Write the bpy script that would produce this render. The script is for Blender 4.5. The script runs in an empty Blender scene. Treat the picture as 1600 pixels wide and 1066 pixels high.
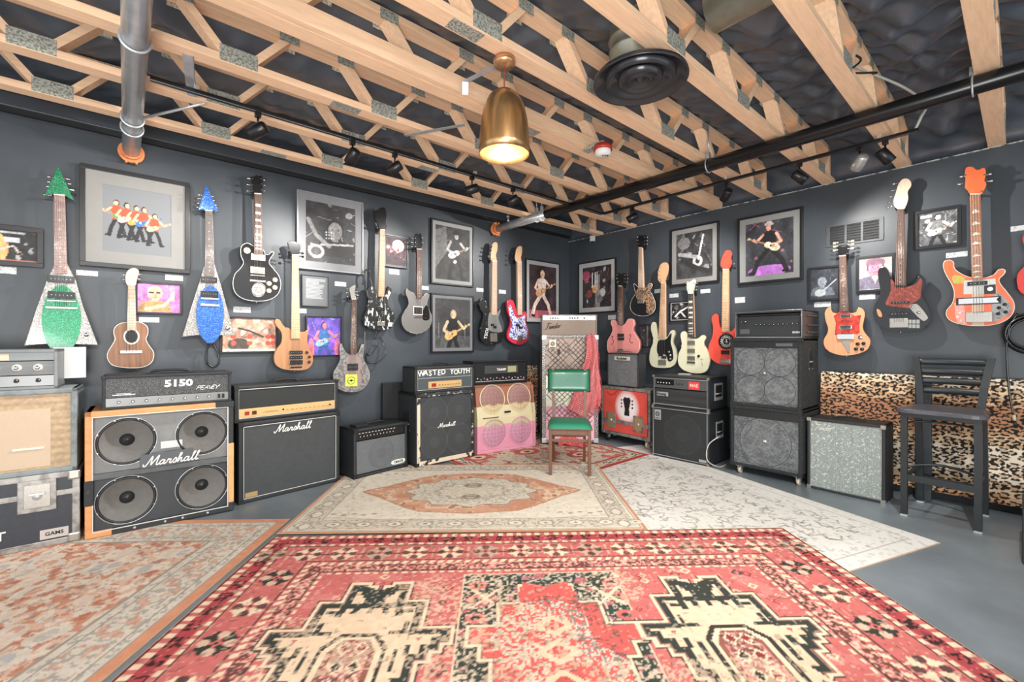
import bpy, bmesh, math, random
import numpy as np
from mathutils import Vector, Matrix, Euler
random.seed(7)
C = bpy.context.scene.collection
scn = bpy.context.scene
PI = math.pi
# ---------------------------------------------------------------- camera
F_PX, CX, CY, CAM_H = 696.0, 800.0, 533.0, 1.22
RV = Vector((.7544, -.656, 0)).normalized()
FV = Vector((-RV.y, RV.x, 0))
UV = Vector((0, 0, 1))
CAMP = Vector((0, 0, CAM_H))
cd = bpy.data.cameras.new('camera'); cam = bpy.data.objects.new('camera', cd); C.objects.link(cam)
cd.sensor_width = 36; cd.lens = F_PX / 1600 * 36; cd.clip_start = .02; cd.clip_end = 60
cam.matrix_world = Matrix.Translation(CAMP) @ Matrix((RV, UV, -FV)).transposed().to_4x4()
scn.camera = cam
# ---------------------------------------------------------------- world, exposure
W = bpy.data.worlds.new('world'); scn.world = W; W.use_nodes = True
W.node_tree.nodes['Background'].inputs[0].default_value = (.93, .97, 1, 1)
W.node_tree.nodes['Background'].inputs[1].default_value = WORLD = .95
vs = scn.view_settings
scn.display_settings.display_device = 'sRGB'
vs.view_transform = 'Standard'; vs.look = 'None'; vs.exposure = 0.52; vs.gamma = 1; vs.use_curve_mapping = False
def added_fill(loc, target, size, power):      # added area light, unseen behind the viewer, to brighten the ceiling
    l = bpy.data.lights.new('added_fill_light', 'AREA'); l.shape = 'DISK'; l.size = size; l.energy = power; l.color = (1, .99, .97)
    o = bpy.data.objects.new('added_fill_light', l); C.objects.link(o); o.location = loc
    o.rotation_euler = (Vector(target) - Vector(loc)).to_track_quat('-Z', 'Y').to_euler()
added_fill((-.9, -.9, .5), (2.4, 2.4, 2.7), 2.0, 118)
YL, XR = 4.25, 4.77           # wall planes
ZT = 2.63                     # underside of the trusses
def spot(loc, target, power, size=75, blend=.9, r=.014, col=(1, .965, .92)):
    l = bpy.data.lights.new('spot_light', 'SPOT'); l.energy = power; l.spot_size = math.radians(size); l.spot_blend = blend
    l.shadow_soft_size = r; l.color = col
    o = bpy.data.objects.new('spot_light', l); C.objects.link(o); o.location = loc
    o.rotation_euler = (Vector(target) - Vector(loc)).to_track_quat('-Z', 'Y').to_euler()
    return o
# ---------------------------------------------------------------- helpers
def ray(px, py): return FV + RV * ((px - CX) / F_PX) + UV * ((CY - py) / F_PX)
def atY(px, py, y): d = ray(px, py); return CAMP + d * (y / d.y)
def atX(px, py, x): d = ray(px, py); return CAMP + d * (x / d.x)
def atZ(px, py, z): d = ray(px, py); return CAMP + d * ((z - CAM_H) / d.z)
def lin(c):
    c = np.asarray(c, dtype=float); return np.where(c <= .04045, c / 12.92, ((c + .055) / 1.055) ** 2.4)
def hx(*c):
    c = c[0] if len(c) == 1 else c
    if isinstance(c, str): c = [int(c[i:i + 2], 16) / 255 for i in (0, 2, 4)]
    elif max(c) > 1.001: c = [v / 255 for v in c]
    return tuple(lin(c)) + (1,)
MATS = {}
def mat(name, rgb=(128, 128, 128), rough=.6, metal=0, var=0, scale=8, bump=0, bscale=60, stretch=(1, 1, 1), emit=0, alpha=1, coat=0, attr=False, spec=.5, rgb2=None, thr=None):
    if name in MATS: return MATS[name]
    m = bpy.data.materials.new(name); m.use_nodes = True; MATS[name] = m
    nt = m.node_tree; b = nt.nodes['Principled BSDF']; L = nt.links.new
    col = hx(rgb)
    b.inputs['Base Color'].default_value = col; b.inputs['Roughness'].default_value = rough; b.inputs['Metallic'].default_value = metal
    b.inputs['Specular IOR Level'].default_value = spec
    if coat: b.inputs['Coat Weight'].default_value = coat; b.inputs['Coat Roughness'].default_value = .08
    if alpha < 1: b.inputs['Alpha'].default_value = alpha
    if emit: b.inputs['Emission Color'].default_value = col; b.inputs['Emission Strength'].default_value = emit
    def mapping():
        tc = nt.nodes.new('ShaderNodeTexCoord'); mp = nt.nodes.new('ShaderNodeMapping'); mp.inputs['Scale'].default_value = stretch
        L(tc.outputs['Object'], mp.inputs[0]); return mp.outputs[0]
    vec = mapping() if (var or bump or rgb2) else None
    if attr:
        a = nt.nodes.new('ShaderNodeAttribute'); a.attribute_name = 'Col'; src = a.outputs[0]
        if var:
            n = nt.nodes.new('ShaderNodeTexNoise'); n.inputs['Scale'].default_value = scale; n.inputs['Detail'].default_value = 6; L(vec, n.inputs[0])
            r = nt.nodes.new('ShaderNodeMapRange'); r.inputs[1].default_value = .3; r.inputs[2].default_value = .7; r.inputs[3].default_value = 1 - var; r.inputs[4].default_value = 1 + var
            L(n.outputs[0], r.inputs[0]); mx = nt.nodes.new('ShaderNodeVectorMath'); mx.operation = 'SCALE'; L(src, mx.inputs[0]); L(r.outputs[0], mx.inputs[3]); src = mx.outputs[0]
        L(src, b.inputs['Base Color'])
    elif var or rgb2:
        n = nt.nodes.new('ShaderNodeTexNoise'); n.inputs['Scale'].default_value = scale; n.inputs['Detail'].default_value = 8; n.inputs['Roughness'].default_value = .6; L(vec, n.inputs[0])
        cr = nt.nodes.new('ShaderNodeValToRGB'); L(n.outputs[0], cr.inputs[0])
        if rgb2:
            t = thr or (.4, .6)
            cr.color_ramp.elements[0].position, cr.color_ramp.elements[1].position = t
            cr.color_ramp.elements[0].color = col; cr.color_ramp.elements[1].color = hx(rgb2)
        else:
            cr.color_ramp.elements[0].position = .3; cr.color_ramp.elements[1].position = .7
            cr.color_ramp.elements[0].color = tuple(v * (1 - var) for v in col[:3]) + (1,); cr.color_ramp.elements[1].color = tuple(min(1, v * (1 + var)) for v in col[:3]) + (1,)
        L(cr.outputs[0], b.inputs['Base Color'])
    if bump:
        n = nt.nodes.new('ShaderNodeTexNoise'); n.inputs['Scale'].default_value = bscale; n.inputs['Detail'].default_value = 4; L(vec, n.inputs[0])
        bp = nt.nodes.new('ShaderNodeBump'); bp.inputs['Strength'].default_value = bump; bp.inputs['Distance'].default_value = .01; L(n.outputs[0], bp.inputs['Height']); L(bp.outputs[0], b.inputs['Normal'])
    return m
def sparkle(name, rgb, rgb2, scale=420):
    if name in MATS: return MATS[name]
    m = mat(name, rgb, .3, .3, coat=.5); nt = m.node_tree; L = nt.links.new; b = nt.nodes['Principled BSDF']
    tc = nt.nodes.new('ShaderNodeTexCoord'); v = nt.nodes.new('ShaderNodeTexVoronoi'); v.inputs['Scale'].default_value = scale; L(tc.outputs['Object'], v.inputs['Vector'])
    sp = nt.nodes.new('ShaderNodeSeparateColor'); L(v.outputs['Color'], sp.inputs[0])
    cr = nt.nodes.new('ShaderNodeValToRGB'); cr.color_ramp.interpolation = 'CONSTANT'; cr.color_ramp.elements[0].color = hx(rgb); cr.color_ramp.elements[1].color = hx(rgb2); cr.color_ramp.elements[1].position = .84
    e = cr.color_ramp.elements.new(.45); e.color = tuple(.5 * a + .0 for a in hx(rgb)[:3]) + (1,)
    e = cr.color_ramp.elements.new(.62); e.color = tuple(min(1, 1.25 * a) for a in hx(rgb)[:3]) + (1,)
    L(sp.outputs[0], cr.inputs[0]); L(cr.outputs[0], b.inputs['Base Color'])
    return m
class M:
    """collects geometry for ONE mesh object"""
    def __init__(s): s.bm = bmesh.new(); s.mi = 0; s.sm = False
    def _new(s, f):
        for q in f: q.material_index = s.mi; q.smooth = s.sm
    def box(s, x0, x1, y0, y1, z0, z1, bev=0, mtx=None, seg=2):
        r = bmesh.ops.create_cube(s.bm, size=1)['verts']
        sx, sy, sz = x1 - x0, y1 - y0, z1 - z0
        for v in r: v.co = Vector(((v.co.x + .5) * sx + x0, (v.co.y + .5) * sy + y0, (v.co.z + .5) * sz + z0))
        vs_ = list(r)
        if bev:
            ed = list({e for v in r for e in v.link_edges})
            g = bmesh.ops.bevel(s.bm, geom=ed, offset=min(bev, .45 * min(abs(sx), abs(sy), abs(sz))), segments=seg, affect='EDGES', profile=.6)
            vs_ = list({v for f in g['faces'] for v in f.verts} | {v for v in vs_ if v.is_valid})
        if mtx is not None:
            for v in vs_: v.co = mtx @ v.co
        s._new({f for v in vs_ for f in v.link_faces}); return s
    def cyl(s, p0, p1, r, r1=None, seg=16, cap=True):
        p0, p1 = Vector(p0), Vector(p1); r1 = r if r1 is None else r1
        q = (p1 - p0).to_track_quat('Z', 'Y').to_matrix()
        A = [s.bm.verts.new(p0 + q @ Vector((math.cos(2 * PI * i / seg) * r, math.sin(2 * PI * i / seg) * r, 0))) for i in range(seg)]
        B = [s.bm.verts.new(p1 + q @ Vector((math.cos(2 * PI * i / seg) * r1, math.sin(2 * PI * i / seg) * r1, 0))) for i in range(seg)]
        fs = [s.bm.faces.new((A[i], A[(i + 1) % seg], B[(i + 1) % seg], B[i])) for i in range(seg)]
        s._new(fs)
        for f in fs: f.smooth = True
        if cap: s._new([s.bm.faces.new(A[::-1]), s.bm.faces.new(B)])
        return s
    def tube(s, pts, r, seg=8, closed=False, smooth=0, flat=1):
        pts = [Vector(p) for p in pts]
        if smooth: pts = crom3(pts, smooth, closed)
        n = len(pts); rings = []; up = None
        for i, p in enumerate(pts):
            a = pts[(i - 1) % n] if (closed or i) else p; b = pts[(i + 1) % n] if (closed or i < n - 1) else p
            t = (b - a).normalized() if (b - a).length > 1e-9 else Vector((0, 0, 1))
            if up is None: up = t.orthogonal().normalized() if abs(t.y) > .9 else Vector((0, 1, 0))
            u = (up - t * up.dot(t)); u = u.normalized() if u.length > 1e-6 else t.orthogonal().normalized(); w = t.cross(u); up = u
            rr = r[i] if isinstance(r, (list, tuple)) else r
            rings.append([s.bm.verts.new(p + u * (math.cos(2 * PI * k / seg) * rr * flat) + w * (math.sin(2 * PI * k / seg) * rr)) for k in range(seg)])
        fs = []
        for i in range(n if closed else n - 1):
            A, B = rings[i], rings[(i + 1) % n]
            for k in range(seg): fs.append(s.bm.faces.new((A[k], A[(k + 1) % seg], B[(k + 1) % seg], B[k])))
        s._new(fs)
        for f in fs: f.smooth = True
        if not closed: s._new([s.bm.faces.new(rings[0][::-1]), s.bm.faces.new(rings[-1])])
        return s
    def prism(s, pts, y0, y1, bev=0):
        """outline in XZ extruded from y0 (front, towards the room) to y1"""
        A = [s.bm.verts.new((x, y0, z)) for x, z in pts]; B = [s.bm.verts.new((x, y1, z)) for x, z in pts]
        n = len(pts); fs = [s.bm.faces.new(A), s.bm.faces.new(B[::-1])]
        for i in range(n): fs.append(s.bm.faces.new((A[i], B[i], B[(i + 1) % n], A[(i + 1) % n])))
        s._new(fs)
        for f in fs[2:]: f.smooth = n > 12
        if bev:
            es = [e for e in fs[0].edges]
            g = bmesh.ops.bevel(s.bm, geom=es, offset=bev, segments=2, affect='EDGES', profile=.6)
            s._new(g['faces'])
        return s
    def lathe(s, prof, c=(0, 0, 0), axis='Z', seg=32):
        c = Vector(c); rings = []
        for r, h in prof:
            ring = []
            for k in range(seg):
                a = 2 * PI * k / seg; u, v = math.cos(a) * r, math.sin(a) * r
                co = {'Z': (u, v, h), 'Y': (u, h, v), 'X': (h, u, v)}[axis]
                ring.append(s.bm.verts.new(c + Vector(co)))
            rings.append(ring)
        fs = []
        for A, B in zip(rings, rings[1:]):
            for k in range(seg): fs.append(s.bm.faces.new((A[k], A[(k + 1) % seg], B[(k + 1) % seg], B[k])))
        s._new(fs)
        for f in fs: f.smooth = True
        return s
    def torus(s, c, R, r, axis='Y', seg=32, rs=8):
        prof = [(R + r * math.cos(2 * PI * k / rs), r * math.sin(2 * PI * k / rs)) for k in range(rs + 1)]
        return s.lathe(prof, c, axis, seg)
    def grid(s, fn, nu, nv):
        V = [[s.bm.verts.new(fn(i / nu, j / nv)) for i in range(nu + 1)] for j in range(nv + 1)]
        fs = [s.bm.faces.new((V[j][i], V[j][i + 1], V[j + 1][i + 1], V[j + 1][i])) for j in range(nv) for i in range(nu)]
        s._new(fs)
        for f in fs: f.smooth = True
        return s
    def build(s, name, mats, parent=None, loc=None, rz=0, flip=False):
        bmesh.ops.recalc_face_normals(s.bm, faces=s.bm.faces) if not flip else None
        me = bpy.data.meshes.new(name); s.bm.to_mesh(me); s.bm.free()
        for m in (mats if isinstance(mats, (list, tuple)) else [mats]): me.materials.append(m)
        o = bpy.data.objects.new(name, me); C.objects.link(o)
        if parent: o.parent = parent
        if loc is not None: o.location = loc
        if rz: o.rotation_euler.z = rz
        return o
def crom3(P, k, closed):
    n = len(P); out = []
    for i in range(n if closed else n - 1):
        g = lambda j: P[j % n] if closed else P[max(0, min(n - 1, j))]
        a, b, c, d = g(i - 1), g(i), g(i + 1), g(i + 2)
        for q in range(k):
            t = q / k
            out.append(.5 * ((2 * b) + (c - a) * t + (2 * a - 5 * b + 4 * c - d) * t * t + (3 * b - a - 3 * c + d) * t ** 3))
    if not closed: out.append(P[-1])
    return out
def smooth2(pts, k=5):
    return [(p.x, p.y) for p in crom3([Vector((a, b, 0)) for a, b in pts], k, True)]
def circ(cx, cz, r, n=24, rz=None): return [(cx + r * math.cos(2 * PI * i / n), cz + (rz or r) * math.sin(2 * PI * i / n)) for i in range(n)]
def thing(name, label, cat, loc=(0, 0, 0), rz=0, group=None):
    o = bpy.data.objects.new(name, None); o.empty_display_size = .1; C.objects.link(o); o.location = loc; o.rotation_euler.z = rz
    o['label'] = label; o['category'] = cat
    if group: o['group'] = group
    return o
def tag(o, label, cat, group=None, kind=None):
    o['label'] = label; o['category'] = cat
    if group: o['group'] = group
    if kind: o['kind'] = kind
    return o
def struct(o): o['kind'] = 'structure'; return o
def txt(s, size, m, parent, x, y, z, extrude=.001, off=0, shear=0, align='CENTER', name='lettering', sx=1, roll=0, rz=0):
    cu = bpy.data.curves.new('t', 'FONT'); cu.body = s; cu.size = size; cu.extrude = extrude; cu.offset = off; cu.shear = shear
    cu.align_x = align; cu.align_y = 'CENTER'; cu.resolution_u = 2
    t = bpy.data.objects.new('t', cu); C.objects.link(t)
    bpy.context.view_layer.update()
    me = bpy.data.meshes.new_from_object(t.evaluated_get(bpy.context.evaluated_depsgraph_get()))
    bpy.data.objects.remove(t); bpy.data.curves.remove(cu)
    me.materials.clear(); me.materials.append(m)
    o = bpy.data.objects.new(name, me); C.objects.link(o); o.parent = parent; o.location = (x, y, z); o.scale = (sx, 1, 1)
    o.rotation_euler = Euler((PI / 2, roll, rz), 'XYZ')
    me.transform(Matrix.Identity(4)); return o
# ---- painted surfaces: a grid of vertices carrying one colour each
def vnoise(X, Y, s, seed=0):
    rs = np.random.RandomState(seed); T = rs.rand(64, 64)
    x, y = X * s, Y * s; xi, yi = np.floor(x).astype(int), np.floor(y).astype(int); fx, fy = x - xi, y - yi
    fx = fx * fx * (3 - 2 * fx); fy = fy * fy * (3 - 2 * fy)
    t = lambda a, b: T[a % 64, b % 64]
    return (t(xi, yi) * (1 - fx) + t(xi + 1, yi) * fx) * (1 - fy) + (t(xi, yi + 1) * (1 - fx) + t(xi + 1, yi + 1) * fx) * fy
class Cv:
    def __init__(s, W, H, res, base):
        s.W, s.H = W, H; s.nx, s.ny = max(3, int(W / res) + 1), max(3, int(H / res) + 1)
        s.X, s.Y = np.meshgrid(np.linspace(0, W, s.nx), np.linspace(0, H, s.ny)); s.c = np.zeros((s.ny, s.nx, 3)); s.c[:] = s.k(base)
    def k(s, c): return lin(np.array([int(c[i:i + 2], 16) / 255 for i in (0, 2, 4)]) if isinstance(c, str) else np.array(c) / 255)
    def put(s, m, c, a=1.):
        m = m.astype(float)[..., None] * a; s.c = s.c * (1 - m) + s.k(c) * m; return s
    def rect(s, x0, y0, x1, y1, c, a=1.): return s.put((s.X >= x0) & (s.X <= x1) & (s.Y >= y0) & (s.Y <= y1), c, a)
    def ell(s, cx, cy, rx, ry, c, a=1., rot=0):
        dx, dy = s.X - cx, s.Y - cy; q, w = math.cos(rot), math.sin(rot)
        return s.put(((dx * q + dy * w) / rx) ** 2 + ((-dx * w + dy * q) / ry) ** 2 < 1, c, a)
    def poly(s, pts, c, a=1.):
        m = np.zeros(s.X.shape, bool); n = len(pts)
        for i in range(n):
            (x0, y0), (x1, y1) = pts[i], pts[(i + 1) % n]
            if y0 == y1: continue
            m ^= ((s.Y > min(y0, y1)) & (s.Y <= max(y0, y1)) & (s.X < (x1 - x0) * (s.Y - y0) / (y1 - y0) + x0))
        return s.put(m, c, a)
    def line(s, x0, y0, x1, y1, w, c, a=1.):
        dx, dy = x1 - x0, y1 - y0; L2 = dx * dx + dy * dy + 1e-12
        t = np.clip(((s.X - x0) * dx + (s.Y - y0) * dy) / L2, 0, 1)
        return s.put((s.X - x0 - t * dx) ** 2 + (s.Y - y0 - t * dy) ** 2 < (w / 2) ** 2, c, a)
    def path(s, pts, w, c, a=1.):
        for p, q in zip(pts, pts[1:]): s.line(*p, *q, w, c, a)
        return s
    def noise(s, sc, thr, c, a=1., seed=0, hi=9): 
        n = vnoise(s.X, s.Y, sc, seed); return s.put((n > thr) & (n < hi), c, a)
    def mult(s, sc, amp, seed=0):
        s.c *= (1 + amp * (vnoise(s.X, s.Y, sc, seed) * 2 - 1))[..., None]; s.c = np.clip(s.c, 0, 1); return s
    def build(s, name, m, parent=None, x0=0, y=0, z0=0, floor=False, fn=None):
        me = bpy.data.meshes.new(name); nx, ny = s.nx, s.ny
        co = np.zeros((ny * nx, 3)); co[:, 0] = s.X.ravel() + x0
        if fn is not None:
            co[:] = fn(s.X.ravel(), s.Y.ravel())
        elif floor: co[:, 1] = s.Y.ravel() + y; co[:, 2] = z0
        else: co[:, 1] = y; co[:, 2] = s.Y.ravel() + z0
        i = np.arange((ny - 1) * (nx - 1)); r, q = i // (nx - 1), i % (nx - 1); a = r * nx + q
        fc = np.stack([a, a + 1, a + nx + 1, a + nx], 1)
        me.from_pydata(co.tolist(), [], fc.tolist()); me.materials.append(m)
        ca = me.color_attributes.new('Col', 'FLOAT_COLOR', 'POINT')
        col = np.ones((ny * nx, 4), dtype=np.float32); col[:, :3] = s.c.reshape(-1, 3); ca.data.foreach_set('color', col.ravel())
        o = bpy.data.objects.new(name, me); C.objects.link(o)
        if parent: o.parent = parent
        return o
# ================================================================ materials
wallM = mat('wall_paint', (62, 68, 74), .42, var=.12, scale=3, bump=.05, bscale=25)
floorM = mat('floor_paint', (116, 125, 131), .32, var=.22, scale=2.2, bump=.04, bscale=14)
memb = mat('black_plastic_sheet', (74, 82, 92), .33, var=.2, spec=.8, scale=4, bump=.35, bscale=9)
wood = mat('pine', (238, 200, 164), .6, var=.12, scale=5, stretch=(1.2, 14, 14), bump=.05)
plate = mat('galvanised_plate', (190, 192, 182), .45, .3, rgb2=(128, 132, 120), scale=90, thr=(.45, .58), bump=.3, bscale=150)
steel = mat('galvanised_steel', (196, 200, 203), .3, .6, var=.15, scale=12)
chrome = mat('chrome', (215, 215, 215), .15, 1)
dchrome = mat('worn_nickel', (165, 162, 155), .35, .8, var=.3, scale=200)
blackg = mat('gloss_black', (20, 21, 24), .2, coat=.3)
blackm = mat('matt_black', (22, 24, 26), .6)
tolex = mat('black_tolex', (34, 38, 41), .5, bump=.4, bscale=400)
tolexw = mat('worn_black_tolex', (38, 41, 44), .5, rgb2=(70, 74, 76), scale=30, thr=(.6, .75), bump=.4, bscale=400)
white = mat('white_paint', (225, 225, 220), .45)
pipeblk = mat('pipe_black', (26, 27, 29), .25, .2)
orange = mat('orange_iron', (226, 140, 88), .5, var=.15, scale=30)
plastic = mat('black_plastic', (30, 31, 33), .45)
grillek = mat('black_grille_cloth', (44, 47, 50), .8, bump=.3, bscale=700)
paint = mat('painted_surface', attr=True, rough=.55)
photoM = mat('photo_print', attr=True, rough=.55, coat=.12)
photoM.node_tree.nodes['Principled BSDF'].inputs['Coat Roughness'].default_value = .02
glowM = mat('lamp_glow', (255, 246, 230), emit=40)
# ================================================================ structure
m = M(); m.box(-2.2, XR + .15, -2.2, YL + .15, -.1, 0); struct(m.build('floor', floorM))
m = M(); m.box(-2.2, XR + .15, YL, YL + .15, 0, 2.98); struct(m.build('wall_left', wallM))
m = M(); m.box(XR, XR + .15, -2.2, YL, 0, ZT - .005); struct(m.build('wall_right', wallM))
m = M(); m.box(-2.2, XR, YL - .06, YL, 2.70, 2.79, .006); struct(m.build('trim_1', wallM))
m = M(); m.box(-2.2, XR - .02, YL - .035, YL, 2.672, 2.70); struct(m.build('trim_shadow', blackm))  # black strip standing in for the shadow line under the rim
m = M(); m.box(XR - .012, XR + .02, -2.2, YL, ZT - .006, ZT + .002); struct(m.build('trim_3', mat('pale_tape', (190, 190, 185), .6, rgb2=(60, 62, 64), scale=25, thr=(.45, .6))))
m = M(); m.box(1.43, XR - .02, YL - .015, YL, 0, .1, .003); struct(m.build('baseboard_left', blackm))
m = M(); m.box(XR - .015, XR, -2.2, YL - .02, 0, .1, .003); struct(m.build('baseboard_right', blackm))
# ceiling membrane: sags between the trusses, drops to the wall tops
TY = [.13 + .512 * k for k in range(-4, 8)]
def memz(u, v):
    x = -2.2 + u * (XR + 2.2 + .08); y = -2.2 + v * (YL + 2.2)
    f = ((y - .13) / .512) % 1
    z = 2.925 - .05 * math.sin(PI * f) ** 2
    k = min(1.5, max(.45, 2.2 - y))
    z += k * (.03 * math.sin(7 * x + 4 * y + 2 * math.sin(3 * x)) * math.sin(PI * f) + .02 * math.sin(19 * x - 11 * y + 3 * math.sin(5 * y)) * math.sin(PI * f) + .012 * abs(math.sin(9 * x + 17 * y + 2 * math.sin(4 * x))) * math.sin(PI * f) + .008 * math.sin(41 * x + 23 * y))
    z = max(z, 2.79)
    d = XR + .06 - x
    if d < .3: z = min(z, 2.64 + (z - 2.64) * (max(d, 0) / .3) ** .5 + .01 * math.sin(30 * y) * (d / .3)) if d > .02 else 2.628
    return Vector((x, y, z))
m = M(); m.grid(memz, 330, 330); struct(m.build('ceiling', memb))
# ---- floor trusses
ordn = ['nearest the left wall', 'second from the left wall', 'third from the left wall', 'fourth from the left wall', 'fifth from the left wall, carrying the brass pendant', 'sixth from the left wall, touching the round black diffuser',
        'seventh from the left wall', 'rightmost of the eight']
def truss(y, label, xs=-2.2, detail=True):
    t = thing('floor_truss', label, 'truss', (0, y, ZT), 0, 'pine floor trusses across the ceiling')
    xe = XR + .03; w = .0445
    M().box(xs, xe, -w, w, 0, .04, .002).build('bottom_chord', wood, t)
    M().box(xs, XR - .12, -w, w, .245, .285, .002).build('top_chord', wood, t)
    px = [.46 + .79 * k + .02 * math.sin(y * 9) for k in range(-3, 6)]
    pb = M(); tp = M()
    for x in px:
        if x > XR - .2: continue
        for s in (-1, 1):
            a, b = Vector((x + s * .05, 0, .03)), Vector((x + s * .24, 0, .255)); d = (b - a); L = d.length
            q = Matrix.Translation(a) @ Matrix.Rotation(math.atan2(d.x, d.z), 4, 'Y')
            M().box(-.0185, .0185, -w + .001, w - .001, 0, L, .001, q).build('web', wood, t)
        for s in (-1, 1):
            M().box(x - .085, x + .085, s * w, s * (w + .0015), -.0 + .004, .085).build('gusset_plate', plate, t)
        for sx in (-1, 1):
            for s in (-1, 1): M().box(x + sx * .24 - .05, x + sx * .24 + .05, s * w, s * (w + .0015), .225, .28).build('gusset_plate', plate, t)
    M().box(XR - .16, XR - .12, -w, w, .04, .245).build('end_block', wood, t)
    # splice plate under the chord
    sp = .15 + (y * 1.7) % 1.9
    M().box(sp, sp + .17, -w + .008, w - .008, -.0015, 0).build('splice_plate', plate, t)
    return t
for i, k in enumerate(range(7, -2, -1)):
    if k == -1: break
    truss(.13 + .512 * k, 'pine open web floor truss, ' + ordn[i])
# the doubled chord board seen above the pendant
m = M(); m.box(-2.2, XR, 2.092, 2.13, ZT + .001, ZT + .09, .002); tag(m.build('ledger_board', wood), 'long pine board fixed along the fourth truss beside the silver bracket', 'board')
# ---- pipes
def pipe(x, r, y_end, z, label, mats, split=None, cat='pipe', y0=-2.2):
    t = thing('ceiling_pipe', label, cat, (x, 0, z))
    if split:
        m = M(); m.cyl((0, y0, 0), (0, split, 0), r, seg=24); m.build('pipe_run', mats[0], t)
        m = M(); m.cyl((0, split, 0), (0, y_end, 0), r * .98, seg=24); m.build('pipe_end', mats[1], t)
    else: m = M(); m.cyl((0, y0, 0), (0, y_end, 0), r, seg=24); m.build('pipe_run', mats[0], t)
    m = M(); m.cyl((0, y_end, 0), (0, y_end + .03, 0), r * 1.5, seg=20); m.cyl((0, y_end - .04, 0), (0, y_end, 0), r * 1.15, seg=20)
    m.build('coupling', orange, t)
    for a in (-.35, .35, PI - .3, PI + .3): M().cyl((r * 1.6 * math.sin(a), y_end - .03, -r * 1.6 * math.cos(a)), (r * 1.6 * math.sin(a), y_end + .04, -r * 1.6 * math.cos(a)), .008, seg=6).build('bolt', orange, t)
    return t
p1_ = pipe(.036, .05, 4.2, 2.575, 'large shiny galvanised pipe under the trusses at upper left', [steel], y0=-.2)
for yy in (3.55, 2.62, 3.72):
    m = M(); m.torus((0, 0, 0), .055, .006, 'Y', 20, 6); o = m.build('pipe_strap', steel, p1_, (0, yy, 0))
M().box(-.02, .02, -.002, .002, .05, .09).build('strap_tab', steel, p1_, (0, 2.62, 0))
p2_ = pipe(3.40, .048, 4.2, 2.575, 'long black pipe under the trusses with a galvanised end', [pipeblk, steel], 3.35)
for yy in (3.42, 3.5, .18, 1.6):
    m = M(); m.torus((0, 0, 0), .053, .005, 'Y', 20, 6); m.box(-.014, .014, -.012, .012, .05, .10); m.cyl((0, 0, .1), (0, 0, .3 if yy < 3 else .2), .005, seg=6); m.build('pipe_clamp', steel, p2_, (0, yy, 0))
m = M(); m.cyl((0, 0, .03), (0, 0, .10), .014, seg=10); m.cyl((0, 0, .1), (0, 0, .115), .022, seg=10); m.box(-.018, .018, -.004, .004, .13, .14); m.box(-.016, -.012, -.004, .004, .1, .14); m.box(.012, .016, -.004, .004, .1, .14)
m.build('sprinkler_head', steel, p2_, (0, 3.98, 0))
# galvanised strap brackets
def strap(pts, w, label, name='steel_strap'):
    m = M(); P = [Vector(p) for p in pts]
    for a, b in zip(P, P[1:]):
        d = b - a; q = Matrix.Translation(a) @ d.to_track_quat('Z', 'Y').to_matrix().to_4x4()
        m.box(-w / 2, w / 2, -.0015, .0015, 0, d.length, 0, q)
        m.box(-w / 2, -w / 2 + .003, -.0015, .012, 0, d.length, 0, q)
    return tag(m.build(name, steel), label, 'bracket')
a = atZ(300, 62, 2.66); b = atZ(284, 150, 2.60)
strap([(.235, 2.70, 2.628), (.29, 3.13, 2.624)], .045, 'flat galvanised strap plate bridging two trusses right of the silver pipe')
m = M(); m.cyl((.08, 3.48, 2.56), (.36, 3.17, 2.625), .008, seg=8); tag(m.build('brace_rod', steel), 'thin galvanised rod bracing the silver pipe to a truss', 'rod')
b0 = atZ(786, 100, 2.615)
strap([(b0.x - .01, b0.y + .05, 2.622), (atZ(727, 128, 2.60).x, atZ(727, 128, 2.6).y, 2.60), (atZ(727, 142, 2.57).x, atZ(727, 142, 2.57).y, 2.55)], .03, 'bent galvanised bracket holding the pendant canopy')
strap([(1.66, 2.38, 2.62), (1.42, 2.73, 2.60)], .03, 'second galvanised bracket left of the pendant shade')
# ---- pendant
pc = atZ(788, 108, 2.57)
t = thing('pendant_lamp', 'brass dome pendant lamp hanging on a cord from the trusses', 'lamp', (pc.x, pc.y, 0))
brass = mat('brushed_brass', (176, 142, 98), .3, .9, var=.4, scale=3, stretch=(6, 6, .4))
M().lathe([(0, 2.622), (.055, 2.62), (.056, 2.60), (.05, 2.585), (.0, 2.58)], seg=28).build('canopy', mat('rose_brass', (205, 160, 120), .3, .8), t)
M().cyl((0, 0, 2.44), (0, 0, 2.59), .004, seg=8).build('cord', mat('red_cord', (130, 70, 50), .6), t)
prof = [(.012, 2.464), (.045, 2.456), (.076, 2.43), (.1, 2.385), (.114, 2.32), (.122, 2.25), (.126, 2.18), (.125, 2.145)]
sh = M().lathe(prof + [(r - .003, h) for r, h in prof[::-1]], seg=48).build('shade', brass, t)
M().lathe([(0, 2.30), (.02, 2.295), (.032, 2.27), (.03, 2.245), (0, 2.225)], seg=20).build('bulb', mat('warm_bulb', (255, 220, 165), emit=9), t)
pl = bpy.data.lights.new('pendant_light', 'POINT'); pl.energy = 12; pl.color = (1, .8, .55); pl.shadow_soft_size = .03
po = bpy.data.objects.new('pendant_light', pl); C.objects.link(po); po.location = (pc.x, pc.y, 2.2)
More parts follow.
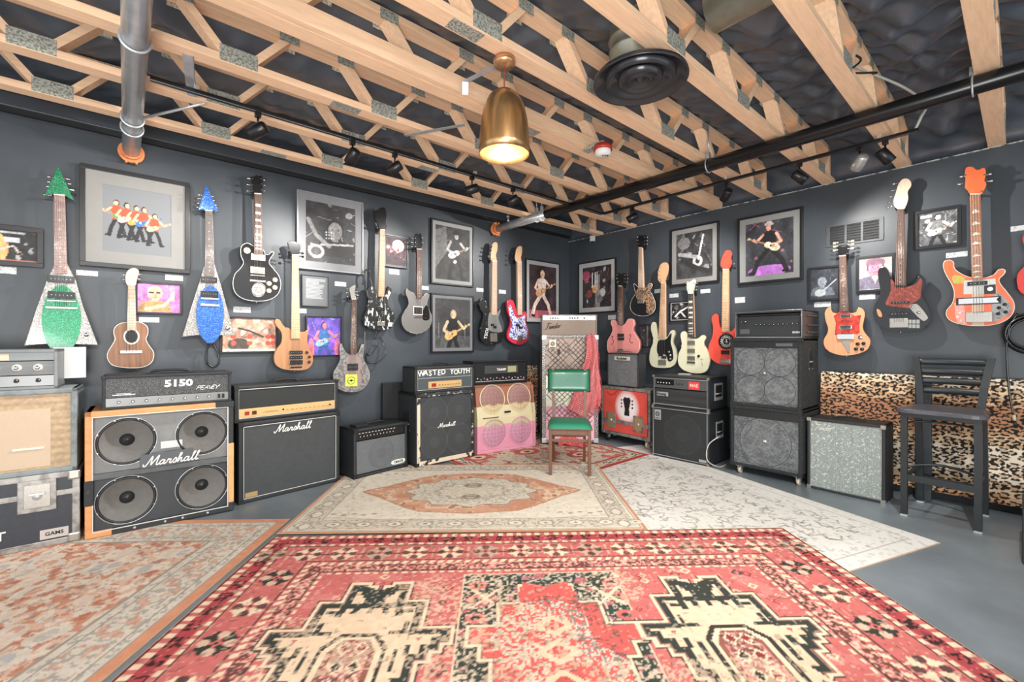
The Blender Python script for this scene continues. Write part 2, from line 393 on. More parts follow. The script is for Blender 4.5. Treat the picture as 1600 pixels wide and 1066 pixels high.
# ---- round diffuser and duct
dc = atZ(1000, 127, 2.56)
t = thing('ceiling_diffuser', 'round black stepped air diffuser on a silver duct between the trusses', 'diffuser', (dc.x, dc.y, 2.565))
M().lathe([(.09, .058), (.15, .055), (.20, .035), (.232, .012), (.237, -.004), (.236, -.010), (.228, -.008), (.205, .012), (.18, .024), (.165, .026)], seg=56).build('outer_cone', mat('diffuser_black', (58, 60, 64), .22, .3), t)
M().lathe([(.178, .018), (.170, -.008), (.163, -.010), (.14, .006), (.118, .016), (.105, .02)], seg=48).build('middle_cone', MATS['diffuser_black'], t)
M().lathe([(.112, .012), (.105, -.012), (.098, -.014), (.08, .004), (.066, .008), (.06, -.012), (.055, -.014), (.045, .006), (.02, .012), (.008, -.012), (0, -.014)], seg=40).build('inner_cone', MATS['diffuser_black'], t)
M().lathe([(.12, .05), (.12, .16), (.127, .165), (.12, .17), (.122, .22), (.13, .225), (.122, .23), (.124, .33)], (0, .038, 0), seg=36).build('duct', mat('duct_steel', (165, 166, 152), .38, .6, var=.3, scale=6), t)
m = M(); m.cyl((2.12, -.5, 2.8), (2.12, .98, 2.8), .1, seg=28); tag(m.build('duct_run', MATS['duct_steel']), 'short silver duct lying above the truss at top right', 'duct')
# ---- smoke horn
hc = atZ(942, 238, 2.56)
t = thing('smoke_detector', 'red fire alarm device with white round cover under a truss', 'detector', (hc.x, hc.y, 2.56))
M().lathe([(0, .05), (.06, .05), (.066, .03), (.066, .012), (0, .01)], seg=28).build('base', mat('alarm_red', (170, 50, 40), .4), t)
M().lathe([(.055, .015), (.058, -.005), (.052, -.02), (.03, -.028), (0, -.03)], seg=28).build('cover', white, t)
M().box(-.03, .03, -.02, .16, .05, .0715).build('mount_plate', plate, t)
txt('FIRE', .025, blackm, t, 0, -.02, -.031).rotation_euler = (PI, 0, math.radians(-41))
# ---- corner sensor box
sc = atX(927, 368, 4.72)
t = thing('motion_sensor', 'small grey sensor box at the top of the room corner', 'sensor', (4.70, sc.y, 2.62), -PI / 4)
M().box(-.035, .035, -.035, .035, -.075, .0, .006).build('housing', mat('sensor_grey', (175, 178, 176), .5), t)
M().lathe([(.018, -.075), (.016, -.085), (0, -.09)], seg=14).build('eye', blackg, t)
# ---- tracks and heads
trM = mat('track_black', (20, 21, 23), .35)
TZ = 2.585
trk = thing('lighting_track', 'black lighting track running along the left wall under the trusses', 'track', (0, 3.0, TZ))
m = M(); m.box(.1, 3.89, -.018, .018, 0, .02, .002); m.build('rail', trM, trk)
M().box(.1, 3.89, -.012, -.009, -.001, .001).build('conductor', steel, trk)
for x in (.3, 1.2, 2.2, 3.2): M().box(x - .012, x + .012, -.012, .012, .02, .046).build('mounting_clip', steel, trk)
trk2 = thing('lighting_track', 'black lighting track running along the right wall below the black pipe', 'track', (3.9, 0, TZ))
m = M(); m.box(-.018, .018, .45, 2.98, 0, .02, .002); m.build('rail', trM, trk2)
for y in (.65, 1.68, 2.7): M().box(-.012, .012, y - .012, y + .012, .02, .046).build('mounting_clip', steel, trk2)
m = M(); m.tube([(3.9, .47, 2.6), (3.88, .44, 2.66), (3.9, .42, 2.75), (3.7, .5, 2.82), (3.2, .68, 2.86), (2.6, .75, 2.88)], .008, 8, smooth=6); tag(m.build('power_cable', mat('cable_grey', (190, 190, 180), .5)), 'pale cable feeding the end of the right track', 'cable')
m = M(); m.tube([(2.9, .72, 2.84), (3.1, .6, 2.80), (3.15, .66, 2.77), (3.25, .56, 2.76), (3.4, .6, 2.83)], .006, 6, smooth=6); tag(m.build('wire_loop', blackm), 'black wire loop dangling beside the eighth truss', 'cable')
def head(x, y, target, label, lit, power=0, size=80, adj=.11):
    t = thing('track_spotlight', label, 'spotlight', (x, y, TZ), 0, 'spotlights on the ceiling tracks')
    M().box(-.016, .016, -.016, .016, -.03, 0, .002).build('adapter', trM, t)
    M().cyl((0, 0, -.03), (0, 0, -.07), .006, seg=8).build('stem', trM, t)
    c = Vector((0, 0, -adj)); d = (Vector(target) - (Vector((x, y, TZ)) + c)).normalized()
    q = Matrix.Translation(c) @ d.to_track_quat('Z', 'Y').to_matrix().to_4x4()
    m = M(); m.lathe([(0, -.055), (.028, -.055), (.036, -.045), (.038, .05), (.034, .052), (.033, .03), (0, .028)], seg=20)
    for v in m.bm.verts: v.co = q @ v.co
    m.build('lamp_head', trM if lit != 2 else mat('silver_head', (190, 192, 192), .3, .6), t)
    m = M(); m.lathe([(.03, .031), (0, .034)], seg=20)
    for v in m.bm.verts: v.co = q @ v.co
    m.build('lens', glowM if lit else mat('dark_lens', (120, 124, 126), .15), t)
    if power:
        p = Vector((x, y, TZ)) + c + d * .06
        spot(p, target, power, size)
head(.60, 3.0, (-.7, 4.25, 1.6), 'brightest lit spotlight near the left end of the left track', 1, 30, 100)
head(1.17, 3.0, (.9, 4.25, 1.3), 'black spotlight tilted to the wall above the large black and white photo', 0, 0, 80)
head(1.48, 3.0, (.3, 4.25, 1.5), 'bright spotlight on the left track facing the bass with the strap', 1, 95, 85)
head(2.17, 3.0, (.2, 4.25, 1.6), 'black spotlight on the left track just left of the brass pendant rim', 1, 150, 60)
head(2.62, 3.0, (1.5, 4.25, 1.5), 'black spotlight on the left track right of the brass pendant', 1, 95, 80)
head(3.9, 2.62, (2.9, 4.25, 1.5), 'black spotlight at the corner end of the right track', 1, 100, 85)
head(3.9, 1.68, (4.77, 2.9, 1.5), 'black spotlight with a bright edge above the red bass', 1, 75, 95)
head(3.9, 1.13, (4.77, .2, 1.5), 'brightest lit spotlight on the right track', 1, 68, 105)
head(3.9, .76, (4.77, 1.7, 1.5), 'silver spotlight pointing down near the right end of the right track', 2, 45, 95)
head(3.9, .62, (4.6, -.2, 1.2), 'black spotlight at the right end of the right track', 0, 0, 80)
# an added third track, unseen behind the viewer, to brighten amplifiers and rugs
t3 = thing('lighting_track', 'added black lighting track, unseen behind the viewer', 'track', (0, -.1, TZ))
M().box(-.6, 2.6, -.018, .018, 0, .045, .002).build('rail', trM, t3)
for x, tg in ((-.4, (0, 3.8, .5)), (.5, (1.4, 2.9, 0)), (1.4, (2.6, 2.3, 0)), (2.3, (3.4, 1.2, 0))):
    head(x, -.1, tg, 'added spotlight on the unseen track behind the viewer, lighting the %s' % {-.4: 'leftmost amplifiers', .5: 'middle rug', 1.4: 'green chair', 2.3: 'right amplifiers'}[x], 1, {-.4: 80, .5: 135, 1.4: 150, 2.3: 140}[x], 95)
# ================================================================ wall helpers
class Wall:
    def __init__(s, side): s.s = side
    def at(s, px, py, off=0):          # -> (u along wall, z) seen from the room, left to right
        if s.s == 'L': p = atY(px, py, YL - off); return p.x, p.z
        p = atX(px, py, XR - off); return -p.y, p.z
    def loc(s, u, z, off=0): return (u, YL - off, z) if s.s == 'L' else (XR - off, -u, z)
    rz = property(lambda s: 0 if s.s == 'L' else -PI / 2)
LW, RW = Wall('L'), Wall('R')
# ================================================================ painted pictures
SK = 'c89878'
def rocker(cv, x, y, h, skin=SK, top='202020', pants='181818', gtr='d8c8a0', lean=0, flip=1, hat=None, hair='1a1512', neckc='a08060', spread=.16):
    """a small painted figure playing a guitar; (x,y) between the feet"""
    f = flip; L = lambda a, b: (x + f * a * h + lean * b * h, y + b * h)
    for s in (-1, 1):
        cv.path([L(.03 * s, .46), L(spread * s * .7, .25), L(spread * s, .02)], .085 * h, pants); p = L(spread * s, .02); cv.ell(p[0] + f * .03 * h, p[1], .06 * h, .03 * h, '151515')
    cv.poly([L(-.09, .44), L(.09, .44), L(.13, .78), L(.05, .82), L(-.05, .82), L(-.13, .78)], top)
    cv.path([L(-.12, .76), L(-.2, .6), L(-.05, .52)], .055 * h, skin); cv.path([L(.12, .76), L(.24, .64), L(.3, .68)], .05 * h, skin)
    p = L(.01, .9); cv.ell(p[0], p[1], .065 * h, .085 * h, hair); p = L(.02, .89); cv.ell(p[0], p[1], .048 * h, .065 * h, skin)
    if hat: p = L(.01, .955); cv.ell(p[0], p[1], .085 * h, .035 * h, hat); p = L(.01, .975); cv.ell(p[0], p[1], .055 * h, .045 * h, hat)
    cv.path([L(-.05, .52), L(.36, .71)], .03 * h, neckc); p = L(.38, .72); cv.ell(*p, .035 * h, .02 * h, gtr)
    p = L(-.08, .5); cv.ell(*p, .105 * h, .075 * h, gtr, rot=.4 * f); p = L(.03, .55); cv.ell(*p, .07 * h, .06 * h, gtr, rot=.4 * f); p = L(-.02, .53); cv.ell(*p, .02 * h, .02 * h, '222222')
    p = L(-.06, .53); cv.ell(*p, .03 * h, .03 * h, skin); p = L(.29, .68); cv.ell(*p, .03 * h, .03 * h, skin)
def bust(cv, x, y, h, skin, top, hat=None, glasses=False, hair='2a2220'):
    cv.poly([(x - .55 * h, y), (x + .55 * h, y), (x + .42 * h, y + .38 * h), (x + .12 * h, y + .46 * h), (x - .12 * h, y + .46 * h), (x - .42 * h, y + .38 * h)], top)
    cv.rect(x - .09 * h, y + .4 * h, x + .09 * h, y + .6 * h, skin); cv.ell(x, y + .74 * h, .23 * h, .28 * h, hair); cv.ell(x, y + .70 * h, .19 * h, .24 * h, skin)
    if hat: cv.ell(x, y + .92 * h, .25 * h, .12 * h, hat); cv.rect(x - .26 * h, y + .83 * h, x + .26 * h, y + .88 * h, hat)
    if glasses: cv.rect(x - .17 * h, y + .71 * h, x - .02 * h, y + .77 * h, '201818'); cv.rect(x + .02 * h, y + .71 * h, x + .17 * h, y + .77 * h, '201818')
    else:
        for s in (-1, 1): cv.ell(x + s * .075 * h, y + .73 * h, .025 * h, .015 * h, '241c18')
    cv.rect(x - .06 * h, y + .57 * h, x + .06 * h, y + .59 * h, '7a3030'); cv.line(x, y + .7 * h, x + .015 * h, y + .64 * h, .02 * h, '9a6a50')
def stage(cv, seed, cols, n=26):
    rs = random.Random(seed)
    cv.mult(6 / cv.W, .6, seed)
    for i in range(n):
        c = rs.choice(cols); x, y = rs.random() * cv.W, rs.random() * cv.H; r = (.02 + .07 * rs.random()) * cv.W
        if rs.random() < .5: cv.ell(x, y, r, r * rs.uniform(.2, 1), c, .55, rs.random() * 3)
        else: cv.line(x, y, x + rs.uniform(-.3, .3) * cv.W, y + rs.uniform(-.3, .3) * cv.H, .012 * cv.W, c, .7)
def pic_band(c):
    W, H = c.W, c.H; c.mult(3, .05, 1)
    for i, x in enumerate((.2, .33, .47, .58, .74)):
        yb = (.24, .22, .2, .19, .15)[i]; h = (.56, .56, .56, .56, .52)[i] * H
        rocker(c, x * W, yb * H, h, 'd8a888', 'd84a2c', '181a1e', ('2f9050', 'e8e0d0', 'd89040', '2a6cc8', 'c8b890')[i], 0, (-1, 1, 1, 1, 1)[i], hair='181412')
def pic(fn):  # small factory of picture painters
    return fn
def P_ls(c): stage(c, 3, ['e0b070', 'd0d0d0', '806040', '101010']); c.ell(.1 * c.W, .4 * c.H, .3 * c.W, .5 * c.H, 'dca468'); c.path([(.2 * c.W, .35 * c.H), (.5 * c.W, .5 * c.H), (.6 * c.W, .3 * c.H)], .05 * c.W, 'c8c0b8'); c.rect(0, 0, c.W, .06 * c.H, 'c07868'); c.rect(.3 * c.W, .62 * c.H, .62 * c.W, .78 * c.H, 'd0d4d4'); c.rect(.05 * c.W, .88 * c.H, .75 * c.W, .95 * c.H, 'c8ccd0', .7)
def P_man(c):
    stage(c, 5, ['d868c0', 'a050b8', 'f0a0d8', '8a4aa0'], 16)
    for i in range(12): c.line(i / 11 * c.W, 0, i / 11 * c.W, c.H, .02 * c.W, ['c060b0', 'e08ad0'][i % 2], .5)
    bust(c, .4 * c.W, 0, .92 * c.H, 'd8a888', 'a8885a', glasses=True, hair='c8b090'); c.path([(.2 * c.W, .1 * c.H), (.6 * c.W, .25 * c.H), (.82 * c.W, .55 * c.H)], .1 * c.H, 'dcb494'); c.ell(.82 * c.W, .62 * c.H, .05 * c.W, .12 * c.H, 'e0b898')
def P_orb(c): stage(c, 8, ['e0a080', 'c86040', 'f0d8c0', '90b090', 'd0b0c0', '403028'], 40); c.ell(.3 * c.W, .2 * c.H, .2 * c.W, .2 * c.H, '403830'); c.path([(.3 * c.W, .7 * c.H), (.5 * c.W, .62 * c.H), (.75 * c.W, .45 * c.H)], .04 * c.W, '282420'); [c.ell(x * c.W, y * c.H, .05 * c.W, .07 * c.H, 'c84838') for x in (.2, .5, .85, .95) for y in (.25, .45)]; c.rect(0, 0, c.W, .06 * c.H, 'e8e0c8')
def P_bw1(c): stage(c, 11, ['909090', '505050', '1a1a1a', 'b8b8b8'], 30); bust(c, .58 * c.W, .12 * c.H, .62 * c.H, '7c7c7c', '1c1c1e', hair='141414'); c.path([(.05 * c.W, .7 * c.H), (.2 * c.W, .45 * c.H), (.45 * c.W, .28 * c.H)], .08 * c.W, '7c7c7c'); [c.ell((.4 + .05 * (i % 4)) * c.W, (.52 - .05 * (i // 4)) * c.H, .014 * c.W, .012 * c.H, 'c8c8c8') for i in range(12)]; c.ell(.2 * c.W, .18 * c.H, .16 * c.W, .12 * c.H, '9a9a9a'); c.ell(.2 * c.W, .18 * c.H, .1 * c.W, .07 * c.H, '484848'); c.line(.3 * c.W, .3 * c.H, .95 * c.W, .35 * c.H, .04 * c.W, 'a0a0a0')
def P_vio(c): stage(c, 14, ['5060d8', 'c050c0', '2030a0', 'f07858', 'a0b0f0', '7040c0'], 46); rocker(c, .5 * c.W, -.25 * c.H, 1.15 * c.H, 'e87888', '3868a8', '2a4a88', '88b8d0', 0, 1, hair='203050'); [c.ell(x * c.W, .1 * c.H, .1 * c.W, .35 * c.H, 'f08060', .6) for x in (.12, .92)]
def P_pnk(c): stage(c, 17, ['f0c8d0', 'a05060', '301820', '60343c'], 26); c.ell(.62 * c.W, .72 * c.H, .3 * c.W, .22 * c.H, 'fdeef0', .9); [rocker(c, x * c.W, .28 * c.H, .4 * c.H, 'c08080', 'a84858', '301820', 'e0b0b0') for x in (.3, .62)]; c.rect(0, 0, c.W, .3 * c.H, '20181a', .7)
def P_bw2(c): stage(c, 20, ['707070', '404040', '202020', '989898'], 24); c.poly([(.0, .9 * c.H), (.0, .2 * c.H), (.35 * c.W, .55 * c.H), (.3 * c.W, c.H)], '808080', .7); rocker(c, .58 * c.W, .02 * c.H, .92 * c.H, 'c0c0c0', '303030', '1a1a1a', 'd8d8d8', .0, 1, hat='181818')
def P_bw3(c): c.mult(8, .5, 4); c.rect(0, 0, c.W, .25 * c.H, '585858', .6); [c.line(x * c.W, .2 * c.H, x * c.W, .5 * c.H, .01 * c.W, '888888') for x in (.1, .2, .75, .85)]; rocker(c, .5 * c.W, -.3 * c.H, 1.1 * c.H, 'd0b898', '181818', '181818', 'd8b070', 0, 1, hair='c0a888', neckc='c89860')
def P_leap(c): stage(c, 23, ['603038', '282028', '504048', '807078'], 26); c.rect(0, 0, c.W, .15 * c.H, 'b05868'); rocker(c, .45 * c.W, .03 * c.H, .9 * c.H, 'e8c0a8', 'f0d8d0', 'e8d0c0', 'c89868', .02, 1, hair='e0c090', spread=.28)
def P_drum(c): stage(c, 26, ['c07070', '303030', 'c8b8a8', '606060', 'e0e0e0'], 40); c.rect(.45 * c.W, 0, .62 * c.W, .8 * c.H, 'c8c8c8', .35); [c.ell(x * c.W, y * c.H, .1 * c.W, .1 * c.H, q) for x, y, q in ((.45, .45, 'c89868'), (.25, .35, '804040'), (.7, .35, 'a8a8a8'), (.6, .2, '606060'))]; [c.line(x * c.W, .5 * c.H, x * c.W, .85 * c.H, .02 * c.W, 'f0f0f0') for x in (.35, .45, .52)]; c.ell(.12 * c.W, .8 * c.H, .15 * c.W, .12 * c.H, 'c05070', .7)
def P_bw4(c): stage(c, 29, ['787878', '404040', '1c1c1c', 'b0b0b0'], 50); c.ell(.22 * c.W, .78 * c.H, .18 * c.W, .13 * c.H, '707070', .8); c.ell(.6 * c.W, .36 * c.H, .13 * c.W, .12 * c.H, 'b8b8b8'); c.ell(.6 * c.W, .36 * c.H, .06 * c.W, .06 * c.H, '282828'); c.line(.62 * c.W, .4 * c.H, .75 * c.W, .9 * c.H, .05 * c.W, 'c8c8c8'); c.path([(.1 * c.W, .55 * c.H), (.35 * c.W, .5 * c.H), (.55 * c.W, .45 * c.H)], .1 * c.W, '909090'); c.path([(.3 * c.W, .35 * c.H), (.6 * c.W, .2 * c.H), (.9 * c.W, .12 * c.H)], .12 * c.W, '262626')
def P_cow(c): stage(c, 32, ['303438', '484c58', 'c07088', '202428'], 26); c.ell(.5 * c.W, .08 * c.H, .45 * c.W, .1 * c.H, 'b070c0'); rocker(c, .52 * c.W, .03 * c.H, .95 * c.H, 'd8a08c', '1c1c1e', '202024', 'e8d8b8', .0, -1, hat='c0b0b0', spread=.3)
def P_bw5(c): stage(c, 35, ['303848', '606878', '181c24'], 26); bust(c, .42 * c.W, .1 * c.H, .66 * c.H, '848c94', '5c646c', hair='303840'); c.ell(.35 * c.W, .2 * c.H, .2 * c.W, .12 * c.H, 'a8acb0'); c.line(.4 * c.W, .22 * c.H, .9 * c.W, .6 * c.H, .05 * c.W, 'b0b4b8')
def P_pman(c): c.put(c.Y > .5 * c.H, 'a8a8a0', .5); c.mult(9, .2, 9); bust(c, .5 * c.W, 0, .95 * c.H, 'd88098', '70687c', hat='7c5868', hair='5c4450'); c.poly([(.38 * c.W, .42 * c.H), (.5 * c.W, .2 * c.H), (.62 * c.W, .42 * c.H)], 'd8d4b0')
def P_bw6(c): stage(c, 38, ['e8e8e8', '101010', 'c0c0c0', '202020'], 60); rocker(c, .5 * c.W, -.2 * c.H, 1.15 * c.H, 'f0f0f0', '808080', '101010', 'f0f0f0', 0, 1); c.rect(.05 * c.W, .85 * c.H, .35 * c.W, .93 * c.H, 'f0f0f0')
def P_bw7(c): stage(c, 41, ['d8d8d8', '101010', '808080'], 40); c.path([(.2 * c.W, .2 * c.H), (.45 * c.W, .5 * c.H), (.85 * c.W, .75 * c.H)], .08 * c.W, 'f0f0f0'); c.path([(.45 * c.W, .5 * c.H), (.7 * c.W, .15 * c.H)], .07 * c.W, 'e0e0e0')
def P_bw8(c): stage(c, 44, ['909090', '181818', '605058'], 30); c.line(.6 * c.W, 0, .6 * c.W, c.H, .12 * c.W, '888888', .6)
def P_txt(c):
    rs = random.Random(2)
    for i in range(17): c.rect(.12 * c.W, (.88 - .045 * i) * c.H, (.12 + rs.uniform(.5, .76)) * c.W, (.88 - .045 * i + .014) * c.H, '9ca0a2')
def frame(W_, x0, x1, yt, yb, base, painter, label, fw=.022, matw=.05, fcol='black', matc=(176, 178, 178), res=.006, thick=.028, name='framed_photo', tilt=0):
    """x0,x1 outer edges in photo pixels; yt,yb outer top and bottom at the middle"""
    xm = (x0 + x1) / 2; u0, _ = W_.at(x0, 480, thick); u1, _ = W_.at(x1, 480, thick); um, zt = W_.at(xm, yt, thick); _, zb = W_.at(xm, yb, thick)
    w, h = u1 - u0, zt - zb
    t = thing(name, label, 'picture', W_.loc((u0 + u1) / 2, zb), W_.rz)
    fm = {'black': mat('frame_black', (26, 27, 29), .35), 'silver': mat('frame_silver', (150, 152, 154), .35, .5), 'grey': mat('frame_grey', (70, 72, 75), .35, .3)}[fcol]
    m = M(); hw = w / 2
    m.box(-hw, hw, -thick, 0, 0, fw, .002); m.box(-hw, hw, -thick, 0, h - fw, h, .002); m.box(-hw, -hw + fw, -thick, 0, fw, h - fw, .002); m.box(hw - fw, hw, -thick, 0, fw, h - fw, .002)
    m.build('frame', fm, t)
    iw, ih = hw - fw, h - fw
    y_ = -thick + .010
    if matw:
        m = M(); a = iw - matw; m.box(-iw, iw, y_, -.002, fw, fw + matw); m.box(-iw, iw, y_, -.002, ih - matw, ih); m.box(-iw, -a, y_, -.002, fw + matw, ih - matw); m.box(a, iw, y_, -.002, fw + matw, ih - matw)
        m.build('mat_board', mat('mat_board_%d' % matc[0], matc, .5, var=.05), t)
    c = Cv(2 * (iw - matw), ih - fw - 2 * matw, res, base); painter(c)
    if painter not in (P_txt, pic_band):
        c.mult(10 / c.W, .22, 51); c.mult(26 / c.W, .28, 52); c.mult(60 / c.W, .22, 53)
    c.build('print', photoM, t, -(iw - matw), y_ + .002, fw + matw)
    return t
Bk = dict(base='242628')
frame(LW, -30, 68, 352, 415, '26282a', P_ls, 'dark framed photo of an orange guitar at the left edge, above a placard', .03, 0)
frame(LW, 124, 297, 270, 421, '74777a', pic_band, 'very large framed picture of five musicians in orange shirts with guitars', .03, .085, matc=(128, 127, 124), res=.0045, thick=.04)
frame(LW, 211, 285, 441, 491, 'c878b8', P_man, 'small framed photo of a man in sunglasses before pink curtains', .014, 0)
frame(LW, 344, 434, 495, 552, 'b89078', P_orb, 'framed signed band photo in orange tones above the gold panel amplifier', .016, 0, res=.005)
frame(LW, 464, 568, 306, 424, '2c2c2e', P_bw1, 'large black and white photo of a bent guitarist in a wide silver frame', .012, .065, 'silver', (118, 120, 124), thick=.035)
frame(LW, 472, 515, 430, 479, '5c6062', P_txt, 'grey framed sheet of typed text below the large black and white photo', .008, 0, 'grey', name='framed_text')
frame(LW, 478, 534, 494, 557, '6048b0', P_vio, 'framed stage photo in violet and blue with one guitarist', .012, 0)
frame(LW, 600, 638, 368, 418, '4a3038', P_pnk, 'small framed photo with a bright pink stage glow', .014, .01, 'grey', (90, 90, 92), res=.005)
frame(LW, 674, 741, 347, 446, '343434', P_bw2, 'black and white photo of a guitarist in a hat, upper of two silver matted frames', .018, .04, 'black', (150, 152, 152))
frame(LW, 674, 741, 460, 551, '38383a', P_bw3, 'photo of a bald bassist with a tan bass, lower of two silver matted frames', .018, .035, 'black', (118, 121, 124))
frame(LW, 822, 875, 408, 505, '3a2a30', P_leap, 'white matted photo of a leaping guitarist left of the room corner', .014, .05, 'black', (168, 170, 170))
frame(RW, 903, 962, 407, 489, '30282a', P_drum, 'white matted photo of a drum kit right of the room corner', .016, .06, 'black', (168, 170, 170))
frame(RW, 998, 1020, 507, 543, '2a2a2c', P_bw8, 'small dark photo half hidden behind the pink guitar', .014, 0)
frame(RW, 1047, 1123, 352, 444, '363638', P_bw4, 'black and white photo of a guitarist kicking, in a silver matted frame', .02, .05, 'black', (128, 131, 131))
frame(RW, 1046, 1082, 471, 502, '202022', P_bw7, 'tiny black and white picture between the two cream guitars', .012, .006, 'black', (220, 220, 220), .003)
frame(RW, 1152, 1254, 332, 441, '383a40', P_cow, 'large photo of a guitarist in cowboy hat and vest in a grey mat', .022, .055, 'black', (132, 134, 132), .005, .035)
frame(RW, 1262, 1314, 416, 470, '2c3038', P_bw5, 'dark photo of a seated guitarist left of the natural wood guitar', .02, 0)
frame(RW, 1337, 1399, 398, 456, 'bcb8b4', P_pman, 'photo of a man in a cap in pink tones behind the black bass', .022, 0)
frame(RW, 1428, 1502, 325, 387, '505254', P_bw6, 'high contrast black and white photo left of the orange bass', .025, 0, res=.005)
# placards
plM = mat('placard_card', (205, 208, 208), .5, .0, rgb2=(150, 153, 153), scale=120, thr=(.5, .62))
PL = [(LW, 5, 422, 42, 11, 'below the orange guitar photo at the left edge'), (LW, 136, 427, 34, 8, 'under the lower left corner of the large band picture'), (LW, 272, 434, 28, 9, 'under the lower right corner of the large band picture'), (LW, 233, 500, 32, 8, 'below the photo of the man in sunglasses'),
      (LW, 378, 484, 27, 9, 'under the black single cut guitar'), (LW, 472, 486, 14, 7, 'beside the neck of the brown bass'), (LW, 532, 444, 18, 7, 'under the right corner of the large black and white photo'), (LW, 616, 425, 16, 8, 'below the pink glow photo'),
      (LW, 664, 450, 12, 6, 'right of the grey guitar neck'), (LW, 750, 453, 11, 6, 'left of the silver and black bass neck'), (LW, 785, 456, 11, 6, 'between the two basses by the corner'),
      (RW, 956, 496, 12, 7, 'above the pink guitar'), (RW, 1027, 455, 9, 6, 'right of the leopard guard guitar'), (RW, 1053, 462, 14, 6, 'above the tiny picture'), (RW, 1102, 455, 15, 6, 'under the kicking guitarist photo'), (RW, 1156, 469, 16, 9, 'under the cowboy hat photo'),
      (RW, 1285, 615 - 162 + 23, 26, 8, 'below the seated guitarist photo'), (RW, 1355, 464, 25, 8, 'below the pink man photo'), (RW, 1495, 398, 34, 8, 'below the high contrast photo'), (RW, 1590, 357, 22, 8, 'at the right edge above the red guitar')]
for W_, x, y, w, h, lb in PL:
    u0, z0 = W_.at(x - w / 2, y + h / 2, .004); u1, _ = W_.at(x + w / 2, y, .004); _, z1 = W_.at(x, y - h / 2, .004); _, zb = W_.at(x, y + h / 2, .004)
    m = M(); m.box(u0 - (u0 + u1) / 2, (u1 - u0) / 2, -.004, 0, 0, z1 - zb, .0008); o = m.build('placard', plM, None, W_.loc((u0 + u1) / 2, zb), W_.rz)
    tag(o, 'small pale caption placard ' + lb, 'placard', 'caption placards on the walls')
# vent
u0, _ = RW.at(1291, 360); u1, _ = RW.at(1381, 355); um, zt = RW.at(1336, 346); _, zb = RW.at(1336, 381)
t = thing('wall_vent', 'long grey louvred air vent high on the right wall', 'vent', RW.loc((u0 + u1) / 2, zb), RW.rz)
w, h = u1 - u0, zt - zb; ventM = mat('vent_grey', (66, 70, 74), .45, .1)
m = M(); hw = w / 2; fw = .018
m.box(-hw, hw, -.008, 0, 0, fw, .002); m.box(-hw, hw, -.008, 0, h - fw, h, .002); m.box(-hw, -hw + .03, -.008, 0, fw, h - fw); m.box(hw - .03, hw, -.008, 0, fw, h - fw)
for k in (1, 2): x = -hw + .03 + (w - .06) * k / 3; m.box(x - .008, x + .008, -.008, 0, fw, h - fw)
m.build('vent_frame', ventM, t); M().box(-hw + .03, hw - .03, -.0015, 0, fw, h - fw).build('vent_back', blackm, t)
for k in range(7):
    z = fw + (h - 2 * fw) * (k + .5) / 7; q = Matrix.Translation((0, -.005, z)) @ Matrix.Rotation(.6, 4, 'X')
    M().box(-hw + .03, hw - .03, -.004, .004, -.0006, .0006, 0, q).build('louvre', ventM, t)
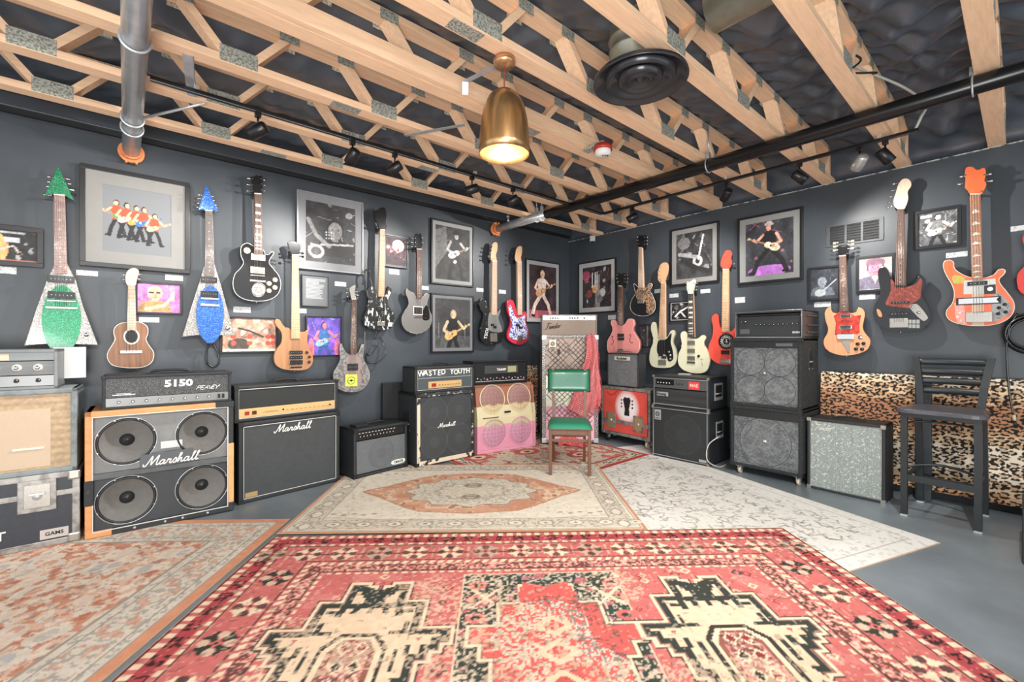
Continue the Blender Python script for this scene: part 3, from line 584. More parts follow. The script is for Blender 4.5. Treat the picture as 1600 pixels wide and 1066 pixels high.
# ================================================================ guitars
fretw = mat('fret_wire', (200, 198, 190), .25, .9)
strM = mat('string_wire', (190, 188, 182), .3, .9)
roseM = mat('rosewood', (96, 66, 54), .5, var=.25, scale=14, stretch=(8, 8, 1))
mapleM = mat('maple', (206, 164, 126), .4, var=.12, scale=6, stretch=(8, 8, 1))
maplelt = mat('pale_maple', (212, 182, 158), .4, var=.1, scale=6, stretch=(8, 8, 1))
ebony = mat('ebony', (40, 36, 36), .4)
pearl = mat('pearl', (225, 222, 210), .3)
class Guitar:
    def __init__(s, name, label, wall, ref, cat='guitar', off=.10, c=None, group=None):
        s.W, s.ref, s.off = wall, ref, off
        ox, oy, k = ref; cx, cy = c
        s.cu, s.cz = wall.at(ox + cx / k, oy + cy / k, off)
        s.t = thing(name, label, cat, wall.loc(s.cu, s.cz), wall.rz, group)
    def p(s, q):
        ox, oy, k = s.ref; u, z = s.W.at(ox + q[0] / k, oy + q[1] / k, s.off); return (u - s.cu, z - s.cz)
    def P(s, pts): return [s.p(q) for q in pts]
    def n(s, d): # pixels of the crop to metres at this place
        a = s.p((0, 0)); b = s.p((0, d)); c0 = s.c_; return abs(s.p((c0[0], c0[1] + d))[1] - s.p(c0)[1])
    def body(s, pts, m, thick=.042, smooth=5, binding=None, bev=.006, edge=None):
        s.c_ = (sum(q[0] for q in pts) / len(pts), sum(q[1] for q in pts) / len(pts))
        q = s.P(pts); q = smooth2(q, smooth) if smooth else q
        s.front = -s.off; o = M().prism(q, -s.off, -s.off + thick, bev).build('body', m, s.t)
        if binding:
            M().tube([(x, -s.off + .002, z) for x, z in q], .0028, 6, True).build('binding', binding, s.t)
        return o
    def shape(s, name, pts, m, t=.003, smooth=4, lift=0, par=None):
        q = s.P(pts); q = smooth2(q, smooth) if smooth else q
        return M().prism(q, -s.off - t - lift, -s.off + .0005 - lift if not lift else -s.off - lift).build(name, m, par or s.t)
    def neck(s, tl, tr, bl, br, fb, back=None, frets=20, strings=6, inlay='dot', end=None, bridge=None, fmat=None, imat=None):
        a, b, c, d = s.P((tl, tr, bl, br)); t = s.t; y = -s.off - .014
        M().prism([a, b, d, c], y + .008, y + .026, .0).build('neck', back or mapleM, t)
        f = M().prism([a, b, d, c], y, y + .008, .001).build('fretboard', fb, t)
        m = M(); L = [(1 - 2 ** (-i / 12)) / (1 - 2 ** (-frets / 12)) for i in range(frets + 1)]
        lerp = lambda p, q, k: (p[0] + (q[0] - p[0]) * k, p[1] + (q[1] - p[1]) * k)
        for k in L[:-1]:
            p, q = lerp(a, c, k), lerp(b, d, k); m.cyl((p[0], y - .0006, p[1]), (q[0], y - .0006, q[1]), .0011, seg=5)
        m.build('frets', fmat or fretw, f)
        m = M()
        for i in (3, 5, 7, 9, 12, 15, 17, 19):
            if i >= frets: continue
            k = (L[i] + L[i - 1]) / 2; dk = (L[i] - L[i - 1]); p, q = lerp(a, c, k), lerp(b, d, k); x = (p[0] + q[0]) / 2; z = (p[1] + q[1]) / 2; w = abs(q[0] - p[0]); hh = abs(c[1] - a[1]) * dk * .32
            if inlay == 'dot': m.cyl((x, y - .0007, z), (x, y + .002, z), .0035, seg=10)
            elif inlay == 'block': m.box(x - w * .34, x + w * .34, y - .0007, y + .002, z - hh, z + hh)
            elif inlay == 'tri': m.prism([(x - w * .4, z - hh), (x + w * .4, z - hh * .5), (x - w * .1, z + hh * 1.2)], y - .0007, y + .002)
        m.build('inlays', imat or pearl, f)
        m = M(); m.prism([a, b, (b[0], b[1] + .006), (a[0], a[1] + .006)], y - .003, y + .01); m.build('nut', pearl, t)
        if strings:
            e = s.p(end) if end else None; m = M(); w = abs(b[0] - a[0])
            we = (bridge or 1.25) * abs(d[0] - c[0]) * .5
            for i in range(strings):
                k = (i + .5) / strings; m.cyl((a[0] + (b[0] - a[0]) * k, y - .003, (a[1] + b[1]) / 2), (e[0] + we * (2 * k - 1), y - .005, e[1]), .0009 if strings > 4 else .0012, seg=5)
            m.build('strings', strM, t)
    def head(s, pts, m, smooth=4, lift=.012, thick=.016):
        q = s.P(pts); q = smooth2(q, smooth) if smooth else q
        s.hq = q
        return M().prism(q, -s.off - lift, -s.off - lift + thick, .002).build('headstock', m, s.t)
    def tuners(s, pts, side, m=None, r=.0075):
        m = m or chrome
        for i, q in enumerate(pts):
            x, z = s.p(q); sd = side if isinstance(side, int) else side[i]
            g = M(); y = -s.off - .004
            g.cyl((x, y + .004, z), (x - sd * .03, y + .004, z), .0028, seg=8); g.lathe([(0, -.011), (r, -.009), (r, .009), (0, .011)], (x, y + .004, z), 'X', 12)
            g.cyl((x - sd * .026, y + .004, z), (x - sd * .026, -s.off - .02, z), .004, seg=10)
            g.build('tuner', m, s.t)
    def pickup(s, c, w, h, m=None, poles=6, ring=None, name='pickup'):
        x, z = s.p(c); w = s.n(w) / 2; h = s.n(h) / 2; t = s.off
        if ring: M().box(x - w * 1.12, x + w * 1.12, -t - .005, -t + .001, z - h * 1.25, z + h * 1.25, .001).build('pickup_ring', ring, s.t)
        o = M().box(x - w, x + w, -t - .009, -t, z - h, z + h, .002).build(name, m or blackg, s.t)
        if poles:
            g = M()
            for i in range(poles): g.cyl((x + w * (2 * (i + .5) / poles - 1) * .85, -t - .0098, z), (x + w * (2 * (i + .5) / poles - 1) * .85, -t - .006, z), .0025, seg=8)
            g.build('pole_pieces', chrome if m is not chrome else dchrome, o)
    def bar(s, name, c, w, h, m=None, t=.012, bev=.003):
        x, z = s.p(c); w = s.n(w) / 2; h = s.n(h) / 2
        return M().box(x - w, x + w, -s.off - t, -s.off + .001, z - h, z + h, bev).build(name, m or chrome, s.t)
    def knob(s, c, r, m=None, h=.014, name='knob'):
        x, z = s.p(c); r = s.n(r)
        return M().lathe([(0, -h), (r * .8, -h), (r, -h * .6), (r * 1.05, 0)], (x, -s.off, z), 'Y', 18).build(name, m or blackg, s.t)
    def endpin(s, c):
        x, z = s.p(c); M().cyl((x, -s.off + .02, z + .004), (x, -s.off + .02, z - .01), .005, seg=10).build('strap_button', chrome, s.t)
    def hang(s, c, desc):
        x, z = s.p(c); g = M(); g.box(x - .02, x + .02, -.012, 0, z - .03, z + .03, .003); g.cyl((x, 0, z), (x, -s.off + .03, z), .006, seg=8)
        g.tube([(x - .032, -s.off - .015, z + .006), (x - .028, -s.off + .02, z), (x, -s.off + .03, z - .002), (x + .028, -s.off + .02, z), (x + .032, -s.off - .015, z + .006)], .0045, 8, smooth=4)
        o = g.build('wall_hanger', blackm, None, s.t.location, s.W.rz)
        tag(o, 'black wall hanger yoke behind the headstock of the ' + desc, 'hanger', 'guitar hangers')
A_, B_, C_, D_, E_, F_, G_, H_, I_, J_ = (0, 240, 3.331), (280, 240, 3.331), (520, 300, 3.331), (740, 340, 3.331), (940, 300, 3.331), (1240, 240, 2.961), (1250, 380, 5.61), (1440, 250, 3.807), (1360, 270, 4.1), (340, 480, 7.614)
silverS = sparkle('silver_sparkle', (128, 124, 118), (235, 235, 230), 500)
greenS = sparkle('green_sparkle', (4, 106, 68), (60, 170, 125), 420)
blueS = sparkle('blue_sparkle', (18, 76, 160), (100, 160, 225), 420)
# 1 green
def vee(name, label, ref, c, body, ocx, ocy, orx, ory, col, head, tun, nk, pk, br, tp, kb, fm):
    g = Guitar(name, label, LW, ref, c=c); g.body(body, silverS, .038, 0)
    o = g.shape('oval_top', circ(ocx, ocy, orx, 40, ory), col, .010, 0)
    g.neck(*nk, fm, silverS, 22, 6, 'dot', (c[0], tp[1]), 1.0)
    g.head(head, col, 0); g.tuners([q[:2] for q in tun], [q[2] for q in tun])
    g.off += .010
    for q in pk: g.pickup(q[:2], q[2], q[3], blackg, 6, None)
    g.bar('bridge', br[:2], br[2], 10, t=.01); g.bar('tailpiece', tp[:2], tp[2], 13); g.off -= .010
    g.knob(kb, 11, chrome); return g
spk = mat('rosewood_pale', (158, 130, 124), .4, .1, var=.3, scale=40)
g = vee('v_guitar', 'green oval topped silver sparkle guitar with green arrow headstock', A_, (318, 850), [(283, 575), (347, 565), (395, 665), (430, 790), (510, 998), (400, 992), (245, 990), (122, 1003), (190, 810), (245, 660)], 320, 865, 102, 178, greenS,
    [(303, 66), (385, 245), (340, 222), (285, 218), (262, 208), (232, 222)], [(258, 122, -1), (257, 148, -1), (252, 172, -1), (238, 215, -1), (352, 133, 1), (360, 158, 1), (368, 188, 1), (378, 190, 1)], ((281, 218), (338, 222), (283, 625), (351, 625)),
    [(318, 655, 100, 36), (321, 738, 102, 36)], (321, 768, 108), (322, 803, 120), (450, 943), spk); g.hang((310, 225), 'green oval guitar')
g = vee('v_guitar', 'blue oval topped silver sparkle guitar with blue arrow headstock', B_, (158, 820), [(128, 585), (184, 578), (215, 680), (245, 790), (290, 948), (220, 945), (100, 945), (15, 955), (60, 810), (105, 670)], 160, 838, 72, 150, blueS,
    [(140, 163), (203, 308), (172, 292), (135, 298), (118, 288), (97, 298)], [(105, 215, -1), (102, 235, -1), (100, 258, -1), (97, 280, -1), (172, 222, 1), (180, 245, 1), (186, 268, 1), (192, 285, 1)], ((134, 300), (172, 300), (131, 640), (184, 640)),
    [(155, 658, 70, 30), (158, 732, 76, 34)], (160, 757, 78), (161, 790, 84), (252, 908), mat('rosewood_grey', (110, 100, 98), .4, .1, var=.3, scale=40)); g.hang((153, 305), 'blue oval guitar')
# 2 ukulele (photo pixels)
U_ = (0, 0, 1)
walnut = mat('walnut', (142, 98, 66), .45, rgb2=(96, 62, 42), scale=5, stretch=(14, 14, .7), thr=(.35, .7))
g = Guitar('acoustic_guitar', 'small walnut acoustic guitar with white binding standing above the mesh fronted amplifier head', LW, U_, c=(205, 545), off=.1)
g.body([(198, 504), (187, 506), (179, 513), (178, 522), (180, 530), (175, 540), (169, 550), (168, 560), (175, 570), (190, 574), (205, 575), (222, 574), (235, 568), (240, 558), (239, 549), (232, 539), (228, 530), (231, 521), (230, 511), (222, 505), (212, 503)], walnut, .065, 5, pearl)
g.shape('soundhole_ring', circ(205.5, 526, 12.5), pearl, .001, 0); g.shape('soundhole', circ(205.5, 526, 10), blackm, .0018, 0)
g.neck((200, 446), (211, 446), (198.5, 516), (213, 516), maplelt, walnut, 14, 4, 'dot', (205, 550), 1.4)
g.head([(200, 447), (196, 436), (199, 424), (209, 419), (217, 424), (214, 436), (211, 447)], maplelt); g.bar('bridge', (205, 550), 26, 4.5, pearl, .008)
g.tuners([(194, 437), (194, 430), (217, 436), (219, 429)], [-1, -1, 1, 1], r=.006)
# 4 single cut black
g = Guitar('electric_guitar', 'black single cut guitar with white binding and a round star emblem', LW, B_, c=(405, 640))
g.body([(383, 480), (362, 468), (340, 470), (322, 490), (322, 530), (335, 568), (318, 598), (290, 630), (280, 680), (295, 728), (340, 758), (405, 768), (465, 762), (510, 735), (528, 690), (520, 640), (490, 600), (468, 570), (475, 545), (492, 520), (483, 511), (465, 525), (448, 522), (434, 500)], blackg, .045, 5, pearl)
g.neck((390, 212), (426, 214), (388, 525), (434, 525), roseM, blackg, 22, 6, 'block', (409, 665), 1.05)
g.head([(390, 212), (383, 185), (373, 122), (388, 124), (400, 112), (412, 122), (430, 118), (432, 180), (426, 214)], blackg, 2)
g.tuners([(360, 130), (358, 162), (356, 195), (442, 138), (444, 165), (444, 195)], [-1] * 3 + [1] * 3)
g.pickup((411, 540), 58, 26, dchrome, 6, pearl); g.pickup((408, 608), 58, 26, dchrome, 6, pearl); g.bar('bridge', (408, 636), 66, 8); g.bar('tailpiece', (409, 664), 74, 12)
e = g.shape('emblem', circ(413, 709, 38, 32), dchrome, .0015, 0)
x, z = g.p((413, 709)); r = g.n(33); m = M(); y = -g.off - .0022
m.torus((x, y, z), r, .0018, 'Y', 32, 6)
st = [(x + r * math.cos(PI / 2 + 4 * PI * i / 5), y, z + r * math.sin(PI / 2 + 4 * PI * i / 5)) for i in range(5)]
m.tube(st, .002, 6, True); m.build('star', blackg, e)
for q in ((498, 658), (467, 677), (497, 698), (466, 715)): g.knob(q, 12, mat('cream_plastic', (214, 196, 160), .4))
g.knob((353, 505), 15, MATS['cream_plastic'], .003, 'toggle_switch'); g.endpin((405, 770)); g.hang((408, 205), 'black single cut guitar')
# 5 brown bass
brown = mat('natural_mahogany', (172, 126, 88), .4, rgb2=(150, 104, 70), scale=4, stretch=(14, 14, .6), thr=(.3, .75))
g = Guitar('bass_guitar', 'natural brown five string bass with a long curved horn', LW, J_, 'bass', c=(910, 520))
g.body([(872, 285), (855, 247), (820, 250), (780, 215), (745, 160), (715, 140), (685, 150), (680, 180), (710, 230), (755, 290), (768, 350), (755, 430), (705, 500), (672, 580), (680, 660), (720, 710), (800, 742), (930, 752), (1050, 742), (1110, 700), (1135, 640), (1130, 570), (1095, 500), (1070, 430), (1068, 350), (1085, 290), (1070, 272), (1020, 300), (990, 292)], brown, .042, 5, bev=.009)
g.neck((880, -617), (955, -617), (872, 375), (977, 375), mapleM, brown, 24, 5, None, (930, 690), 1.1)
g.off += 0; g.head([(880, -617), (862, -665), (828, -768), (905, -785), (985, -725), (968, -660), (955, -617)], blackg, 2)
g.tuners([(745, -590), (738, -630), (738, -520), (1010, -640), (1012, -600)], [-1, -1, -1, 1, 1], blackg, .009)
g.pickup((930, 540), 150, 40, blackg, 5); g.pickup((930, 598), 150, 40, blackg, 5); g.bar('bridge', (930, 658), 150, 50, blackg); g.bar('tailpiece', (930, 715), 140, 18, blackg, .008)
for q in ((1062, 538), (1092, 592), (1088, 652)): g.knob(q, 17, mat('dark_red_wood', (70, 34, 28), .4))
g.endpin((925, 765)); g.hang((918, -640), 'brown five string bass')
# 6 engraved
engr = mat('engraved_metal', (160, 158, 156), .38, .6, rgb2=(118, 116, 116), scale=45, thr=(.44, .54), bump=.3, bscale=90)
g = Guitar('electric_guitar', 'clear silver engraved guitar with a yellow sticker', LW, C_, c=(100, 940))
g.body([(88, 848), (70, 838), (55, 815), (43, 790), (37, 815), (40, 870), (25, 905), (5, 945), (10, 1000), (40, 1030), (95, 1042), (150, 1030), (185, 990), (192, 945), (175, 900), (157, 870), (160, 830), (165, 800), (150, 795), (140, 825), (122, 845)], engr, .04, 5, dchrome)
x_, z_ = g.p((100, 940)); 
m = M()
for q in smooth2(g.P([(70, 850), (48, 880), (30, 910), (18, 945), (22, 990), (50, 1018), (98, 1028), (145, 1018), (172, 985), (178, 945), (165, 910), (148, 880), (140, 850)]), 2): m.torus((q[0], -g.off - .0005, q[1]), .007, .0014, 'Y', 12, 5)
m.build('engraved_rings', dchrome, g.t)
g.shape('centre_plate', [(88, 850), (120, 850), (150, 880), (150, 1000), (100, 1010), (75, 1000), (70, 900)], mat('rose_metal', (168, 148, 142), .3, .6), .002, 3)
g.neck((96, 560), (119, 560), (90, 845), (121, 845), roseM, dchrome, 24, 6, 'dot', (98, 950), 1.2); g.head([(97, 560), (90, 535), (85, 505), (100, 490), (113, 487), (114, 500), (110, 520), (119, 560)], dchrome, 3)
g.tuners([(78, 505), (75, 525), (78, 545), (128, 520), (130, 537), (128, 552)], [-1] * 3 + [1] * 3); g.pickup((102, 912), 56, 36, blackg, 6)
stk = g.shape('sticker', [(64, 950), (126, 950), (126, 1012), (64, 1012)], mat('sticker_yellow', (208, 214, 84), .5), .006, 0)
x, z = g.p((95, 981)); r = g.n(19); m = M(); m.torus((x, -g.off - .0065, z), r, .003, 'Y', 24, 6); m.box(x - r * .8, x + r * .8, -g.off - .008, -g.off - .006, z - .003, z + .003, 0); m.lathe([(0, -.002), (r * .35, -.002), (r * .35, 0)], (x, -g.off - .006, z), 'Y', 14)
m.build('sticker_mark', mat('sticker_green', (60, 110, 40), .5), stk)
m = M(); [m.tube([(p[0], -g.off - .003, p[1]) for p in g.P(q)], .0022, 5, smooth=3) for q in ([(142, 925), (150, 932), (144, 940), (152, 945)], [(148, 950), (156, 955), (150, 965)], [(150, 972), (157, 978), (152, 990), (158, 992)])]
m.build('script_mark', blackm, g.t); g.hang((106, 552), 'engraved silver guitar')
# 7 painted bass
splat = mat('black_with_white_paint', (24, 25, 27), .35, rgb2=(205, 205, 200), scale=26, stretch=(1.4, 1, .6), thr=(.55, .60))
g = Guitar('bass_guitar', 'black bass streaked with white paint with a strap dangling below', LW, C_, 'bass', c=(245, 620))
g.body([(238, 545), (222, 505), (198, 488), (182, 510), (188, 560), (178, 610), (160, 650), (165, 690), (200, 712), (250, 718), (300, 710), (320, 680), (318, 640), (300, 610), (285, 580), (290, 550), (305, 520), (305, 497), (290, 492), (283, 515), (270, 545)], splat)
g.neck((243, 200), (268, 200), (235, 545), (266, 545), mapleM, mapleM, 20, 4, 'dot', (250, 690), 1.2); g.head([(245, 200), (228, 160), (214, 112), (245, 85), (268, 86), (276, 120), (272, 160), (278, 185), (268, 200)], blackg, 4)
g.tuners([(212, 105), (210, 130), (212, 155), (222, 180)], -1, blackg, .009); g.pickup((250, 610), 42, 22, blackg, 4); g.bar('bridge', (250, 686), 42, 22, dchrome)
x, z = g.p((298, 690)); M().box(x - .02, x + .02, -g.off - .0015, -g.off, z - .02, z + .02).build('sticker', white, g.t); g.hang((256, 195), 'painted bass')
st = M(); s2 = M(); s2.tube([(p[0], -.05 - .02 * (i % 2), p[1]) for i, p in enumerate(g.P([(168, 480), (172, 430), (182, 405), (200, 412), (206, 450), (212, 495)]))], .010, 8, smooth=5, flat=.3)
st.tube([(p[0], -.05 - .03 * (i % 3), p[1]) for i, p in enumerate(g.P([(180, 700), (170, 760), (168, 840), (190, 885), (235, 885), (272, 840), (275, 790), (250, 760), (235, 790), (205, 850), (180, 840)]))], .009, 8, smooth=6, flat=.3)
st.tube([(p[0], -.06 + .01 * i, p[1]) for i, p in enumerate(g.P([(240, 715), (238, 740), (230, 765)]))], .008, 8, smooth=3, flat=.4)
tag(st.build('guitar_strap', mat('strap_black', (52, 54, 57), .45), None, g.t.location), 'black leather strap looped over and below the painted bass', 'strap'); s2.build('strap_end', MATS['strap_black'], bpy.data.objects['guitar_strap'])
# 8 grey
g = Guitar('electric_guitar', 'grey double cut guitar with a black half pickguard', LW, C_, c=(438, 640))
g.body([(432, 545), (420, 525), (400, 518), (385, 505), (382, 530), (395, 560), (395, 590), (375, 620), (360, 660), (370, 705), (400, 730), (440, 738), (485, 722), (510, 690), (515, 650), (500, 610), (488, 580), (495, 560), (502, 535), (485, 528), (470, 545), (458, 552)], mat('satin_grey', (118, 116, 114), .35, .3), .04, 5, dchrome)
g.shape('pickguard', [(466, 625), (485, 590), (497, 605), (503, 640), (500, 665), (475, 668), (466, 655)], blackg, .003, 3); g.neck((434, 300), (460, 300), (434, 555), (460, 555), roseM, ebony, 20, 6, 'dot', (442, 650), 1.1)
g.head([(434, 300), (425, 275), (427, 225), (435, 218), (445, 224), (457, 219), (462, 270), (460, 300)], blackg, 3); g.tuners([(415, 240), (413, 262), (413, 285), (468, 240), (470, 265), (468, 290)], [-1] * 3 + [1] * 3)
g.pickup((443, 618), 48, 36, ebony, 6, pearl); g.bar('bridge', (443, 650), 50, 9)
for q in ((484, 640), (484, 658)): g.knob(q, 6)
g.endpin((440, 740)); g.hang((447, 292), 'grey double cut guitar')
# 9 / 10 bolt-on basses near the corner
def pbass(wall, ref, label, c, body, bm, gd, gm, nk, nm, hd, hm, tun, pk, br, desc, rest=None, bind=None):
    g = Guitar('bass_guitar', label, wall, ref, 'bass', c=c); g.body(body, bm, .042, 5, bind); 
    if gd: g.shape('pickguard', gd, gm, .003, 4)
    g.neck(*nk, nm, mapleM, 20, 4, 'dot', br[:2], 1.1, imat=ebony if nm in (mapleM, maplelt) else pearl); g.head(hd, hm, 4); g.tuners(tun, -1, blackg if rest == 'b' else chrome, .009)
    for q in pk: g.pickup(q[:2], q[2], q[3], blackg, 4)
    g.bar('bridge', br[:2], br[2], br[3], dchrome); g.hang((nk[0][0] + 12, nk[0][1] - 8), desc); return g
g = pbass(LW, C_, 'black bass with silver pickguard and white letters down one side', (830, 690),
    [(822, 630), (805, 590), (792, 560), (772, 556), (762, 580), (770, 610), (785, 640), (775, 680), (768, 730), (772, 770), (795, 788), (830, 792), (870, 788), (885, 760), (885, 720), (870, 690), (865, 660), (876, 625), (868, 605), (855, 612), (850, 635)], mat('black_scribbled', (24, 25, 27), .35, rgb2=(190, 195, 195), scale=28, thr=(.62, .66)),
    [(820, 625), (850, 642), (868, 612), (872, 622), (862, 660), (880, 712), (876, 730), (815, 722), (808, 660)], mat('silver_guard', (140, 142, 140), .35, .4), ((828, 362), (851, 362), (824, 640), (851, 640)), maplelt,
    [(828, 362), (818, 340), (826, 280), (838, 263), (853, 268), (853, 305), (845, 330), (851, 362)], mapleM, [(815, 285), (812, 305), (808, 325), (808, 345)], [(830, 692, 22, 12), (842, 704, 22, 12)], (836, 758, 44, 44), 'black and silver bass', 'b')
x, z = g.p((800, 735)); q = txt('TSOL', .062, white, g.t, x, -g.off - .002, z, .0008, .001, roll=-PI / 2 + .25)
g = pbass(LW, C_, 'white and blue scribbled bass with red edges nearest the corner', (965, 720),
    [(962, 640), (950, 600), (940, 568), (922, 560), (908, 575), (910, 620), (925, 660), (922, 695), (910, 730), (912, 765), (940, 788), (975, 795), (1005, 780), (1020, 745), (1012, 700), (1003, 670), (1010, 640), (1003, 622), (987, 628), (980, 640)], mat('red_body', (190, 52, 72), .35),
    [(945, 640), (960, 655), (985, 650), (1000, 640), (998, 672), (1008, 705), (1012, 745), (1000, 765), (960, 770), (925, 760), (918, 735), (930, 690), (920, 640), (915, 600), (925, 590)], mat('scribbled_guard', (210, 212, 220), .4, rgb2=(52, 68, 160), scale=42, thr=(.5, .54)), ((958, 368), (980, 368), (960, 640), (983, 640)), maplelt,
    [(958, 368), (946, 345), (952, 300), (967, 283), (982, 288), (980, 325), (975, 345), (980, 368)], mapleM, [(935, 300), (934, 322), (932, 345), (932, 368)], [(962, 695, 24, 12), (976, 707, 24, 12)], (972, 762, 36, 30), 'scribbled bass by the corner', 'b')
# 11 pink
g = Guitar('electric_guitar', 'pink semi hollow guitar with two f holes', RW, D_, c=(780, 640))
pink = mat('pink_lacquer', (228, 146, 140), .3, coat=.3)
g.body([(755, 562), (740, 540), (722, 533), (715, 550), (725, 580), (715, 610), (697, 645), (697, 690), (720, 720), (775, 735), (830, 725), (858, 695), (862, 650), (845, 615), (828, 585), (835, 555), (828, 530), (805, 530), (792, 548), (780, 563)], pink, .045, 5, mat('binding_pink', (245, 205, 195), .4))
for sx, pts in ((1, [(728, 622), (720, 618), (722, 632), (728, 645), (722, 660), (714, 658)]), (-1, [(808, 612), (818, 610), (816, 625), (812, 638), (820, 652), (830, 650)])):
    M().tube([(p[0], -g.off - .0005, p[1]) for p in g.P(pts)], .0042, 6, smooth=5, flat=.3).build('f_hole', blackm, g.t)
g.neck((757, 358), (775, 358), (753, 560), (779, 560), roseM, roseM, 20, 6, 'dot', (768, 690), 1.1); g.head([(757, 358), (752, 330), (748, 297), (762, 290), (772, 297), (785, 290), (797, 297), (795, 330), (775, 358)], blackg, 2)
g.tuners([(745, 300), (745, 318), (747, 336), (800, 300), (802, 318), (800, 336)], [-1] * 3 + [1] * 3); g.pickup((767, 613), 38, 15, ebony, 6, dchrome); g.pickup((768, 632), 38, 13, ebony, 6, dchrome); g.bar('bridge', (768, 692), 32, 15, dchrome)
m = M(); [m.tube([(p[0], -g.off - .0008, p[1]) for p in g.P(q)], .0012, 5, smooth=3) for q in ([(722, 675), (732, 668), (728, 690), (740, 680)], [(725, 700), (735, 695), (742, 705), (748, 692)], [(728, 712), (745, 712)])]; m.build('signature', blackm, g.t)
g.hang((765, 350), 'pink guitar')
# 12 black with leopard guard
g = Guitar('electric_guitar', 'black guitar with leopard patterned pickguard high beside the corner', RW, D_, c=(880, 430))
g.body([(862, 368), (848, 355), (834, 345), (838, 375), (843, 395), (822, 430), (815, 470), (835, 500), (870, 512), (910, 508), (940, 485), (945, 445), (930, 405), (918, 380), (930, 352), (918, 343), (900, 362), (890, 370)], blackg, .04, 5, pearl)
g.shape('pickguard', [(852, 372), (885, 365), (926, 346), (915, 385), (940, 430), (935, 488), (900, 498), (897, 445), (850, 425)], mat('leopard_guard', (176, 140, 112), .4, rgb2=(40, 30, 26), scale=60, thr=(.5, .54)), .003, 3)
g.neck((862, 158), (880, 158), (860, 365), (888, 365), maplelt, mapleM, 22, 6, None, (872, 440), 1.1); g.head([(863, 158), (856, 135), (858, 97), (868, 92), (884, 96), (898, 93), (900, 135), (880, 158)], blackg, 2)
g.tuners([(852, 102), (852, 120), (854, 138), (904, 102), (905, 120), (903, 138)], [-1] * 3 + [1] * 3); g.bar('bridge', (872, 440), 36, 16); g.pickup((872, 405), 36, 13, dchrome, 6); g.hang((870, 150), 'leopard guard guitar')
# 13 cream bass
g = pbass(RW, D_, 'cream bass with black pickguard and chrome bridge cover', (985, 690),
    [(965, 622), (955, 590), (945, 550), (930, 546), (922, 575), (930, 610), (936, 645), (920, 690), (915, 740), (930, 775), (985, 783), (1035, 775), (1055, 740), (1050, 690), (1035, 650), (1045, 610), (1040, 588), (1026, 590), (1012, 618), (1000, 627)], mat('olive_cream', (200, 198, 172), .35, coat=.3),
    [(964, 640), (1000, 635), (1030, 602), (1026, 650), (1036, 690), (1038, 738), (1015, 748), (1000, 715), (962, 712), (955, 680)], blackg, ((978, 342), (1000, 345), (965, 628), (1001, 628)), mapleM,
    [(978, 342), (962, 318), (968, 262), (985, 238), (1008, 236), (1016, 260), (1012, 295), (1003, 320), (1000, 345)], mapleM, [(965, 262), (962, 282), (960, 302), (962, 322)], [(975, 715, 26, 14), (992, 728, 26, 14)], (984, 755, 44, 26), 'cream bass with black pickguard')
for q in ((1018, 700), (1024, 718), (1025, 736)): g.knob(q, 6, dchrome)
# 14 cream SG
g = Guitar('electric_guitar', 'cream double horned guitar with three nickel pickups', RW, E_, c=(475, 840))
g.body([(453, 757), (445, 735), (425, 725), (410, 740), (415, 775), (418, 805), (402, 840), (398, 885), (415, 920), (470, 942), (530, 942), (555, 915), (562, 870), (545, 820), (530, 790), (540, 760), (525, 745), (505, 760), (485, 765)], mat('pale_cream', (216, 214, 184), .3, coat=.3), .036, 5, bev=.008)
g.neck((453, 530), (479, 530), (451, 758), (486, 758), ebony, mapleM, 22, 6, 'block', (468, 885), 1.0); g.head([(453, 530), (446, 500), (447, 468), (460, 472), (470, 462), (486, 455), (492, 470), (484, 500), (479, 530)], MATS['pale_cream'], 2)
g.tuners([(440, 475), (440, 492), (443, 510), (497, 475), (496, 492), (492, 510)], [-1] * 3 + [1] * 3)
for y in (785, 827, 866): g.pickup((468, y), 42, 22, dchrome, 6, MATS['pale_cream'])
g.bar('bridge', (468, 888), 46, 10); g.knob((506, 855), 7, blackg)
m = M(); [m.tube([(p[0], -g.off - .001, p[1]) for p in g.P(q)], .002, 5) for q in ([(520, 865), (520, 885), (526, 905)], [(514, 870), (530, 872)])]; m.build('switch_marks', dchrome, g.t); g.hang((466, 522), 'cream double horned guitar')
# 15 red bass
redM = mat('red_lacquer', (224, 78, 62), .3, coat=.4)
g = Guitar('bass_guitar', 'red bass with maple neck and black sunburst pickguard beside the tall stack', RW, E_, 'bass', c=(640, 790), off=.06)
g.body([(630, 722), (612, 690), (605, 645), (590, 635), (572, 655), (580, 705), (576, 755), (558, 800), (560, 850), (590, 885), (640, 900), (700, 890), (728, 850), (722, 800), (708, 760), (715, 720), (700, 702), (680, 722), (664, 728)], redM, .04, 5)
q = g.shape('pickguard', circ(650, 778, 42, 30), blackg, .003, 0); x, z = g.p((650, 778)); m = M(); y = -g.off - .0035; r = g.n(33)
for i in range(20): a = 2 * PI * i / 20; m.prism([(x + r * .75 * math.cos(a - .1), z + r * .75 * math.sin(a - .1)), (x + r * math.cos(a), z + r * math.sin(a)), (x + r * .75 * math.cos(a + .1), z + r * .75 * math.sin(a + .1))], y - .001, y)
m.torus((x, y, z), r * .6, .003, 'Y', 28, 5); m.box(x - .002, x + .006, y - .002, y, z - .02, z + .025); m.box(x - .015, x + .018, y - .002, y, z - .006, z); m.build('sun_emblem', white, q)
g.neck((633, 405), (663, 405), (627, 728), (664, 728), mapleM, mapleM, 21, 4, 'dot', (645, 870), 1.2, imat=ebony); g.head([(636, 405), (622, 380), (630, 340), (648, 308), (668, 304), (680, 320), (676, 345), (680, 370), (662, 405)], redM, 4)
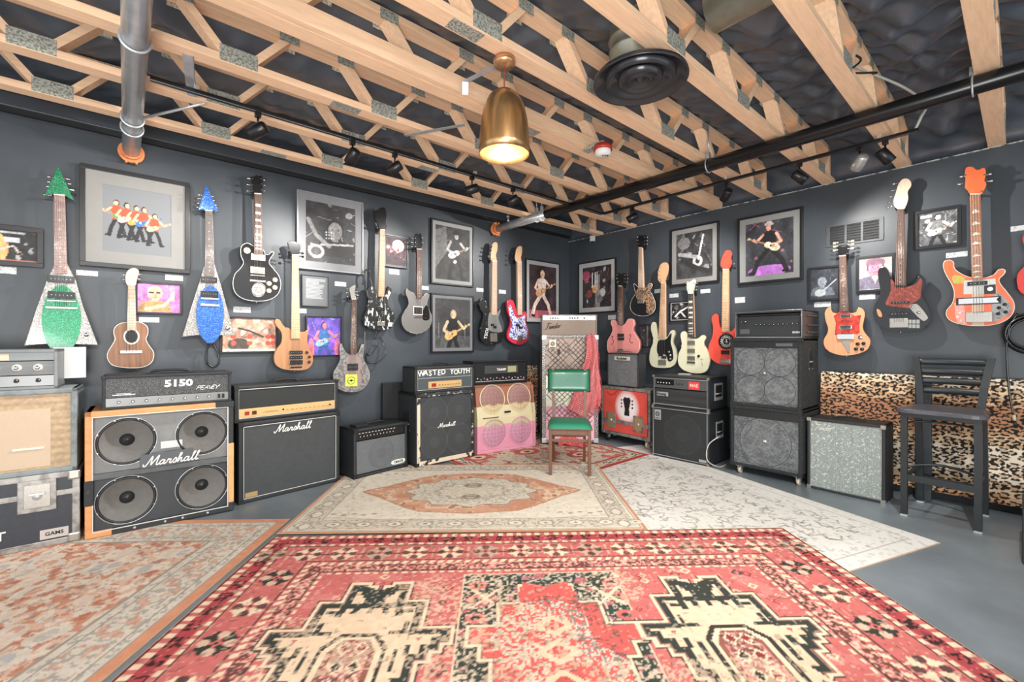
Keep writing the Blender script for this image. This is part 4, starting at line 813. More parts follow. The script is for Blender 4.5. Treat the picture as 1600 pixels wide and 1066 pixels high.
g.tuners([(625, 345), (622, 362), (620, 382), (688, 375)], [-1, -1, -1, 1], chrome, .009); g.pickup((645, 835), 44, 20, blackg, 4); g.bar('bridge', (645, 880), 52, 22); g.hang((648, 396), 'red bass')
# 16 natural double horned
tort = mat('red_tortoise', (206, 62, 38), .3, rgb2=(150, 34, 22), scale=36, thr=(.4, .6), coat=.3)
g = Guitar('electric_guitar', 'natural wood double horned guitar with bright red tortoise pickguard', RW, G_, c=(410, 780))
g.body([(347, 607), (300, 620), (275, 590), (268, 560), (240, 570), (218, 610), (225, 680), (245, 740), (240, 790), (212, 840), (210, 890), (240, 940), (320, 975), (403, 985), (500, 972), (580, 940), (612, 890), (610, 840), (570, 790), (548, 740), (558, 680), (568, 620), (550, 580), (512, 562), (505, 590), (475, 610), (425, 612)], mat('natural_alder', (208, 150, 110), .4, var=.1, scale=5, stretch=(9, 9, 1)), .038, 5, bev=.008)
g.shape('pickguard', [(345, 600), (295, 640), (315, 700), (305, 805), (350, 795), (410, 800), (480, 795), (500, 800), (525, 780), (520, 720), (535, 630), (480, 640), (425, 603)], tort, .003, 0)
g.neck((347, 118), (404, 113), (350, 600), (424, 600), roseM, brown, 22, 6, 'dot', (404, 800), 1.0)
g.head([(347, 116), (335, 85), (322, 35), (345, 22), (382, 38), (420, 20), (436, 30), (425, 85), (404, 113)], blackg, 2)
g.tuners([(302, 2), (302, 32), (300, 66), (462, -18), (462, 12), (460, 46)], [-1] * 3 + [1] * 3, MATS['cream_plastic'], .009)
g.pickup((400, 640), 72, 22, blackg, 6, chrome); g.pickup((400, 738), 76, 24, blackg, 6, chrome); g.bar('bridge', (400, 820), 120, 46, chrome, .018)
g.shape('tailpiece', [(362, 852), (440, 850), (436, 955), (418, 960), (400, 915), (378, 885)], dchrome, .006, 0); g.knob((530, 825), 17, chrome, .008, 'toggle_switch')
for q in ((507, 884), (558, 880), (492, 928), (545, 930)): g.knob(q, 14)
g.endpin((403, 988)); g.hang((375, 105), 'natural wood guitar')
# 17 black jazz bass
g = Guitar('bass_guitar', 'black five string bass with tortoise pickguard and chrome control plate', RW, I_, 'bass', c=(200, 850))
g.body([(160, 722), (140, 700), (125, 665), (112, 622), (85, 600), (55, 615), (48, 655), (60, 730), (58, 790), (25, 850), (18, 910), (40, 965), (100, 1000), (190, 1018), (290, 1012), (360, 985), (385, 930), (370, 860), (335, 800), (330, 760), (350, 720), (348, 680), (325, 655), (305, 665), (285, 705), (255, 722), (228, 724)], blackg)
g.shape('pickguard', [(130, 685), (152, 700), (160, 735), (228, 735), (290, 712), (318, 675), (332, 700), (325, 750), (320, 800), (285, 828), (255, 850), (240, 868), (110, 850), (100, 825), (130, 760)], mat('brown_tortoise', (118, 46, 36), .3, rgb2=(158, 82, 60), scale=40, thr=(.5, .64), coat=.3), .003, 3)
g.shape('control_plate', [(250, 862), (280, 842), (310, 850), (365, 920), (360, 940), (330, 945)], dchrome, .004, 3)
g.neck((175, 235), (216, 235), (158, 722), (228, 722), roseM, mapleM, 20, 5, 'dot', (185, 955), 1.0)
g.head([(178, 235), (155, 215), (150, 180), (165, 130), (180, 80), (205, 45), (238, 40), (260, 60), (262, 90), (240, 120), (244, 165), (232, 210), (216, 235)], maplelt, 4)
g.tuners([(150, 72), (140, 115), (128, 155), (118, 190), (112, 222)], -1, chrome, .008); g.pickup((190, 832), 90, 11, blackg, 5); g.pickup((185, 905), 100, 18, blackg, 5); g.bar('bridge', (182, 963), 90, 60, dchrome, .014)
m = M()
for i in range(3):
    for j in range(2):
        a = g.p((242 + 26 * i, 942 + 30 * j)); b = g.p((264 + 26 * i, 966 + 30 * j)); m.box(a[0], b[0], -g.off - .0015, -g.off, b[1], a[1])
m.build('grey_stickers', mat('sticker_grey', (150, 152, 150), .5), g.t)
g.shape('bare_wood_chip', [(40, 875), (60, 880), (75, 910), (70, 925), (50, 915)], mat('bare_wood', (190, 130, 90), .6), .0008, 3); g.knob((268, 858), 9, chrome); g.knob((310, 895), 10, chrome)
g.endpin((190, 1020)); g.hang((196, 228), 'black five string bass')
# 18 orange bass
orM = mat('orange_lacquer', (226, 106, 62), .3, coat=.3, var=.12, scale=5, stretch=(8, 8, 1))
g = Guitar('bass_guitar', 'orange bass with curled horns, white binding and chrome pickup covers', RW, H_, 'bass', c=(340, 830))
g.body([(300, 700), (260, 690), (215, 665), (192, 640), (190, 610), (165, 595), (135, 605), (130, 640), (150, 690), (180, 740), (195, 790), (185, 850), (150, 895), (150, 930), (180, 960), (250, 980), (350, 987), (450, 975), (520, 940), (550, 890), (545, 840), (510, 790), (470, 740), (460, 710), (480, 690), (498, 665), (485, 650), (455, 655), (435, 680), (400, 695), (365, 702)], orM, .04, 5, pearl)
g.shape('centre_strip', [(300, 700), (366, 702), (372, 984), (300, 984)], maplelt, .0008, 0)
g.shape('pickguard', [(252, 718), (440, 706), (446, 795), (250, 800)], mat('guard_silver', (196, 196, 192), .35, .2), .002, 0)
q = g.shape('lower_guard', [(425, 808), (470, 798), (500, 830), (530, 870), (520, 915), (480, 940), (425, 955)], mat('guard_grey', (150, 152, 152), .4, rgb2=(40, 40, 42), scale=45, thr=(.6, .63)), .002, 3)
q = g.shape('dark_sticker', [(370, 745), (440, 740), (442, 795), (372, 798)], mat('sticker_dark', (38, 40, 44), .5), .0028, 0); x, z = g.p((408, 768)); M().lathe([(0, -.004), (.013, -.0035), (.015, -.003)], (x, -g.off, z), 'Y', 16).build('pale_disc', white, q)
g.shape('pale_sticker', [(195, 850), (250, 850), (270, 975), (215, 970), (200, 930)], mat('sticker_salmon', (222, 150, 140), .5, rgb2=(240, 215, 205), scale=60, thr=(.55, .6)), .001, 0)
g.shape('green_scribble', [(180, 700), (195, 680), (262, 700), (250, 735), (190, 735)], mat('scribble', (226, 130, 80), .5, rgb2=(150, 190, 80), scale=70, thr=(.48, .52)), .001, 0)
g.neck((288, 208), (351, 208), (298, 718), (366, 718), mat('warm_board', (172, 122, 94), .45, var=.12, scale=14), maplelt, 20, 4, 'tri', (338, 915), 1.0)
g.head([(288, 208), (278, 185), (258, 165), (262, 120), (258, 80), (265, 50), (290, 42), (312, 48), (322, 62), (345, 62), (362, 50), (378, 55), (383, 90), (372, 118), (386, 145), (372, 180), (351, 208)], orM, 3)
g.tuners([(235, 100), (222, 145), (405, 85), (412, 125)], [-1, -1, 1, 1], chrome, .011); g.pickup((332, 735), 84, 24, blackg, 4, chrome); g.pickup((335, 838), 165, 34, chrome, 4, blackg); g.bar('bridge', (340, 935), 110, 62, dchrome, .014)
for q in ((460, 830), (495, 860), (460, 880), (500, 905), (455, 915)): g.knob(q, 9)
g.hang((320, 200), 'orange bass')
# 19 red at edge
g = Guitar('electric_guitar', 'glossy red guitar cut off by the right edge of the photo', RW, H_, c=(700, 640))
g.body([(640, 600), (615, 520), (600, 480), (604, 452), (622, 440), (660, 460), (690, 520), (740, 520), (780, 460), (820, 450), (840, 490), (815, 560), (820, 640), (850, 720), (830, 790), (760, 820), (660, 815), (590, 790), (568, 735), (572, 680), (605, 640)], mat('glossy_red', (208, 44, 34), .2, coat=.5), .05, 5)
g.neck((690, 120), (730, 120), (685, 520), (735, 520), roseM, brown, 20, 6, 'dot', (708, 700), 1.0); g.head([(690, 120), (675, 60), (700, 20), (740, 25), (745, 70), (730, 120)], blackg, 3); g.hang((710, 110), 'red guitar at the right edge')
# ================================================================ amplifiers
def hgt(P_, py): return CAM_H - (py - CY) * (Vector(P_) - CAMP).dot(FV) / F_PX
class Amp:
    """front bottom corners from the photo on the plane z0; local x 0..w left to right, y 0 front .. depth back"""
    def __init__(s, name, label, cat, L, R, z0, top, depth, w=None, rz=None):
        a, b = atZ(L[0], L[1], z0), atZ(R[0], R[1], z0)
        if rz is not None: b = a + Vector((math.cos(rz), math.sin(rz), 0)) * (w or (b - a).length)
        d = b - a; s.w = w or d.length; s.z0 = z0
        s.h = (hgt(a, top) - z0) if top > 5 else top; s.d = depth; s.rz = math.atan2(d.y, d.x)
        s.t = thing(name, label, cat, (a.x, a.y, z0), s.rz); s.a = a; s.u = d.normalized(); s.top = z0 + s.h
    def bx(s, name, x0, x1, y0, y1, z0, z1, m, bev=.003, par=None): return M().box(x0, x1, y0, y1, z0, z1, bev).build(name, m, par or s.t)
    def shell(s, m, th=.02, bev=.008, front=.0, back=True, top_in=0, x0=0, z0=0):
        g = M(); w, h, d = s.w, s.h, s.d
        g.box(0, w, front, d, z0, z0 + th, bev); g.box(0, w, front, d, h - th, h, bev); g.box(0, th, front, d, z0, h, bev); g.box(w - th, w, front, d, z0, h, bev)
        g.box(th * .5, w - th * .5, d - .015, d, z0 + th * .5, h - th * .5); return g.build('cabinet', m, s.t)
    def corners(s, m, r=.028, z0=0):
        for x in (0, s.w):
            for z in (z0, s.h):
                sx, sz = (1 if x == 0 else -1), (1 if z == z0 else -1)
                g = M(); e = .003
                g.box(*sorted((x - sx * e, x + sx * r)), -e, .003, *sorted((z - sz * e * .4, z + sz * r)), .003)
                g.box(*sorted((x - sx * e, x + sx * .003)), -e, r, *sorted((z - sz * e * .4, z + sz * r)), .003)
                g.box(*sorted((x - sx * e, x + sx * r)), -e, r, *sorted((z - sz * e * .4, z + sz * .003)), .002)
                g.build('corner_protector', m, s.t)
    def grille(s, base, x0, x1, z0, z1, y=.012, spk=(), res=.008, noise=.12, col2=None, m=None, fn=None, sc=60):
        c = Cv(x1 - x0, z1 - z0, res, base)
        for (cx, cz, r) in spk: c.ell(cx * c.W, cz * c.H, r, r, col2 or '5a5e60', .35); c.ell(cx * c.W, cz * c.H, r * .93, r * .93, base, .6); c.ell(cx * c.W, cz * c.H, r * .35, r * .35, col2 or '5a5e60', .2)
        if fn: fn(c)
        c.mult(sc, noise, 3)
        return c.build('grille_cloth', m or paint, s.t, x0, y, z0)
    def piping(s, x0, x1, z0, z1, m, y=.006, r=.0035):
        g = M(); g.tube([(x0, y, z0), (x1, y, z0), (x1, y, z1), (x0, y, z1)], r, 6, True); return g.build('piping', m, s.t)
    def handle(s, L=.16, y=None, m=None, x=None):
        x = x if x is not None else s.w / 2; y = y if y is not None else s.d * .45; h = s.h
        g = M(); g.tube([(x - L / 2, y, h), (x - L / 2 + .02, y, h + .016), (x, y, h + .022), (x + L / 2 - .02, y, h + .016), (x + L / 2, y, h)], .008, 8, smooth=4, flat=1.6)
        g.box(x - L / 2 - .025, x - L / 2 + .012, y - .015, y + .015, h, h + .008, .002); g.box(x + L / 2 - .012, x + L / 2 + .025, y - .015, y + .015, h, h + .008, .002); g.build('carry_handle', m or blackm, s.t)
    def side_handle(s, z, right=True, dz=.12, dy=.1, rim=None):
        x = s.w if right else 0; sx = 1 if right else -1; y = s.d * .5
        g = M(); g.box(*sorted((x, x + sx * .004)), y - dy, y + dy, z - dz / 2, z + dz / 2, .002); o = g.build('side_handle', rim or plastic, s.t)
        g = M(); g.box(*sorted((x + sx * .003, x + sx * .0055)), y - dy * .8, y + dy * .8, z - dz * .3, z + dz * .38, .001); g.build('handle_recess', blackm, o)
        g = M(); g.cyl((x + sx * .01, y - dy * .7, z - dz * .1), (x + sx * .01, y + dy * .7, z - dz * .1), .006, seg=8)
        for yy in (-1, 1): g.cyl((x + sx * .004, y + yy * dy * .9, z - dz * .4), (x + sx * .007, y + yy * dy * .9, z - dz * .4), .004, seg=8)
        g.build('handle_bar', steel, o)
    def knobs(s, xs, z, r, m, y=0, cap=None, name='knob', L=.014):
        for x in xs:
            o = M().lathe([(0, -L), (r * .75, -L), (r * .85, -L * .8), (r, -.001)], (x, y, z), 'Y', 14).build(name, m, s.t)
            if cap: M().lathe([(0, -L - .001), (r * .6, -L - .001), (r * .6, -L)], (x, y, z), 'Y', 12).build('knob_cap', cap, o)
    def feet(s, h=.0, m=None): pass
def script_word(letters, size, m, parent, x, y, z, w=.08, slant=.28, name='script_logo', rise=0):
    g = M()
    for st in letters:
        g.tube([(x + (a + slant * b) * size, y, z + (b + rise * a) * size) for a, b in st], w * size, 6, smooth=5, flat=.4)
    return g.build(name, m, parent)
def off(st, dx): return [[(a + dx, b) for a, b in q] for q in st]
LM = [[(-.15, .3), (-.1, .05), (.1, .0), (.35, .5), (.62, 1.3), (.66, .6), (.7, .08)], [(.7, .08), (1.0, .7), (1.34, 1.35), (1.3, .6), (1.32, .1), (1.45, .03), (1.62, .2)]]
La = [[(.52, .58), (.25, .62), (.05, .32), (.15, .04), (.4, .15), (.56, .6), (.52, .15), (.65, .03), (.82, .2)]]
Lr = [[(0, .2), (.15, .66), (.22, .54), (.45, .58), (.36, .2), (.5, .03), (.68, .2)]]
Ls = [[(0, .2), (.28, .72), (.42, .35), (.3, .03), (.08, .1)], [(.3, .03), (.55, .2)]]
Lh = [[(0, .2), (.32, 1.05), (.28, 1.32), (.16, 1.1), (.12, .02)], [(.12, .02), (.3, .52), (.48, .58), (.5, .15), (.62, .03), (.8, .2)]]
Ll = [[(0, .2), (.32, 1.05), (.3, 1.32), (.16, 1.1), (.16, .2), (.28, .03), (.46, .2)]]
MARSH = LM + off(La, 1.6) + off(Lr, 2.42) + off(Ls, 3.1) + off(Lh, 3.62) + off(La, 4.42) + off(Ll, 5.24) + off(Ll, 5.72)
FEND = [[(.0, 1.2), (.3, 1.35), (1.0, 1.3)], [(.5, 1.3), (.4, .6), (.15, 0), (-.1, .1)], [(.25, .7), (.7, .72)]] + off([[(0, .3), (.35, .45), (.25, .62), (.05, .3), (.2, .02), (.5, .2)]], .75) + off([[(0, .2), (.1, .6), (.1, .05), (.3, .58), (.42, .5), (.42, .1), (.6, .1)]], 1.25) + off([[(.42, .55), (.15, .55), (.05, .2), (.2, .02), (.42, .3), (.6, 1.25), (.45, .1), (.65, .1)]], 1.8) + off([[(0, .3), (.35, .45), (.25, .62), (.05, .3), (.2, .02), (.5, .2)]], 2.45) + off([[(0, .2), (.12, .6), (.12, .05)], [(.12, .4), (.3, .6), (.45, .5)]], 2.95)
gold = mat('gold_panel', (214, 178, 124), .4, .25)
goldk = mat('gold_knob', (216, 184, 130), .35, .5)
pipew = mat('white_piping', (205, 205, 198), .5)
casem = mat('case_aluminium', (156, 154, 150), .4, .5, rgb2=(118, 115, 111), scale=14, thr=(.45, .6))
# ---- C road case
a = Amp('road_case', 'black flight case with aluminium edges at the left, under the tan grille cabinet', 'flight case', (-55, 880), (125, 844), .006, 757, .32)
a.bx('case_body', .004, a.w - .004, .004, a.d, .004, a.h - .004, mat('case_laminate', (44, 49, 57), .45, var=.15, scale=30))
for z in (0, a.h - .035): M().box(0, a.w, 0, a.d, z, z + .035, .003).build('edge_extrusion', casem, a.t)
for x in (0, a.w - .035): M().box(x, x + .035, -.001, .035, 0, a.h, .003).build('edge_extrusion', casem, a.t)
M().box(0, a.w, -.003, .004, a.h * .68, a.h * .75, .001).build('lid_band', casem, a.t)
for x in (0, a.w):
    for z in (0, a.h):
        g = M(); sx = 1 if x == 0 else -1; sz = 1 if z == 0 else -1; g.box(*sorted((x - sx * .003, x + sx * .055)), -.006, .05, *sorted((z - sz * .001, z + sz * .055)), .01); g.build('ball_corner', dchrome, a.t)
lx = a.w - .26
g = M(); g.box(lx, lx + .16, -.008, 0, a.h * .5, a.h * .93, .014); o = g.build('latch', casem, a.t)
M().box(lx + .025, lx + .135, -.0095, -.005, a.h * .56, a.h * .87, .004).build('latch_dish', dchrome, o)
g = M(); g.lathe([(0, -.018), (.016, -.016), (.022, -.009)], (lx + .08, 0, a.h * .71), 'Y', 18); g.box(lx + .045, lx + .115, -.02, -.012, a.h * .73, a.h * .76, .003); g.build('butterfly_key', steel, o)
txt('SCOUT', .07, white, a.t, a.w - .42, -.0005 + .0025, a.h * .24, .001, .001)
M().box(a.w - .17, a.w - .05, .0, .003, .045, .1).build('sticker', mat('sticker_grey2', (182, 174, 170), .5), a.t); txt('GAMS', .03, blackm, a.t, a.w - .11, -.001, .073, .0008, .0006)
topC = a.top
# ---- B tan grille cabinet
b = Amp('speaker_cabinet', 'blue grey speaker cabinet with tan grille cloth at the left edge', 'speaker cabinet', (-60, 785), (124, 762), topC, .0, .34) if 0 else None
pb = atZ(128, 845, 0); 
class AtAmp(Amp):
    def __init__(s, name, label, cat, base, x, w, h, depth, y=0, drz=0):
        s.w, s.h, s.d = w, h, depth; s.rz = base.rz + drz; s.z0 = base.top; s.top = s.z0 + h
        q = Matrix.Rotation(base.rz, 3, 'Z') @ Vector((x, y, 0)); s.a = Vector((base.t.location.x + q.x, base.t.location.y + q.y, s.z0))
        s.t = thing(name, label, cat, s.a, s.rz); s.u = Matrix.Rotation(s.rz, 3, 'Z') @ Vector((1, 0, 0))
b = AtAmp('speaker_cabinet', 'blue grey speaker cabinet with tan grille cloth at the left edge', 'speaker cabinet', a, -.16, a.w + .148, .50, .30)
b.shell(mat('bluegrey_tolex', (132, 142, 144), .5, bump=.3, bscale=400, rgb2=(84, 92, 94), scale=8, thr=(.5, .7)), .03)
def tan(c):
    c.put(np.sin(c.Y * 900) > .2, '8a6c50', .35)
b.grille('b09878', .03, b.w - .03, .03, b.h - .03, .012, (), .006, .18, fn=tan, sc=90)
b.bx('inner_fabric_panel', .06, b.w - .115, .0095, .0125, .045, b.h - .115, mat('cream_cloth', (196, 176, 152), .8, bump=.3, bscale=500, var=.06, scale=200), 0)
M().box(b.w - .27, b.w - .14, .004, .0095, .15, .162, .002).build('bar_badge', mat('pale_badge', (222, 205, 175), .35, .3), b.t)
# ---- A silver head
c_ = AtAmp('guitar_amplifier', 'brushed silver amplifier head with white knobs at the left edge', 'amplifier', b, -.0, b.w - .085, .235, .26, .02)
c_.shell(mat('silver_case', (112, 115, 115), .45, .2, var=.12, scale=20), .018, .003)
c_.bx('front_panel', .018, c_.w - .018, .012, .018, .085, .165, mat('brushed_panel', (100, 102, 102), .45, .3, var=.15, scale=3, stretch=(1, 1, 30)), 0)
c_.bx('upper_strip', .018, c_.w - .018, .014, .018, .17, c_.h - .018, mat('dark_strip', (104, 108, 108), .4, .4), 0)
c_.bx('label_strip', .018, c_.w - .20, .010, .014, .172, .208, mat('cream_strip', (206, 188, 164), .5), 0)
c_.bx('lower_panel', .018, c_.w - .018, .014, .018, .02, .08, blackg, 0)
c_.knobs([c_.w - .085 - .085 * i for i in range(6)], .128, .021, white, .012, chrome, L=.022)
c_.knobs([c_.w - .085 - .088 * i for i in range(6)], .052, .013, chrome, .014, blackm, L=.018)
M().box(.1, .2, .1, .2, c_.h, c_.h + .02, .002).build('transformer_cap', steel, c_.t)
m = M(); m.box(-.07, .08, 0, .003, 0, .20); o = m.build('paper_sheet', mat('paper', (196, 198, 198), .6), None, (c_.a.x + c_.w + .03, c_.a.y + .2, c_.z0 + .045), .1); tag(o, 'grey paper sheet standing behind the silver amplifier head', 'paper')
# ---- D open 4x12
d = Amp('speaker_cabinet', 'battered open speaker cabinet with bare orange wood frame and four exposed cones', 'speaker cabinet', (132, 845), (365, 797), .006, 645, .36)
bare = mat('bare_orange_ply', (206, 142, 88), .55, var=.22, scale=6, stretch=(1, 1, 4))
g = M(); th = .035; w, h, dd = d.w, d.h, d.d
g.box(0, w, 0, dd, h - th, h, .006); g.mi = 0; g.box(0, th, 0, dd, 0, h, .006); g.build('wood_frame', bare, d.t)
g = M(); g.box(w - th, w, 0, dd, 0, h - .001, .006); g.box(.12, w, -.002, dd, 0, th, .006); g.box(th, w - th, dd - .02, dd, th, h - th); g.box(-.003, th + .004, -.003, dd, h * .26, h * .46, .004); g.box(w * .86, w + .003, -.003, dd, h - th - .002, h + .003, .004); g.build('remaining_covering', tolexw, d.t)
M().box(th * .4, .16, -.001, .3, .001, th, .006).build('bare_lower_corner', bare, d.t)
M().box(w - th + .004, w + .002, -.003, .04, .06, h * .62, .004).build('bare_right_edge', mat('bare_orange_light', (226, 160, 104), .5, var=.2, scale=8), d.t)
def holed(g, x0, x1, z0, z1, cx, cz, R_, y, n=48):
    ci, sq = [], []
    for k in range(n):
        a_ = 2 * PI * k / n; dx, dz = math.cos(a_), math.sin(a_)
        tt = min(((x1 - cx) if dx > 0 else (x0 - cx)) / dx if abs(dx) > 1e-9 else 9, ((z1 - cz) if dz > 0 else (z0 - cz)) / dz if abs(dz) > 1e-9 else 9)
        ci.append(g.bm.verts.new((cx + R_ * dx, y, cz + R_ * dz))); sq.append(g.bm.verts.new((cx + tt * dx, y, cz + tt * dz)))
    for X_, Z_ in ((x0, z0), (x0, z1), (x1, z0), (x1, z1)):      # keep the corners square
        k = min(range(n), key=lambda i: (sq[i].co.x - X_) ** 2 + (sq[i].co.z - Z_) ** 2); sq[k].co = (X_, y, Z_)
    for k in range(n): g.bm.faces.new((ci[k], ci[(k + 1) % n], sq[(k + 1) % n], sq[k]))
for zz0, zz1, czz, nm, mm_, yy in ((th, h * .49, .255, 'lower_baffle', mat('baffle_dark', (50, 54, 58), .5, var=.15, scale=10), .028), (h * .49, h - th, .735, 'upper_baffle', mat('baffle_grey', (118, 120, 120), .5, var=.15, scale=12), .032)):
    g = M(); holed(g, th, w / 2, zz0, zz1, .25 * w, czz * h, .145, yy); holed(g, w / 2, w - th, zz0, zz1, .765 * w, czz * h, .145, yy); g.build(nm, mm_, d.t)
M().box(th, w - th, .002, .03, h * .455, h * .50, .004).build('centre_rail', mat('rail_grey', (78, 82, 84), .5, var=.2, scale=15), d.t)
g = M(); g.tube([(th, .002, th), (w - th, .002, th), (w - th, .002, h - th), (th, .002, h - th)], .005, 6, True); g.build('piping', pipew, d.t)
cone = mat('paper_cone', (104, 103, 100), .75, var=.1, scale=30); rim = mat('cone_rim', (30, 32, 34), .4)
for cx, cz, ty in ((.25, .735, .03), (.765, .735, .03), (.25, .255, .026), (.765, .255, .026)):
    x, z = cx * w, cz * h; R_ = .146
    g = M(); g.lathe([(R_ * .93, 0), (R_ * .60, .04), (R_ * .26, .062)], (x, ty - .003, z), 'Y', 44); o = g.build('speaker_cone', cone, d.t)
    g = M(); g.torus((x, ty - .004, z), R_ * .96, .007, 'Y', 44, 8); g.build('surround', rim, o)
    g = M(); g.lathe([(R_ * .27, .061), (R_ * .2, .045), (0, .036)], (x, ty - .003, z), 'Y', 24); g.build('dust_cap', rim, o)
    g = M(); g.torus((x, ty - .001, z), R_ * 1.04, .0025, 'Y', 44, 6)
    for k in range(8): an = PI / 8 + k * PI / 4; g.cyl((x + R_ * 1.02 * math.cos(an), ty - .012, z + R_ * 1.02 * math.sin(an)), (x + R_ * 1.02 * math.cos(an), ty, z + R_ * 1.02 * math.sin(an)), .004, seg=8)
    g.build('rim_bolts', steel, o)
q = Matrix.Translation((w * .335, -.012, h * .50)) @ Matrix.Rotation(-.02, 4, 'Y')
pl_ = M().box(0, w * .36, 0, .008, 0, .088, .002, q).build('logo_board', mat('logo_board', (78, 82, 86), .5, var=.1, scale=12), d.t)
script_word(MARSH, .046, mat('logo_white', (226, 226, 220), .35), pl_, w * .36, -.016, h * .50 + .014, .085, .28)
M().box(w * .47, w * .62, .022, .026, h * .64, h * .70).build('paper_label', mat('paper', ), d.t)
g = M()
for x in (.3, .5, .62, .8): g.lathe([(0, -.006), (.006, -.004), (.008, 0)], (w * x, -.002, .018), 'Y', 10)
g.build('studs', steel, d.t)
# ---- E 5150
e = AtAmp('guitar_amplifier', 'black amplifier head with mesh front and large white digits, on the open cabinet', 'amplifier', d, .075, .69, .215, .27, .03)
e.shell(tolex, .018, .008); mesh_m = mat('mesh_front', (30, 32, 34), .5, rgb2=(96, 98, 100), scale=220, thr=(.5, .58))
e.bx('mesh_front', .018, e.w - .018, .010, .018, .075, e.h - .018, mesh_m, 0)
e.bx('control_panel', .018, e.w - .018, .006, .018, .018, .072, mat('panel_grey', (122, 125, 124), .4, .4), .001)
e.knobs([.08 + .068 * i for i in range(8)], .046, .009, blackg, .006, white, L=.014)
for x in (e.w - .075, e.w - .05): M().box(x - .008, x + .008, 0, .006, .03, .06, .001).build('rocker_switch', blackg, e.t)
txt('5150', .062, white, e.t, e.w * .56, .0085, .148, .0015, .0025, sx=1.25)
g = M()
for st in off([[(0, 0), (.25, 1), (.8, 1), (.7, .5), (.12, .5)]], 0) + off([[(.9, 1), (.3, 1), (.1, 0), (.75, 0)], [(.2, .5), (.7, .5)]], .8) + off([[(0, 0), (.7, 1), (.8, 0)], [(.3, .4), (.8, .4)]], 1.7) + off([[(0, 1), (.2, 0), (.9, 1)]], 2.7) + off([[(.7, 1), (.2, 1), (0, 0), (.6, 0)], [(.1, .5), (.6, .5)]], 3.3) + off([[(0, 1), (.4, .5), (1, 1)], [(.4, .5), (.3, 0)]], 4.1):
    g.tube([(e.w * .70 + (p + .3 * r) * .026, .007, .098 + r * .026) for p, r in st], .0024, 5, flat=.5)
g.build('angular_logo', white, e.t)
g = M(); g.box(.05, .16, .0075, .01, .088, .093); g.box(.07, .14, .0075, .01, .097, .1); g.build('model_script', white, e.t)
e.handle(.22); e.corners(blackm, .02)
# ---- G lower right Marshall
gg = Amp('speaker_cabinet', 'black speaker cabinet with white script logo at its top and white piping', 'speaker cabinet', (373, 790), (531, 752), 0, 662, .36)
gg.shell(tolex, .03, .01)
gg.grille('3c4042', .03, gg.w - .03, .03, gg.h - .03, .012, ((.25, .45, .15), (.75, .45, .15)), .01, .1, '3f4345')
gg.piping(.034, gg.w - .034, .034, gg.h - .034, pipew, .004, .0035); gg.corners(blackm, .035)
script_word(MARSH, .045, MATS['logo_white'], gg.t, gg.w * .32, .002, gg.h - .108, .085)
gg.bx('brass_plate', .045, .13, .006, .012, .04, .075, mat('brass_label', (186, 158, 108), .4, .4), .001)
# ---- F head gold
f = AtAmp('guitar_amplifier', 'black amplifier head with a long gold control panel and white piping', 'amplifier', gg, -.02, .80, .275, .25, .03)
f.shell(tolex, .028, .012); f.bx('front_cloth', .028, f.w - .028, .010, .02, .10, f.h - .028, mat('dark_cloth', (42, 45, 46), .8, bump=.3, bscale=600), 0)
f.piping(.03, f.w - .03, .028, f.h - .03, pipew, .004, .003); f.bx('gold_panel', .032, f.w - .032, .004, .02, .032, .098, gold, .001)
f.knobs([.38 + .036 * i for i in range(11)], .063, .0085, goldk, .004, L=.012); f.bx('power_switch', .07, .1, -.002, .004, .05, .078, mat('switch_red', (150, 40, 28), .4), .001); f.bx('standby_switch', .12, .15, -.002, .004, .05, .078, mat('switch_dark', (70, 34, 26), .4), .001)
f.knobs([.345, .725], .066, .007, blackg, .004, L=.01)
g = M(); g.box(.19, .32, .0035, .0045, .055, .058); g.box(.21, .3, .0035, .0045, .062, .065); g.build('panel_print', mat('ink_brown', (120, 84, 50), .6), f.t)
f.corners(blackm, .03); f.handle(.2)
# ---- H crate
h_ = Amp('combo_amplifier', 'small black combo amplifier with white oval badge standing on the beige rug', 'amplifier', (553, 750), (637, 729), .015, 672, .27)
h_.shell(tolex, .028, .012); 
h_.grille('606568', .028, h_.w - .028, .035, h_.h * .74, .010, ((.5, .5, .13),), .008, .08, '3a3e40'); h_.bx('control_panel', .028, h_.w - .028, .008, .02, h_.h * .76, h_.h - .028, blackg, .002)
h_.knobs([.06 + .033 * i for i in range(11)], h_.h * .84, .007, plastic, .008, white, L=.012)
g = M(); [g.box(.05 + .032 * i, .065 + .032 * i, .0065, .008, h_.h * .895, h_.h * .905) for i in range(12)]; g.build('panel_print', white, h_.t)
h_.piping(.03, h_.w - .03, .035, h_.h * .74, mat('thin_trim', (110, 114, 116), .4, .4), .006, .002)
g = M(); g.prism(smooth2([(h_.w - .165, .05), (h_.w - .045, .05), (h_.w - .035, .085), (h_.w - .16, .085)], 3), .004, .012); o = g.build('badge', white, h_.t); txt('CRATE', .03, blackm, o, h_.w - .102, .003, .067, .0008, .0012, sx=1.1)
h_.corners(blackm, .04); h_.handle(.2); M().box(.05, .17, .05, .17, h_.h, h_.h + .022, .006).build('top_box', plastic, h_.t)
